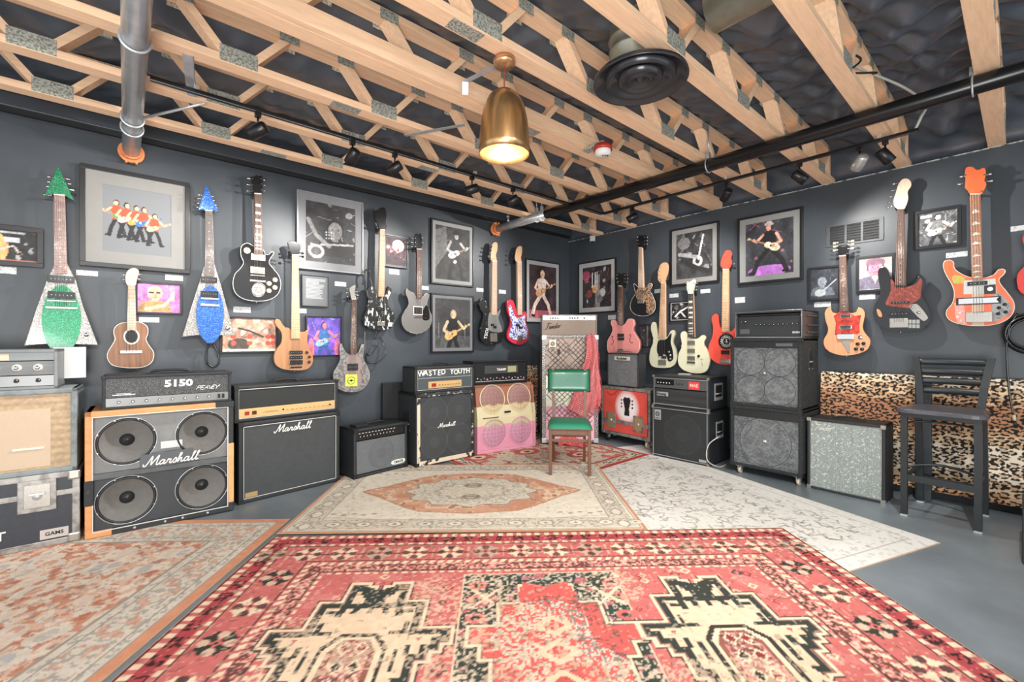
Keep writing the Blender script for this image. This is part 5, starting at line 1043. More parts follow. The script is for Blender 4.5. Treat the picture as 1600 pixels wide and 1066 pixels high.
# ---- J worn Marshall
j = Amp('speaker_cabinet', 'worn black speaker cabinet with peeling pale edges and white script logo in the centre', 'speaker cabinet', (650, 731), (741, 712), .015, 617, .37)
j.shell(tolexw, .03, .008)
j.grille('34383a', .045, j.w - .03, .045, j.h - .035, .010, ((.27, .27, .155), (.75, .27, .155), (.27, .74, .155), (.75, .74, .155)), .008, .08, '55595c')
peel = mat('peeled_edge', (210, 196, 174), .6, rgb2=(40, 40, 42), scale=14, thr=(.56, .58))
M().box(.012, .045, -.002, .012, .02, j.h - .035, .003).build('peeled_left_edge', peel, j.t); M().box(.02, j.w - .01, -.002, .012, .004, .045, .003).build('peeled_bottom_edge', peel, j.t); M().box(j.w - .03, j.w - .014, -.002, .012, .03, j.h - .03, .003).build('peeled_right_edge', mat('peeled_edge_dark', (190, 180, 165), .6, rgb2=(35, 36, 38), scale=22, thr=(.46, .48)), j.t)
M().box(.05, j.w - .03, -.003, .03, j.h - .03, j.h + .002, .003).build('peeled_top_edge', mat('peeled_edge_top', (50, 52, 54), .5, rgb2=(180, 178, 172), scale=26, thr=(.56, .58)), j.t)
script_word(MARSH, .032, MATS['logo_white'], j.t, j.w * .36, .003, j.h * .5, .085); j.corners(blackm, .035); j.side_handle(j.h * .6, False, .2, .07)
# dark slab behind
m = M(); m.box(0, .24, 0, .04, 0, .80, .004); tag(m.build('amplifier_panel', blackm, None, (1.93, 4.17, 0)), 'black upright panel leaning by the wall behind the worn cabinet', 'panel')
# ---- I wasted youth
i_ = AtAmp('guitar_amplifier', 'black amplifier head stencilled with white capital letters, on top of the worn cabinet', 'amplifier', j, .0, .70, .262, .26, .02)
i_.shell(tolex, .028, .012); i_.bx('front_cloth', .028, i_.w - .028, .010, .02, .03, i_.h - .028, mat('slate_cloth', (70, 78, 82), .8, bump=.3, bscale=600), 0)
i_.piping(.032, i_.w - .032, .034, i_.h - .034, pipew, .004, .0025); M().box(.034, i_.w - .034, .006, .01, i_.h * .56, i_.h * .57).build('divider_line', pipew, i_.t)
i_.bx('gold_panel', .15, i_.w - .16, .004, .012, .045, .112, gold, .001); i_.knobs([.27 + .033 * k for k in range(8)], .076, .008, goldk, .004, blackm, L=.012); i_.bx('switch_pair', .185, .235, -.001, .004, .06, .094, MATS['switch_red'], .001)
for k, ch in enumerate('WASTED YOUTH'):
    if ch != ' ': txt(ch, .072, white, i_.t, .072 + .0502 * k, .008, i_.h * .745 + (.004 if k % 2 else -.003), .001, .0015, name='stencil_letter', roll=(-.06, .05, 0)[k % 3])
i_.corners(blackm, .03); i_.handle(.2)
# ---- L neapolitan
l_ = Amp('speaker_cabinet', 'speaker cabinet painted brown, cream and pink with four round metal grilles', 'speaker cabinet', (746, 711), (842, 696), .0105, 603, .36, w=.76)
l_.d = .36
def tri(v): return 'f0a0b8'
def nea(z, h): return (232, 158, 180) if z < h * .38 else ((226, 212, 166) if z < h * .66 else (168, 112, 84))
w, h = l_.w, l_.h; k0, k1 = .40 * h, .68 * h
nb = [mat('ice_pink', (206, 142, 162), .35, coat=.2), mat('ice_cream', (204, 194, 158), .35, coat=.2), mat('ice_brown', (150, 100, 80), .35, coat=.2)]
def slab(z0, z1, m, nm): # cabinet slice, front leans back above 55 %
    fy = lambda z: 0 if z < .5 * h else (z - .5 * h) * .16
    g = M()
    zs = [z0] + [q for q in (.5 * h,) if z0 < q < z1] + [z1]
    for z_a, z_b in zip(zs, zs[1:]):
        for x0, x1 in ((0, .03), (w - .03, w)):
            V = [g.bm.verts.new(v) for v in ((x0, fy(z_a) , z_a), (x1, fy(z_a), z_a), (x1, .36, z_a), (x0, .36, z_a), (x0, fy(z_b), z_b), (x1, fy(z_b), z_b), (x1, .36, z_b), (x0, .36, z_b))]
            for q in ((0, 1, 5, 4), (1, 2, 6, 5), (2, 3, 7, 6), (3, 0, 4, 7), (0, 3, 2, 1), (4, 5, 6, 7)): g.bm.faces.new([V[n] for n in q])
        V = [g.bm.verts.new(v) for v in ((.03, fy(z_a) + .02, z_a), (w - .03, fy(z_a) + .02, z_a), (w - .03, .35, z_a), (.03, .35, z_a), (.03, fy(z_b) + .02, z_b), (w - .03, fy(z_b) + .02, z_b), (w - .03, .35, z_b), (.03, .35, z_b))]
        for q in ((0, 1, 5, 4), (1, 2, 6, 5), (2, 3, 7, 6), (3, 0, 4, 7), (0, 3, 2, 1), (4, 5, 6, 7)): g.bm.faces.new([V[n] for n in q])
    g.build(nm, m, l_.t)
slab(.03, k0, nb[0], 'pink_section'); slab(k0, k1, nb[1], 'cream_section'); slab(k1, h - .03, nb[2], 'brown_section')
M().box(0, w, 0, .36, 0, .03, .006).build('bottom_board', nb[0], l_.t); M().box(0, w, .075, .36, h - .03, h, .006).build('top_board', nb[2], l_.t)
for cx, cz, ms in ((.28, .78, (2, 1)), (.74, .78, (2, 1)), (.28, .27, (1, 0)), (.74, .27, (1, 0))):
    x, z = cx * w, cz * h; R_ = .155; fy = .02 if cz < .5 else .018 + (z - .5 * h) * .16
    q = Matrix.Translation((x, fy, z)) @ (Matrix.Rotation(-.16, 4, 'X') if cz > .5 else Matrix.Identity(4))
    cut = (k0 if cz < .5 else k1) - z
    c = Cv(2 * R_, 2 * R_, .0055, 'ffffff')
    top_c, bot_c = (('96706a', 'ccb890') if cz > .5 else ('b8ac90', 'c08aa0'))
    c.put(c.Y >= cut + R_, top_c); c.put(c.Y < cut + R_, bot_c); c.put((np.sin(c.X * 500) * np.sin(c.Y * 500)) > .2, '403438', .5)
    def disc(X, Y): 
        X = X - R_; Y = Y - R_; mx = np.maximum(np.abs(X), np.abs(Y)); rr = np.hypot(X, Y) + 1e-9; k = mx / rr; X2, Y2 = X * k, Y * k
        P3 = np.stack([X2, -.02 * (1 - (X2 ** 2 + Y2 ** 2) / R_ ** 2), Y2, np.ones_like(X2)], 1); return (P3 @ np.array(q).T)[:, :3]
    o = c.build('round_grille', paint, l_.t, fn=disc)
    g = M(); g.torus((0, -.002, 0), R_, .006, 'Y', 40, 6)
    for v in g.bm.verts: v.co = q @ v.co
    g.build('grille_rim', nb[ms[0] if cz > .5 else ms[1]] if 0 else nb[1] if cz > .5 else nb[0], o)
M().box(w * .46, w * .56, .008, .024, h * .565, h * .59, .001).build('badge', blackg, l_.t)
M().box(w * .1, w * .36, .012, .022, h * .505, h * .515).build('print_line', mat('ink_dark', (60, 56, 50), .6), l_.t)
g = M()
g.torus((-.003, .17, h * .37), .05, .006, 'X', 28, 6); g.lathe([(0, -.0015), (.05, -.0012), (.052, 0)], (0, .17, h * .37), 'X', 28)
o = g.build('smiley_sticker', mat('sticker_smile_yellow', (226, 200, 60), .5), l_.t)
g = M(); g.tube([(-.004, .17 + .03 * math.sin(a), h * .37 - .03 * math.cos(a)) for a in (-1.1, -.5, 0, .5, 1.1)], .004, 6, smooth=3); [g.cyl((-.006, .17 + s * .016, h * .37 + .014), (-.002, .17 + s * .016, h * .37 + .014), .006, seg=8) for s in (-1, 1)]; g.build('smile_face', blackm, o)
# ---- K dark head
k_ = AtAmp('guitar_amplifier', 'glossy black amplifier head with patterned knob strip on the brown, cream and pink cabinet', 'amplifier', l_, -.02, .70, .255, .26, .05)
k_.shell(blackg, .02, .006); k_.bx('front_panel', .02, k_.w - .02, .008, .02, .02, k_.h - .02, mat('panel_black', (26, 27, 30), .35), 0)
M().box(.14, k_.w - .13, .004, .01, k_.h * .46, k_.h * .80, .002).build('display_window', mat('window_grey', (82, 84, 84), .25, .4), k_.t); txt('TRIAMP', .035, white, k_.t, k_.w * .5, .002, k_.h * .62, .0008, .0006)
M().box(k_.w * .62, k_.w * .78, .003, .008, k_.h * .50, k_.h * .76).build('pale_label', mat('label_olive', (150, 146, 112), .5), k_.t)
pk = [mat('pink_knob', (214, 120, 150), .4), chrome, blackg]
for i in range(16): k_.knobs([.05 + .04 * i], k_.h * (.22 if i % 2 else .27), .010, chrome if i % 5 != 3 else pk[0], .008, None, L=.012)
g = M(); [g.box(.03 + .02 * i, .042 + .02 * i, .006, .008, k_.h * .13, k_.h * .15) for i in range(32)]; g.build('panel_print', white, k_.t)
g = M(); g.tube([(0, 0, 0), (.02, .03, .10), (.05, .05, .13), (.08, .05, .06), (.09, .04, -.12)], .008, 8, smooth=5); tag(g.build('cable_loop', blackm, None, (k_.a.x + k_.w + .07, k_.a.y + .25, k_.z0 + .08)), 'black cable looped above the spotted panel by the tall cabinet', 'cable')
# ---- M 8x10 with silver mesh
mm = Amp('speaker_cabinet', 'tall speaker cabinet faded brown to pink with torn lattice grille and silver studded sides', 'speaker cabinet', (847, 692), (935, 692), .031, 524, .42)
w, h, dd = mm.w, mm.h, mm.d
meshS = mat('studded_silver', (196, 194, 188), .4, .5, rgb2=(70, 68, 66), scale=110, thr=(.42, .5))
g = M(); th = .045
g.box(0, w, 0, dd, 0, .03, .004); g.box(0, w, 0, dd, h - .03, h, .004); g.box(0, th, 0, dd, 0, h, .004); g.box(w - th, w, 0, dd, 0, h, .004); g.box(.02, w - .02, dd - .02, dd - .002, .01, h - .01); g.build('cabinet', meshS, mm.t)
c = Cv(w - 2 * th, h - .06, .0065, 'a08c80'); W_, H_h = c.W, c.H
c.mult(12, .18, 5); c.rect(0, 0, W_, H_h * .38, 'd8a0b0'); c.rect(0, H_h * .30, W_, H_h * .64, 'dcdac6'); c.rect(0, .26 * H_h, W_, .33 * H_h, 'd8a0b0'); c.mult(30, .12, 6)
rs = random.Random(4)
def lattice(c, cx, cy, R_, n, col='2c2a28'):
    for i in range(n):
        o = (i / (n - 1) - .5) * 2 * R_
        for s in (-1, 1):
            q = R_ * rs.uniform(.55, 1.0)
            c.line(cx + o * .7 - q * .7 * 1, cy + s * (o * .7 + q * .7), cx + o * .7 + q * .7, cy + s * (o * .7 - q * .7), .010, col, .9)
for cx, cy in ((.25, .88), (.72, .88), (.25, .68), (.72, .68), (.28, .47), (.72, .47), (.28, .24), (.7, .22)): lattice(c, cx * W_, cy * H_h, .13, 7)
c.ell(.27 * W_, .86 * H_h, .022, .035, '181412')
c.build('torn_grille', paint, mm.t, th, .012, .03)
g = M(); q = (.075, .002); g.box(.085, .165, .004, .012, h - .155, h - .055, .002); o = g.build('badge', mat('badge_cream', (210, 200, 186), .4), mm.t)
g = M(); g.torus((.125, .003, h - .1), .022, .0035, 'Y', 24, 6); g.torus((.125, .003, h - .1), .011, .003, 'Y', 20, 6); g.box(.092, .158, .002, .004, h - .15, h - .14); g.build('badge_mark', blackm, o)
mm.corners(steel, .05)
for x in (.06, w - .06): M().box(x - .02, x + .02, .05, .09, -.02, 0, .004).build('foot', blackm, mm.t)
n_ = AtAmp('guitar_amplifier', 'silver faced amplifier head with brown cloth and script logo on the tall lattice cabinet', 'amplifier', mm, .0, w - .01, .245, .25, .03)
n_.shell(mat('silver_grey_tolex', (120, 114, 108), .5, bump=.3, bscale=300), .014, .006)
n_.bx('brown_cloth', .014, n_.w - .014, .010, .018, .014, n_.h * .72, mat('brown_cloth', (140, 124, 112), .8, bump=.4, bscale=500, var=.12, scale=150), 0)
n_.bx('control_panel', .014, n_.w - .014, .008, .018, n_.h * .73, n_.h - .014, mat('bright_panel', (206, 208, 210), .25, .6), .001)
n_.knobs([.1, .13, .16, .19, .33, .36, .39, .42, .5], n_.h * .82, .011, blackg, .008, chrome, L=.014)
script_word(FEND, .052, blackm, n_.t, .04, .006, n_.h * .28, .07, .3, rise=.12)
# scarf
def scarf(u, v):
    x = .50 + .10 * u + .015 * math.sin(9 * v) - .02 * v - .30 * max(0, v - .35) * (1 - u) + .16 * u * min(v, .6) - .05 * max(0, v - .6) * u
    if v < .1: x = x * 1 + .03 * (1 - v / .1) * (.5 - u)
    z = h + .0 - .85 * v - .1 * (1 - abs(2 * u - 1)) * v + .03 * u
    y = -.03 - .035 * math.sin(u * 9 + v * 4) * (.3 + v) - .02 * v
    return Vector((x, y, z))
sc_m = mat('scarf_red', (190, 62, 66), .85, rgb2=(222, 130, 126), scale=60, thr=(.5, .62))
c = Cv(.5, .95, .007, 'a4323a'); c.put(np.sin(c.X * 330) > .55, 'd89894', .6); c.put(np.sin(c.Y * 300 + 2 * np.sin(c.X * 9)) > .6, 'deb0ac', .6); c.put((np.sin(c.X * 66) > .2) & (np.sin(c.Y * 60) > .1), 'c85058', .5); c.mult(40, .2, 2)
o = c.build('scarf', mat('scarf_cloth', attr=True, rough=.9), None, fn=lambda X, Y: np.array([scarf(a_, b_)[:] for a_, b_ in zip(X / .5, Y / .95)])); o.location = mm.t.location; o.rotation_euler.z = mm.t.rotation_euler.z
sd = o.modifiers.new('solid', 'SOLIDIFY'); sd.thickness = .004; tag(o, 'red and white fringed scarf draped over the tall lattice cabinet', 'scarf')
g = M()
for i in range(26):
    u = i / 25; p = scarf(u, 1.0); g.tube([p, p + Vector((.004 * math.sin(i * 3), -.002, -.03)), p + Vector((.008 * math.sin(i * 5), -.004, -.07))], .0025, 5)
for i in range(26):
    p = scarf(1.0 if i % 2 else .98, .25 + .03 * i); g.tube([p, p + Vector((.012, -.004, -.02)), p + Vector((.018, -.006, -.05))], .0022, 5)
g.build('fringe', sc_m, o)
g = M(); g.grid(lambda u, v: Vector((.18 + .38 * u, -.06 + .06 * math.sin(7 * u) * v - .08 * v, .10 * (1 - v) * math.sin(PI * min(1, u + .2)) + .006 + .02 * math.sin(9 * u + 3 * v) ** 2)), 30, 10); o = g.build('cloth_bundle', sc_m, None, (mm.t.location.x, mm.t.location.y, .014), mm.t.rotation_euler.z); tag(o, 'red cloth bundled on the floor behind the green chair', 'cloth')
# ---- Q red case
z0 = .10
q_ = Amp('flight_case', 'red flight case with a black headstock stencil on castors', 'flight case', (940, 675), (1016, 691), z0, 602, .20)
w, h, dd = q_.w, q_.h, q_.d
redc = mat('case_red', (206, 78, 66), .4, var=.12, scale=10)
M().box(.01, w - .01, .004, dd, .01, h - .01).build('case_body', mat('case_laminate'), q_.t)
c = Cv(w - .08, h - .08, .006, 'ce4e42'); c.mult(9, .12, 2); W2, H2 = c.W, c.H
for r_, al in ((.165, .25), (.15, .3), (.135, .4), (.12, .5), (.105, .6)): c.ell(.55 * W2, .62 * H2, r_ * 1.05, r_ * 1.2, 'e8e4e4', al)
c.poly([(.49 * W2, .42 * H2), (.61 * W2, .42 * H2), (.60 * W2, .58 * H2), (.64 * W2, .80 * H2), (.60 * W2, .86 * H2), (.55 * W2, .84 * H2), (.50 * W2, .86 * H2), (.46 * W2, .80 * H2), (.50 * W2, .58 * H2)], '1a1a1c')
for s in (-1, 1):
    for k in range(3): c.ell((.55 + s * .125) * W2, (.62 + .08 * k) * H2, .011, .012, '1a1a1c')
c.path([(.08 * W2, .93 * H2), (.16 * W2, .86 * H2), (.26 * W2, .9 * H2), (.32 * W2, .99 * H2)], .02, '8c3028', .6)
c.build('red_panel', paint, q_.t, .04, .001, .04)
for z in (0, h - .035): M().box(0, w, 0, dd, z, z + .035, .003).build('edge_extrusion', casem, q_.t)
for x in (0, w - .03): M().box(x, x + .03, -.001, .03, 0, h, .003).build('edge_extrusion', casem, q_.t)
M().box(.03, w - .03, -.004, .002, h * .24, h * .32, .001).build('lid_band', casem, q_.t)
for x in (w * .12, w * .68):
    g = M(); g.box(x, x + .13, -.008, 0, h * .14, h * .46, .012); o = g.build('latch', casem, q_.t)
    M().box(x + .02, x + .11, -.0095, -.006, h * .18, h * .42, .003).build('latch_dish', mat('brass_dish', (178, 162, 120), .35, .6), o); M().lathe([(0, -.016), (.014, -.015), (.02, -.009)], (x + .065, 0, h * .30), 'Y', 14).build('butterfly_key', steel, o)
for x in (0, w):
    for z in (0, h): g = M(); sx = 1 if x == 0 else -1; sz = 1 if z == 0 else -1; g.box(*sorted((x - sx * .003, x + sx * .045)), -.006, .045, *sorted((z - sz * .001, z + sz * .045)), .01); g.build('ball_corner', dchrome, q_.t)
def caster(par, x, y, h_, r=.032, m=None):
    g = M(); g.box(x - .03, x + .03, y - .03, y + .03, -.006, 0, .001); g.box(x - .016, x - .012, y - .02, y + .02, -(h_ - r), -.006); g.box(x + .012, x + .016, y - .02, y + .02, -(h_ - r), -.006); o = g.build('caster_fork', steel, par)
    g = M(); g.cyl((x - .011, y, -h_ + r), (x + .011, y, -h_ + r), r, seg=20); g.build('caster_wheel', m or blackm, o)
for x in (.07, w - .07):
    for y in (.05, dd - .05): caster(q_.t, x, y, .087, .034, blackm if x < .2 else mat('wheel_cream', (190, 180, 160), .5))
# ---- P rockstar
p_ = AtAmp('combo_amplifier', 'small grey combo amplifier with pale nameplate on the red flight case', 'amplifier', q_, .07, .46, .40, .14, .02)
p_.shell(tolexw, .014, .005); p_.grille('6c6e70', .014, p_.w - .014, .014, p_.h - .014, .010, ((.5, .42, .14),), .006, .2, '606264', sc=70)
p_.bx('nameplate', p_.w * .24, p_.w * .72, .002, .01, p_.h - .085, p_.h - .04, mat('nameplate_pale', (196, 194, 180), .4), .002); txt('Rockstar', .042, blackm, p_.t, p_.w * .48, .001, p_.h - .062, .0008, .0015)
p_.handle(.2, m=mat('handle_grey', (130, 132, 132), .4, .3)); p_.corners(blackm, .02)
g = M(); g.tube([(.0, .03, 0), (.04, .0, .006), (.12, .01, .004), (.2, -.005, .006), (.3, .01, .005), (.42, .005, .006), (.5, .01, .004)], .006, 6, smooth=4); tag(g.build('cable_loop', blackm, None, (q_.a.x, q_.a.y, q_.top + .006), q_.rz), 'black cable lying on the front edge of the red flight case', 'cable')
# ---- S ampeg 1x15
s_ = Amp('speaker_cabinet', 'black speaker cabinet with white trim and square spiral badge', 'speaker cabinet', (1018, 711), (1108, 730), .006, 633, .46)
w, h = s_.w, s_.h; trimg = mat('trim_grey', (150, 152, 152), .45)
s_.shell(tolex, .022, .006)
s_.grille('24282a', .022, w - .022, .022, h - .022, .009, ((.55, .5, .2),), .008, .15, '3e4244', sc=90)
s_.piping(.02, w - .02, .02, h - .02, trimg, .002, .0045); s_.corners(dchrome, .025); s_.side_handle(h * .62, True, .17, .08, steel)
def amp_badge(a, x, z, k=1):
    g = M(); g.box(x, x + .07 * k, .000, .009, z, z + .105 * k, .001); o = g.build('badge', mat('badge_silver', (176, 178, 178), .35, .4), a.t)
    g = M(); g.torus((x + .035 * k, -.001, z + .06 * k), .022 * k, .003 * k, 'Y', 24, 6); g.torus((x + .035 * k, -.001, z + .06 * k), .012 * k, .0025 * k, 'Y', 20, 6); g.box(x + .01 * k, x + .06 * k, -.001, .001, z + .012 * k, z + .02 * k); g.build('badge_mark', blackm, o)
amp_badge(s_, .035, h - .145); M().box(w - .1, w - .03, -.001, .009, .03, .055, .001).build('corner_badge', MATS['badge_silver'], s_.t)
r_ = AtAmp('guitar_amplifier', 'black bass amplifier head with a red sticker on its control strip', 'amplifier', s_, .0, s_.w - .01, .32, .42, .02)
w, h = r_.w, r_.h
r_.shell(tolex, .02, .006); r_.bx('control_panel', .02, w - .02, .006, .02, h * .60, h - .03, mat('panel_dark_grey', (92, 94, 94), .4, .4), .001); r_.bx('slotted_grille', .02, w - .02, .010, .02, .02, h * .57, mat('slot_black', (34, 36, 38), .5, rgb2=(54, 56, 58), scale=1.0, stretch=(1, 1, 120), thr=(.4, .6)), 0)
r_.piping(.018, w - .018, .02, h - .025, trimg, .002, .004); r_.corners(dchrome, .022); r_.side_handle(h * .55, True, .17, .09, steel)
r_.bx('inset_panel', .04, w * .4, .003, .006, h * .70, h * .88, blackg, .001); r_.knobs([.07 + .032 * i for i in range(5)], h * .77, .010, blackg, .003, white, L=.012); r_.knobs([w * .45, w * .5, w * .55], h * .76, .008, plastic, .006)
r_.bx('red_sticker', w * .66, w * .84, .001, .006, h * .62, h * .86, mat('sticker_red', (214, 60, 62), .5), 0); txt('MAE', .045, mat('sticker_pink', (240, 190, 180), .5), r_.t, w * .75, .0005, h * .74, .0006, .001)
r_.bx('name_badge', .05, w * .29, .003, .010, h * .33, h * .46, mat('badge_silver'), .002); txt('Ampeg', .036, blackm, r_.t, w * .17, .002, h * .395, .0008, .001)
g = M(); g.box(w * .35, w * .55, .14, .2, h, h + .022, .008); g.build('carry_handle', mat('handle_pale', (150, 150, 148), .4), r_.t)
# ---- V lower tall stack
vz = .075
v_ = Amp('speaker_cabinet', 'large black carpeted speaker cabinet with one big cone, standing on castors', 'speaker cabinet', (1141, 725), (1249, 752), vz, 632, .47, w=.585, rz=-PI / 2)
w, h = v_.w, v_.h; carpet = mat('black_carpet', (34, 36, 38), .9, rgb2=(70, 73, 75), scale=70, thr=(.5, .75), bump=.6, bscale=200)
v_.shell(carpet, .03, .01)
def foam(c):
    c.noise(90, .62, '868a8c', .35, 3); c.noise(30, .6, '787c7e', .3, 5)
v_.grille('4c5052', .03, w - .03, .03, h - .10, .014, ((.5, .52, .215),), .006, .25, '7c8082', fn=foam, sc=100); v_.bx('top_rail', .03, w - .03, .008, .03, h - .1, h - .03, mat('rail_black', (24, 26, 28), .5), .002)
o = M().torus((w * .5, .013, .03 + (h - .13) * .52), .21, .003, 'Y', 48, 6).build('cone_ring', mat('ring_dark', (60, 63, 65), .5), v_.t)
M().prism([(w * .48, h * .47), (w * .49, h * .45), (w * .5, h * .465), (w * .52, h * .45), (w * .525, h * .475), (w * .505, h * .485)], .008, .013).build('centre_badge', white, v_.t); v_.corners(blackm, .035)
v_.piping(.032, w - .032, .03, h - .1, mat('thin_trim'), .01, .0015)
for x in (.07, w - .04):
    for y in (.05, .42): caster(v_.t, x, y, vz, .03, mat('wheel_cream'))
M().box(.05, w - .02, .03, .45, -.008, 0).build('base_plate', blackm, v_.t)
u_ = AtAmp('speaker_cabinet', 'black carpeted speaker cabinet with four cones, middle of the tall stack', 'speaker cabinet', v_, .0, v_.w - .005, .615, .46, .0)
w, h = u_.w, u_.h
u_.shell(carpet, .03, .01); u_.grille('4c5052', .03, w - .03, .03, h - .085, .014, ((.27, .75, .125), (.73, .75, .125), (.27, .25, .125), (.73, .25, .125)), .006, .25, '84888a', fn=foam, sc=100)
u_.bx('top_rail', .03, w - .03, .006, .03, h - .085, h - .03, MATS['rail_black'], .002); u_.bx('nameplate', w * .66, w * .88, .003, .008, h - .07, h - .045, mat('plate_dull', (96, 98, 98), .4, .4), .001)
g = M()
for cx in (.27, .73):
    for cz in (.75, .25): g.torus((.03 + cx * (w - .06), .013, .03 + cz * (h - .115)), .122, .0028, 'Y', 40, 6)
g.build('cone_rings', MATS['ring_dark'], u_.t); M().lathe([(0, -.004), (.008, 0)], (w * .5, .013, h * .5), 'Y', 10).build('centre_stud', white, u_.t)
u_.corners(blackm, .035); u_.side_handle(h * .7, True, .2, .05, plastic)
# ---- T rack head
t_ = AtAmp('guitar_amplifier', 'black rack case bass amplifier with a row of knobs on top of the tall stack', 'amplifier', u_, .03, .55, .245, .43, .03)
w, h = t_.w, t_.h; rackm = mat('rack_plastic', (52, 55, 57), .4)
g = M(); g.box(0, w, 0, .45, 0, .022, .008); g.box(0, w, 0, .45, h - .022, h, .008); g.box(0, .02, 0, .45, 0, h, .006); g.box(w - .02, w, 0, .45, 0, h, .006); g.box(.02, w - .02, .3, .4, .02, h - .02); g.build('rack_case', rackm, t_.t)
g = M(); g.tube([(.006, -.002, .006), (w - .006, -.002, .006), (w - .006, -.002, h - .006), (.006, -.002, h - .006)], .007, 8, True); g.build('rack_rim', mat('rim_grey', (120, 123, 124), .35, .5), t_.t)
t_.bx('front_panel', .022, w - .022, .02, .03, .022, h * .80, mat('panel_charcoal', (52, 55, 57), .4, .3), .001); t_.bx('top_slot', .03, w - .03, .03, .2, h * .82, h - .03, blackm, 0)
t_.knobs([w * .33 + .036 * i for i in range(10)], h * .50, .009, blackg, .02, chrome, L=.016); t_.knobs([w * .10, w * .16], h * .62, .010, blackg, .02, chrome, L=.016); t_.bx('label_plate', w * .07, w * .22, .018, .022, .04, h * .34, mat('plate_dull'), .001); txt('EDEN', .022, white, t_.t, w * .9, .018, h * .2, .0005, .0004)
for z in (.05, h * .45, h * .78):
    g = M(); g.tube([(w, .12, z), (w + .015, .14, z), (w + .015, .36, z), (w, .38, z)], .008, 6, smooth=3); g.build('side_rib', rackm, t_.t)
for x in (.012, w - .012):
    for z in (.05, h - .05): M().lathe([(0, -.004), (.005, 0)], (x, -.006, z), 'Y', 8).build('rack_screw', chrome, t_.t)
# cable behind
g = M(); P0 = atZ(1125, 735, .01); g.tube([(P0.x + .12, P0.y + .06, .30), (P0.x + .02, P0.y + .12, .22), (P0.x + .0, P0.y + .12, .08), (P0.x + .1, P0.y + .06, .01), (P0.x + .25, P0.y + .05, .01)], .005, 6, smooth=5); tag(g.build('power_cable', MATS['cable_grey']), 'grey cable curving to the floor between the two black stacks', 'cable')
# ---- W fender
w_ = Amp('speaker_cabinet', 'speaker cabinet with sparkling silver grille cloth and script logo', 'speaker cabinet', (1261, 761.6), (1383, 788.7), .0, 652, .27)
w, h = w_.w, w_.h; w_.shell(tolex, .02, .006)
def silverc(c):
    c.put(np.sin(c.X * 520) > .3, '6c7472', .35); c.noise(140, .78, 'd8dcd4', .55, 4)
w_.grille('8c9490', .024, w - .024, .024, h - .024, .009, (), .0042, .2, fn=silverc, sc=160)
w_.piping(.022, w - .022, .022, h - .022, mat('silver_trim', (140, 142, 140), .4, .4), .004, .003); w_.corners(dchrome, .028); script_word(FEND, .036, mat('script_silver', (215, 217, 210), .35, .4), w_.t, .05, .004, h - .1, .09, .3, rise=.1)
w_.handle(.17)
for x in (.05, w - .07): M().box(x, x + .03, .03, .07, -.0, .012).build('foot', blackm, w_.t)
# ================================================================ leopard panels
def leopard(name, P0, P1, z0, z1, label, bulge=.03, tiltback=.0):
    P0, P1 = Vector(P0), Vector(P1); d = P1 - P0; Lg = d.length; n = Vector((d.y, -d.x, 0)).normalized()
    c = Cv(Lg, z1 - z0, .0052, 'd8bc98')
    X, Y = c.X, c.Y; band = np.sin(Y * 9.5 + 1.2 + .9 * np.sin(X * 2.2) + 1.1 * vnoise(X, Y, 2.2, 3))
    c.put(band > .3, 'c08a62', .55); c.put(band > .72, '965434', .6); c.put(band < -.45, 'ece4d2', .6)
    rs2 = np.random.RandomState(12); s_ = .060; nx_, ny_ = int(Lg / s_) + 3, int((z1 - z0) / (s_ * .72)) + 3
    best = np.full(X.shape, 9.); ang = np.zeros(X.shape); rad = np.ones(X.shape)
    for iy in range(ny_):
        for ix in range(nx_):
            px = (ix + .5 * (iy % 2) - .5 + rs2.uniform(-.28, .28)) * s_; py = (iy - .5 + rs2.uniform(-.25, .25)) * s_ * .72; r0 = rs2.uniform(.8, 1.15); sh = rs2.uniform(-.4, .4)
            i0, i1 = max(0, int((px - .07) / Lg * c.nx)), min(c.nx, int((px + .07) / Lg * c.nx) + 2); j0, j1 = max(0, int((py - .07) / (z1 - z0) * c.ny)), min(c.ny, int((py + .07) / (z1 - z0) * c.ny) + 2)
            if i1 <= i0 or j1 <= j0: continue
            xx, yy = X[j0:j1, i0:i1] - px, Y[j0:j1, i0:i1] - py; q = np.hypot(xx * .8 + sh * yy * .4, yy * 1.25) / r0
            m_ = q < best[j0:j1, i0:i1]; best[j0:j1, i0:i1][m_] = q[m_]; ang[j0:j1, i0:i1][m_] = (np.arctan2(yy, xx) + px * 50)[m_]
    ring = (np.abs(best - .0195) < .0072) & (np.sin(ang * 2.5) > -.85); c.put(best < .015, 'a8744c', .5); c.put(ring, '1c130e')
    nrm = n
    def fn(X, Y):
        t = bulge * (.35 * np.sin(Y * 9.5 + 1.2 + .9 * np.sin(X * 2.2)) + .12 * np.sin(X * 6 + Y * 14))
        t = t + tiltback * (1 - Y / (z1 - z0)); out = np.zeros((X.size, 3))
        for k in range(2): out[:, k] = P0[k] + d[k] / Lg * X + nrm[k] * t
        out[:, 2] = z0 + Y; return out
    o = c.build(name, mat('velvet_print', attr=True, rough=.85), None, fn=fn)
    s = o.modifiers.new('solid', 'SOLIDIFY'); s.thickness = .02; s.offset = 0
    return tag(o, label, 'fabric')
leopard('leopard_fabric', (4.70, 1.19, 0), (4.70, -1.2, 0), .07, .95, 'leopard print fabric panel along the foot of the right wall, behind the bar stool', .035, .02)
leopard('leopard_fabric', (3.45, 4.215, 0), (4.1, 4.215, 0), .03, .90, 'leopard print fabric panel in the corner beside the tall lattice cabinet', .02)
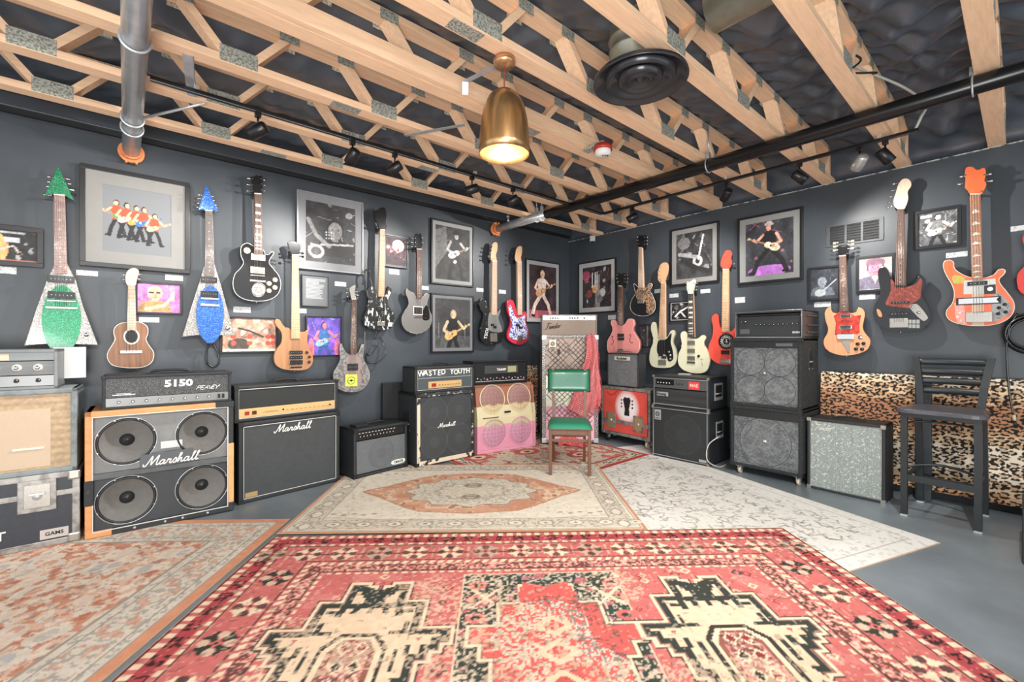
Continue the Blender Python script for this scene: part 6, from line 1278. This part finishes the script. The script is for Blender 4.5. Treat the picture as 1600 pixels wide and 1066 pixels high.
# dark post behind the stool
p = atX(1441, 770, 4.55)
a0, a1 = atX(1428, 700, 4.56), atX(1454, 700, 4.56)
m = M(); m.box(4.60, 4.65, a1.y, a0.y, 0, .945, .004); tag(m.build('upright_box', mat('dark_post', (42, 50, 54), .5)), 'narrow dark upright box standing behind the bar stool', 'box')
# ================================================================ bar stool
LF, RF = atZ(1411, 806, 0), atZ(1529, 834, 0)
d = (RF - LF); rz = math.atan2(d.y, d.x); sw = d.length + .03
t = thing('bar_stool', 'black metal bar stool with ladder back beside the silver grille cabinet', 'stool', ((LF + RF) / 2).to_tuple(), rz)
st = mat('stool_black', (36, 42, 45), .38, .1); SH = .745; hw = sw / 2; D = .40
def leg(x, y0, y1, z1, name='leg'):
    g = M(); n = 8; r = .018
    pts = [Vector((x, y0 + (y1 - y0) * (k / n) ** 1.6, z1 * k / n)) for k in range(n + 1)]
    for p0, p1 in zip(pts, pts[1:]):
        V = [g.bm.verts.new((p.x + a, p.y + b, p.z)) for p in (p0, p1) for a, b in ((-r, -r), (r, -r), (r, r), (-r, r))]
        for f in ((0, 1, 5, 4), (1, 2, 6, 5), (2, 3, 7, 6), (3, 0, 4, 7)): g.bm.faces.new([V[i] for i in f])
    g.bm.faces.new([V[i] for i in (4, 5, 6, 7)]); bmesh.ops.remove_doubles(g.bm, verts=g.bm.verts, dist=1e-5)
    o = g.build(name, st, t); M().box(x - .019, x + .019, y0 - .019, y0 + .019, 0, .012, .001).build('foot_cap', mat('cap_grey', (170, 172, 172), .5), o); return o
for s in (-1, 1): leg(s * (hw - .018), 0.018, .018, SH - .03); leg(s * (hw - .03), D + .05, D - .03, SH - .03)
M().box(-hw, hw, .0, D, SH - .055, SH - .02, .004).build('seat_frame', st, t)
seat = smooth2([(-hw - .015, -.02), (0, -.035), (hw + .015, -.02), (hw + .005, D * .5), (hw - .03, D + .01), (0, D + .02), (-hw + .03, D + .01), (-hw - .005, D * .5)], 6)
g = M(); A = [g.bm.verts.new((x, y, SH - .02)) for x, y in seat]; B = [g.bm.verts.new((x, y, SH + .0)) for x, y in seat]; Cc = [g.bm.verts.new((x * .9, D / 2 + (y - D / 2) * .9, SH + .008)) for x, y in seat]; n = len(seat)
for i in range(n): g.bm.faces.new((A[i], A[(i + 1) % n], B[(i + 1) % n], B[i])); g.bm.faces.new((B[i], B[(i + 1) % n], Cc[(i + 1) % n], Cc[i])).smooth = True
g.bm.faces.new(A[::-1]); g.bm.faces.new(Cc); g.build('seat', mat('seat_grey', (72, 72, 78), .4, var=.08), t)
BT = 1.10
for s in (-1, 1):
    g = M(); P = [Vector((s * (hw - .045), D - .02, SH - .03)), Vector((s * (hw - .03), D + .01, SH + .15)), Vector((s * (hw - .0), D + .07, BT))]
    for p0, p1 in zip(P, P[1:]):
        V = [g.bm.verts.new((p.x + a, p.y + b, p.z)) for p in (p0, p1) for a, b in ((-.02, -.014), (.02, -.014), (.02, .014), (-.02, .014))]
        for f in ((0, 1, 5, 4), (1, 2, 6, 5), (2, 3, 7, 6), (3, 0, 4, 7), (4, 5, 6, 7)): g.bm.faces.new([V[i] for i in f])
    g.build('back_post', st, t)
for k, z in enumerate((.855, .925, .995, 1.065)):
    ww = hw - .035 + (z - SH) * .09; y = D + .0 + (z - SH) * .19
    g = M(); g.grid(lambda u, v: Vector((-ww + 2 * ww * u, y + .02 * math.sin(PI * u) + .006 * v, z - .024 + .048 * v)), 12, 1); o = g.build('back_slat', st, t); q = o.modifiers.new('s', 'SOLIDIFY'); q.thickness = .01
for z, nm in ((.27, 'foot_rest'), ): M().box(-hw + .02, hw - .02, .004, .016, z - .022, z + .022, .003).build(nm, st, t)
g = M(); g.tube([(-hw + .02, .03, .26), (-hw + .03, .10, .33), (0, .16, .36), (hw - .03, .10, .33), (hw - .02, .03, .26)], .008, 8, smooth=6); g.build('curved_brace', st, t)
g = M(); g.tube([(-hw + .02, .03, .60), (-hw + .04, .08, .65), (0, .12, .66), (hw - .04, .08, .65), (hw - .02, .03, .60)], .007, 8, smooth=6); g.build('upper_brace', st, t)
for s in (-1, 1): M().box(s * (hw - .03) - .006, s * (hw - .03) + .006, .03, D + .03, .27, .30, .002).build('side_stretcher', st, t)
M().box(-hw + .04, hw - .04, D + .015, D + .03, .18, .21, .002).build('rear_stretcher', st, t)
# right edge case sliver
p = atZ(1597, 882, 0); m = M(); m.box(0, .4, -.5, 0, 0, .30, .01); tag(m.build('speaker_cabinet', tolexw, None, (p.x, p.y, 0), 0), 'dark cabinet corner just entering the photo at the right edge', 'speaker cabinet')
p1 = atZ(1560, 860, 0)
# cable coil right edge
u0, z_ = RW.at(1613, 522, .08); t = M(); rs = random.Random(3)
for k in range(12): t.torus((0, -.02 - .008 * k + .004 * math.sin(k), rs.uniform(-.006, .006)), .125 + rs.uniform(-.022, .012), .006, 'Y', 36, 6)
o = t.build('cable_coil', blackg, None, RW.loc(u0, z_), RW.rz); tag(o, 'black cable coiled on the wall at the right edge under the red guitar', 'cable')
q = [RW.at(x, y, .08) for x, y in ((1590, 490), (1577, 512), (1573, 550), (1577, 610), (1584, 650))]
t = M(); t.tube([(a - q[0][0], -.10, b - q[0][1]) for a, b in q], .006, 8, smooth=5); o = t.build('hanging_cable', blackg, None, RW.loc(*q[0]), RW.rz); tag(o, 'single black cable end hanging down from the coil over the leopard fabric', 'cable')
a, b = q[-1]; g = M(); g.cyl((a - q[0][0], -.10, b - q[0][1] + .01), (a - q[0][0] + .004, -.10, b - q[0][1] - .03), .010, seg=10); g.build('plug_sleeve', MATS['cream_plastic'], o); g = M(); g.cyl((a - q[0][0] + .004, -.10, b - q[0][1] - .03), (a - q[0][0] + .01, -.10, b - q[0][1] - .08), .009, seg=10); g.build('plug_body', blackm, o)
g = M(); P = [RW.at(x, y, .06) for x, y in ((1596, 480), (1600, 495), (1612, 500))]
# small loop under the blue guitar
q = [LW.at(x, y, .05) for x, y in ((326, 538), (322, 552), (324, 568), (334, 574), (342, 566), (340, 550), (332, 538))]
t = M(); t.tube([(a - q[0][0], -.05, b - q[0][1]) for a, b in q], .007, 8, smooth=5); tag(t.build('hanging_cable', blackg, None, LW.loc(*q[0])), 'black cable loop hanging below the blue oval guitar', 'cable')
# ================================================================ green chair
FL_, FR_ = atZ(860, 742, .0145), atZ(921, 744, .0145)
d = FR_ - FL_; rz = math.atan2(d.y, d.x); wd = d.length + .03
t = thing('folding_chair', 'wooden chair with green vinyl seat and backrest standing on the beige rug', 'chair', ((FL_ + FR_) / 2).to_tuple(), rz)
cw = mat('chair_walnut', (96, 62, 42), .45, var=.25, scale=6, stretch=(6, 6, 1)); green = mat('green_vinyl', (22, 102, 74), .3, coat=.3, bump=.08, bscale=14)
hw = wd / 2; D = .40; SH = .45
for s in (-1, 1):
    M().box(s * (hw - .015) - .015, s * (hw - .015) + .015, -.015, .018, 0, SH - .04, .004).build('leg', cw, t)
    g = M(); P = [Vector((s * (hw - .035), D + .10, 0)), Vector((s * (hw - .035), D - .0, SH)), Vector((s * (hw - .03), D + .07, .93))]
    for p0, p1 in zip(P, P[1:]):
        V = [g.bm.verts.new((p.x + a, p.y + b, p.z)) for p in (p0, p1) for a, b in ((-.013, -.02), (.013, -.02), (.013, .02), (-.013, .02))]
        for f in ((0, 1, 5, 4), (1, 2, 6, 5), (2, 3, 7, 6), (3, 0, 4, 7), (4, 5, 6, 7), (0, 3, 2, 1)): g.bm.faces.new([V[i] for i in f])
    g.build('back_leg', cw, t); M().box(s * (hw - .03) - .01, s * (hw - .03) + .01, 0, D, SH - .075, SH - .04, .003).build('side_rail', cw, t)
M().box(-hw, hw, -.01, .01, SH - .09, SH - .04, .004).build('front_rail', cw, t); M().box(-hw + .03, hw - .03, -.004, .010, SH - .15, SH - .125, .003).build('front_stretcher', cw, t); M().box(-hw + .03, hw - .03, D + .0, D + .015, SH - .19, SH - .16, .003).build('rear_stretcher', cw, t)
M().box(-hw - .012, hw + .012, -.03, D + .0, SH - .04, SH - .028, .004).build('seat_board', cw, t)
def cushion(u, v, x0, x1, y0, y1, z, b):
    r = lambda q: min(1, (1 - abs(2 * q - 1) ** 6)); return Vector((x0 + (x1 - x0) * u, y0 + (y1 - y0) * v, z + b * (r(u) * r(v)) ** .5))
g = M(); g.grid(lambda u, v: cushion(u, v, -hw - .008, hw + .008, -.025, D - .01, SH - .03, .05), 24, 24); g.build('seat', mat('green_vinyl_seat', (38, 128, 98), .5, coat=.0, bump=.08, bscale=14), t)
g = M()
bw = hw + .022; rr = lambda q: max(0, 1 - abs(2 * q - 1) ** 8) ** .5
g.grid(lambda u, v: Vector((-bw + 2 * bw * u, D + .055 - .04 * rr(u) * rr(v) + (v - .5) * .03 + .012 * math.sin(PI * u), .70 + .225 * v)), 26, 16); g.grid(lambda u, v: Vector((-bw + 2 * bw * u, D + .056 + .008 * rr(u) * rr(v) + (v - .5) * .03 + .012 * math.sin(PI * u), .70 + .225 * v)), 26, 16)
bmesh.ops.remove_doubles(g.bm, verts=g.bm.verts, dist=.0015); g.build('backrest', green, t)
g = M(); g.torus((0, D + .026, .815), .02, .0015, 'Y', 20, 5); g.build('embossed_ring', mat('green_light', (60, 130, 100), .3), t)
# ================================================================ rugs
rugM = mat('rug_pile', attr=True, rough=.95, var=.10, scale=260, bump=.25, bscale=500, spec=.1)
def rug(name, label, o, ux, w, l, z, cv, thick=.007):
    """o corner, ux direction of the local x axis (degrees), size w x l"""
    rz = math.radians(ux)
    t = cv.build(name, rugM, None, 0, 0, z + thick, floor=True); t.location = (o[0], o[1], 0); t.rotation_euler.z = rz
    m = M(); e = .004; m.box(-e, w + e, -e, l + e, z, z + thick - .0006, .001); m.build('rug_edge', mat('rug_edge', (190, 160, 130), .9) if name else None, t)
    return tag(t, label, 'rug', 'rugs on the floor')
def bands(c, L):   # list of (distance from the edge, colour)
    d = np.minimum(np.minimum(c.X, c.W - c.X), np.minimum(c.Y, c.H - c.Y))
    for a, b, col in L: c.put((d >= a) & (d < b), col)
    return d
def edge_coord(c):
    d = np.stack([c.Y, c.W - c.X, c.H - c.Y, c.X]); k = d.argmin(0); return np.where((k % 2) == 0, c.X, c.Y), d.min(0)
def steps(pts, flipx=False): return pts
# ---- front red rug: local x along the far edge (left to right), local y towards the viewer
def red_rug(Wd, Ld):
    RED, CR, DK, PK = 'be6a66', 'e0c8ac', '3c3c37', 'cc807a'
    c = Cv(Wd, Ld, .0075, RED); s, d = edge_coord(c)
    hsh = vnoise(c.X, c.Y, 90, 1)
    # bands
    c.put(d < .012, '6a2c2c'); c.put((d >= .012) & (d < .05) & (np.sin(s * 110) > -.1), CR); c.put((d >= .05) & (d < .115), 'a8484c'); c.put((d >= .05) & (d < .115) & (hsh > .5) & (np.sin(s * 60) > -.3), '3c2c2a')
    c.put((d >= .125) & (d < .15) & (np.sin(s * 110 + 2) > -.1), CR); c.put((d >= .15) & (d < .156), DK)
    c.put((d >= .16) & (d < .33), RED); c.put((d >= .33) & (d < .336), DK); c.put((d >= .345) & (d < .37) & (np.sin(s * 130 + d * 60) > -.2), CR)
    c.put((d >= .37) & (d < .44) , PK); c.put((d >= .37) & (d < .44) & (hsh > .55), '6e4842'); c.put((d >= .37) & (d < .44) & (hsh < .28), 'd8b49c'); c.put((d >= .44) & (d < .447), DK); c.put((d >= .452) & (d < .472) & (np.sin(s * 130) > -.2), CR)
    # flowers in the main border
    def flower(x, y, r, col, alt):
        for k in range(4):
            a = PI / 4 + k * PI / 2; c.poly([(x, y), (x + r * math.cos(a - .42), y + r * math.sin(a - .42)), (x + .8 * r * math.cos(a), y + .8 * r * math.sin(a)), (x + r * math.cos(a + .42), y + r * math.sin(a + .42))], col)
            b = k * PI / 2; c.ell(x + .62 * r * math.cos(b), y + .62 * r * math.sin(b), .26 * r, .26 * r, alt, .85)
        c.ell(x, y, .2 * r, .2 * r, RED); c.ell(x, y, .1 * r, .1 * r, DK)
    st_ = .205; nX = int(Wd / st_)
    for i in range(nX + 1):
        x = (i + .5) * Wd / (nX + 1)
        for y in (.245, Ld - .245): flower(x, y, .082, CR if i % 3 else 'b8a08c', DK if i % 2 else '5a4a40')
        if 0 < i <= nX: c.line(i * Wd / (nX + 1), .19, i * Wd / (nX + 1), .30, .012, 'c8a890', .8); c.line(i * Wd / (nX + 1) - .02, .25, i * Wd / (nX + 1) + .02, .25, .012, DK, .8)
    nY = int(Ld / .24)
    for j in range(2, nY):
        y = (j + .0) * Ld / nY
        for x in (.245, Wd - .245): flower(x, y, .085, CR if j % 2 else '3a3c36', DK if j % 2 else 'd0b8a0')
    # field ornament
    rs = random.Random(5)
    inner = (d > .48); c.put(inner & (vnoise(c.X, c.Y, 12, 8) > .66), PK, .7)
    for k in range(230):
        x, y = rs.uniform(.5, Wd - .5), rs.uniform(.5, Ld - .5); r = rs.uniform(.014, .04); col = rs.choice([CR, DK, 'd8a090', '8a3a3c', CR])
        c.poly([(x - r, y), (x, y - r), (x + r, y), (x, y + r)], col, .85); c.poly([(x - r / 2, y), (x, y - r / 2), (x + r / 2, y), (x, y + r / 2)], RED, .9)
    def med(cx, ol, fl, half, hexes=True):
        y0 = .50; P = lambda L: [(cx + p, y0 + q) for p, q in L]
        if half is None: half = [(0, .148), (.035, .148), (.035, .11), (.072, .11), (.072, .08), (.128, .08), (.128, .235), (.228, .235), (.228, .43), (.362, .43), (.362, .50), (.325, .50), (.325, .55), (.285, .55), (.285, .60), (.245, .60), (.245, .72), (.205, .72), (.205, .80)]
        full = [(-p, q) for p, q in half[::-1]] + half
        sym = full + [(p, 1.56 - q) for p, q in full[::-1]]
        def grow(L, k): # offset the stepped outline outwards by k
            n = len(L); out = []
            A = .5 * sum(L[i][0] * L[(i + 1) % n][1] - L[(i + 1) % n][0] * L[i][1] for i in range(n)); sg = 1 if A > 0 else -1
            for i in range(n):
                p0, p1, p2 = L[i - 1], L[i], L[(i + 1) % n]; o = [0, 0]
                for q0, q1 in ((p0, p1), (p1, p2)):
                    dx, dy = q1[0] - q0[0], q1[1] - q0[1]; l_ = math.hypot(dx, dy) + 1e-9; nx_, ny_ = sg * dy / l_, -sg * dx / l_
                    if abs(nx_) > .5: o[0] = nx_ * k
                    if abs(ny_) > .5: o[1] = ny_ * k
                out.append((p1[0] + o[0], p1[1] + o[1]))
            return out
        c.poly(P(grow(sym, .03)), DK); c.poly(P(grow(sym, .024)), CR); c.poly(P(grow(sym, .008)), '8c6a60'); c.poly(P(sym), ol); c.poly(P(grow(sym, -.028)), fl)
        def both(L, col=ol):
            for q in (L, [(-p, r) for p, r in L]): c.poly(P(q), col); c.poly(P([(p, 1.56 - r) for p, r in q]), col)
        both([(0, .13), (.05, .10), (.11, .08), (.11, .135), (.082, .135), (.082, .165), (.066, .165), (.066, .19), (.05, .19), (.05, .235), (.115, .235), (.105, .268), (0, .268)])
        both([(.012, .262), (-.012, .262), (-.012, .305), (.004, .305)]); both([(.045, .262), (.075, .262), (.085, .305), (.06, .305)]); both([(.10, .12), (.128, .12), (.145, .33), (.115, .33)])
        both([(.13, .285), (.19, .285), (.19, .31), (.14, .31)]); both([(.17, .37), (.19, .37), (.19, .43), (.17, .43)]); both([(.12, .425), (.34, .425), (.34, .452), (.115, .452)])
        both([(.20, .52), (.225, .52), (.225, .58), (.20, .58)]); both([(.16, .54), (.18, .54), (.18, .66), (.16, .66)]); both([(.23, .47), (.26, .47), (.245, .50)], 'a86860')
        if hexes:
            for k, col in enumerate((DK, CR, '8a5a50', 'c8807a', 'b0706a')):
                w_ = .135 - .02 * k; c.poly(P([(-w_ * .55, .445 + .018 * k), (w_ * .55, .445 + .018 * k), (w_, .53 + .014 * k), (w_, 1.03 - .014 * k), (w_ * .55, 1.115 - .018 * k), (-w_ * .55, 1.115 - .018 * k), (-w_, 1.03 - .014 * k), (-w_, .53 + .014 * k)]), col)
            m2 = (abs(c.X - cx) < .07) & (abs(c.Y - y0 - .78) < .28); c.put(m2 & (hsh > .55), DK, .7); c.put(m2 & (hsh < .3), CR, .8)
            for j in range(6):
                y = .53 + .1 * j
                for sx in (-.032, .032): c.poly(P([(sx - .03, y), (sx, y - .04), (sx + .03, y), (sx, y + .04)]), CR); c.poly(P([(sx - .02, y), (sx, y - .028), (sx + .02, y), (sx, y + .028)]), rs.choice([DK, '8a3a3c', '6c6a60']))
    # dark centre compartment
    x0, x1 = Wd / 2 - .395, Wd / 2 + .36
    c.rect(x0 - .01, .49, x1 + .01, Ld - .49, CR, .8); c.rect(x0, .50, x1, Ld - .50, '3c443e'); m_ = (c.X > x0) & (c.X < x1) & (c.Y > .5) & (c.Y < Ld - .5)
    c.put(m_ & (hsh > .62), 'c0b8a8', .8); c.put(m_ & (vnoise(c.X, c.Y, 26, 14) > .70), 'b86a70', .8)
    for q in (-1, 1):
        for yy in (.60, .72, .86): c.ell(Wd / 2 + q * .33, yy, .045, .04, 'c46a66'); c.ell(Wd / 2 + q * .33, yy, .02, .018, DK)
        x = Wd / 2 + q * .29; c.line(x - .06, .64, x + .06, .78, .016, CR); c.line(x - .06, .78, x + .06, .64, .016, CR)
    med(Wd / 2, 'c8605a', 'c8605a', [(0, .205), (.04, .205), (.04, .16), (.07, .16), (.07, .12), (.108, .12), (.108, .27), (.22, .27), (.22, .43), (.345, .43), (.345, .52), (.29, .52), (.29, .60), (.25, .60), (.25, .78)], False)
    m_ = (abs(c.X - Wd / 2) < .26) & (c.Y > .7) & (c.Y < Ld - .7); c.put(m_ & (vnoise(c.X, c.Y, 10, 21) > .5) & (hsh > .45), 'd4d0c0', .75); c.put(m_ & (hsh > .66), '46504c', .7)
    for j in range(6):
        y = .92 + .16 * j; c.poly([(Wd / 2 - .09, y), (Wd / 2, y - .07), (Wd / 2 + .09, y), (Wd / 2, y + .07)], 'dcb89c'); c.poly([(Wd / 2 - .05, y), (Wd / 2, y - .04), (Wd / 2 + .05, y), (Wd / 2, y + .04)], 'c05a54')
    med(Wd / 2 - .80, '3a3f3b', 'dcc0a4', None); med(Wd / 2 + .735, '3a3f3b', 'dcc0a4', None)
    # worn patches
    wn = (vnoise(c.X, c.Y, 3.1, 30) > .5) & (hsh > .52); c.put(wn & (d > .47), 'd8c0a4', .55); c.put((vnoise(c.X, c.Y, 70, 31) > .8), 'd8c4ac', .35); c.put((vnoise(c.X, c.Y, 55, 32) > .84), '4a3a36', .4)
    c.mult(45, .1, 33); return c
F0, F1 = atZ(430, 838, .02), atZ(1222, 825, .02); dF = F1 - F0; fw_ = dF.length; fa = math.degrees(math.atan2(dF.y, dF.x))
def flipy(c): c.c = c.c[::-1]; return c
cR = flipy(red_rug(fw_, 2.45))
nrm = Vector((dF.y, -dF.x, 0)).normalized()     # towards the viewer
o_ = F0 + nrm * 2.45
rug('area_rug', 'large red patterned rug with cream and black medallions nearest the viewer', o_, fa, fw_, 2.45, .0150, cR, .005)
# ---- beige medallion rug
G0, G1 = atZ(433, 834, .013), atZ(1012, 828, .013); dG = G1 - G0; gw = dG.length; ga = math.degrees(math.atan2(dG.y, dG.x)); gl = 1.53
c = Cv(gw, gl, .008, 'dcd4c4'); s, d = edge_coord(c); hsh = vnoise(c.X, c.Y, 80, 2)
c.put(d < .022, 'c89070'); c.put((d > .03) & (d < .036), '9a9284'); c.put((d > .05) & (d < .20), 'cdc4b4'); c.put((d > .05) & (d < .20) & (hsh > .66), '8e887c', .7)
for a, b in ((.05, .055), (.20, .207), (.225, .23)): c.put((d > a) & (d < b), '8c8478', .8)
per = .2
for i in range(int(gw / per) + 1):
    for y in (.125, gl - .125): x = (i + .5) * per; c.ell(x, y, .055, .04, '8e887c'); c.ell(x, y, .045, .032, 'dcd4c4'); c.ell(x, y, .015, .012, '8e887c')
for i in range(int(gl / per) + 1):
    for x in (.125, gw - .125): y = (i + .5) * per; c.ell(x, y, .04, .055, '8e887c'); c.ell(x, y, .032, .045, 'dcd4c4')
cx, cy = gw / 2, gl / 2
def hexa(k, kk=1): 
    return [(cx + a * k, cy + b * k * kk) for a, b in ((-.86, 0), (-.78, .07), (-.70, .12), (-.46, .34), (-.34, .42), (0, .46), (.34, .42), (.46, .34), (.70, .12), (.78, .07), (.86, 0), (.78, -.07), (.70, -.12), (.46, -.34), (.34, -.42), (0, -.46), (-.34, -.42), (-.46, -.34), (-.70, -.12), (-.78, -.07))]
c.poly(hexa(1.03), 'bd8c70'); c.poly(hexa(1.0), 'cf9f84'); n2 = vnoise(c.X, c.Y, 22, 7); inh = Cv(gw, gl, .008, 'ffffff'); 
mk = np.zeros(c.X.shape); tmp = c.c.copy(); c.poly(hexa(1.0), '000000'); mk = (c.c.sum(2) < 1e-6); c.c = tmp
c.put(mk & (n2 > .58), 'ddc4a8', .9); c.put(mk & (n2 > .78), '98604a', .8); c.put(mk & (vnoise(c.X, c.Y, 9, 3) > .66), 'ba8066', .6)
an = np.arctan2((c.Y - cy) / .33, (c.X - cx) / .5); rr_ = np.hypot((c.X - cx) / .5, (c.Y - cy) / .33); lob = 1 + .07 * np.cos(12 * an)
c.put(rr_ < lob * 1.0, '98907f'); c.put(rr_ < lob * .965, 'd2cbbc'); c.put((rr_ < lob * .9) & (hsh > .6), 'a09888', .7); c.put(abs(rr_ - .55 * lob) < .03, '9a9284', .7); c.put((rr_ < .35), 'cfc6b4', .7)
for q in (-.13, .13): c.ell(cx, cy + q, .075, .05, '8a8272'); c.ell(cx, cy + q, .05, .03, 'c0b8a6'); c.line(cx - .05, cy + q, cx + .05, cy + q, .012, '7a7264')
for sx in (-1, 1):
    for sy in (-1, 1): c.line(cx + sx * .95, cy + sy * .52, cx + sx * .6, cy + sy * .56, .012, 'b4a490', .7); [c.ell(cx + sx * (.65 + .07 * k), cy + sy * (.46 + .02 * (k % 2)), .02, .014, 'a49c8c') for k in range(5)]
c.noise(60, .8, 'b8ae9e', .6, 9); c.mult(30, .07, 4)
ng = Vector((dG.y, -dG.x, 0)).normalized(); 
rug('area_rug', 'beige rug with an orange hexagonal medallion in the middle of the room', G0, ga, gw, gl, .0102, c, .004)
# ---- right pale rug
A0, A1 = atZ(1468, 848, .005), atZ(1112, 731, .005); dA = A1 - A0; ra = math.degrees(math.atan2(dA.y, dA.x)); rl, rwid = 2.75, 1.7
c = Cv(rl, rwid, .008, 'deddd8'); s, d = edge_coord(c); 
c.put((d > .10) & (d < .106), 'a8a294', .8); c.put((d > .22) & (d < .228), '8c867a', .8); c.put((d > .22), 'dad8d2')
rs = random.Random(9)
for k in range(560):
    x, y = rs.uniform(.26, rl - .26), rs.uniform(.26, rwid - .26); a = rs.uniform(0, 6.28); L_ = rs.uniform(.02, .07); col = rs.choice(['6e6c66', '8e8a80', '9c968a', '56544f'])
    P = [(x, y), (x + L_ * math.cos(a), y + L_ * math.sin(a)), (x + L_ * 1.6 * math.cos(a + .8), y + L_ * 1.6 * math.sin(a + .8))]; c.path(P, .008, col, .8)
    if k % 3 == 0: c.ell(x, y, .022, .011, col, .7, a); c.ell(x, y, .014, .006, 'd2ccc0', .8, a)
for k in range(150):
    x, y = (rs.uniform(.0, rl), rs.choice([rs.uniform(.12, .21), rwid - rs.uniform(.12, .21)])) if k % 2 else (rs.choice([rs.uniform(.12, .21), rl - rs.uniform(.12, .21)]), rs.uniform(0, rwid)); c.ell(x, y, .016, .006, '9c968a', .6, rs.uniform(0, 3))
c.noise(55, .8, 'b4aea2', .5, 4); c.mult(3, .05, 2)
nn = Vector((-dA.y, dA.x, 0)).normalized()
rug('area_rug', 'pale grey beige rug with faint dark vine pattern on the right', A0, ra, rl, rwid, .0005, c, .005)
p = atZ(1468, 848, .005)
# ---- left faded orange rug
B0 = atZ(452, 811, .005); B1 = atZ(160, 1062, .005); dB = B1 - B0; la = math.degrees(math.atan2(dB.y, dB.x)); ll, lw = 2.3, 1.75
c = Cv(ll, lw, .0078, 'c89078'); s, d = edge_coord(c); n1, n2_, n3 = vnoise(c.X, c.Y, 22, 5), vnoise(c.X, c.Y, 34, 6), vnoise(c.X, c.Y, 70, 7)
fld = d > .33; c.put(fld & (n1 > .5), 'd8b8a2', .85); c.put(fld & (n2_ > .62), 'ddd0c0', .9); c.put(fld & (n2_ < .25), 'b8745a', .8); c.put(fld & (n3 > .74), '8c8a88', .55); c.put(fld & (n1 < .2) & (n3 > .5), 'b06848', .7)
rs = random.Random(21)
for k in range(80):
    x, y = rs.uniform(.36, ll - .36), rs.uniform(.36, lw - .36); r = rs.uniform(.03, .085); c.ell(x, y, r, r * .7, 'd8d0c2', .8, rs.uniform(0, 3)); c.ell(x, y, r * .6, r * .4, rs.choice(['b0aca6', 'c8886c', 'a4a8b0', 'd8c0ac']), .7); 
    a = rs.uniform(0, 6.28); c.path([(x, y), (x + .09 * math.cos(a), y + .09 * math.sin(a)), (x + .16 * math.cos(a + .5), y + .16 * math.sin(a + .5))], .012, 'dcc8b4', .7)
c.put(d < .05, 'cf9274'); c.put((d >= .05) & (d < .33), 'cfc6b8'); c.put((d > .07) & (d < .31) & (n3 > .6), '94908a', .65); c.put((d > .12) & (d < .26) & (n2_ > .68), 'c88c72', .6)
for a, b in ((.05, .058), (.10, .106), (.27, .276), (.32, .33)): c.put((d > a) & (d < b), '8e887e', .8)
c.mult(30, .08, 3)
rug('area_rug', 'faded orange floral rug at the lower left, running under the open cabinet', B0, la - 90, lw, ll, .001, Cv(.1, .1, .05, 'ffffff')) if 0 else None
# local x towards the viewer from the far right corner, local y to the screen right; so place with y negative side
c.c = c.c[::-1]; ny = Vector((-dB.y, dB.x, 0)).normalized()
rug('area_rug', 'faded orange floral rug at the lower left, running under the open cabinet', B0 - ny * lw, la, ll, lw, .0005, c, .005)
# ---- back red rug, along the right wall direction
c = Cv(1.75, 1.5, .008, 'c8bca8'); s, d = edge_coord(c); n2_, n3 = vnoise(c.X, c.Y, 14, 15), vnoise(c.X, c.Y, 50, 17)
c.put((n2_ > .66), 'b85c58', .8); c.put((n3 > .78), '4a3c38', .8); c.put(d < .05, 'b04248'); c.put((d > .05) & (d < .16), 'cfc4b0'); c.put((d > .06) & (d < .15) & (np.sin(s * 42 + 3 * np.sin(d * 90)) > .2) & (n3 > .3), '40362f'); c.put((d > .16) & (d < .19), 'a84a4a')
for x, y in ((.5, .45), (1.2, .5), (.85, .95), (.3, 1.1), (1.4, 1.1)): c.ell(x, y, .16, .12, 'bb5a55', .9); c.ell(x, y, .09, .06, 'd8c8b0'); c.ell(x, y, .04, .03, '7a3030')
c.mult(30, .08, 3); H0 = atZ(1015, 711, .006)
rug('area_rug', 'red bordered rug at the back under the tall lattice cabinet', (H0.x - 1.75, H0.y, 0), 0, 1.75, 1.5, .0058, c, .0042)
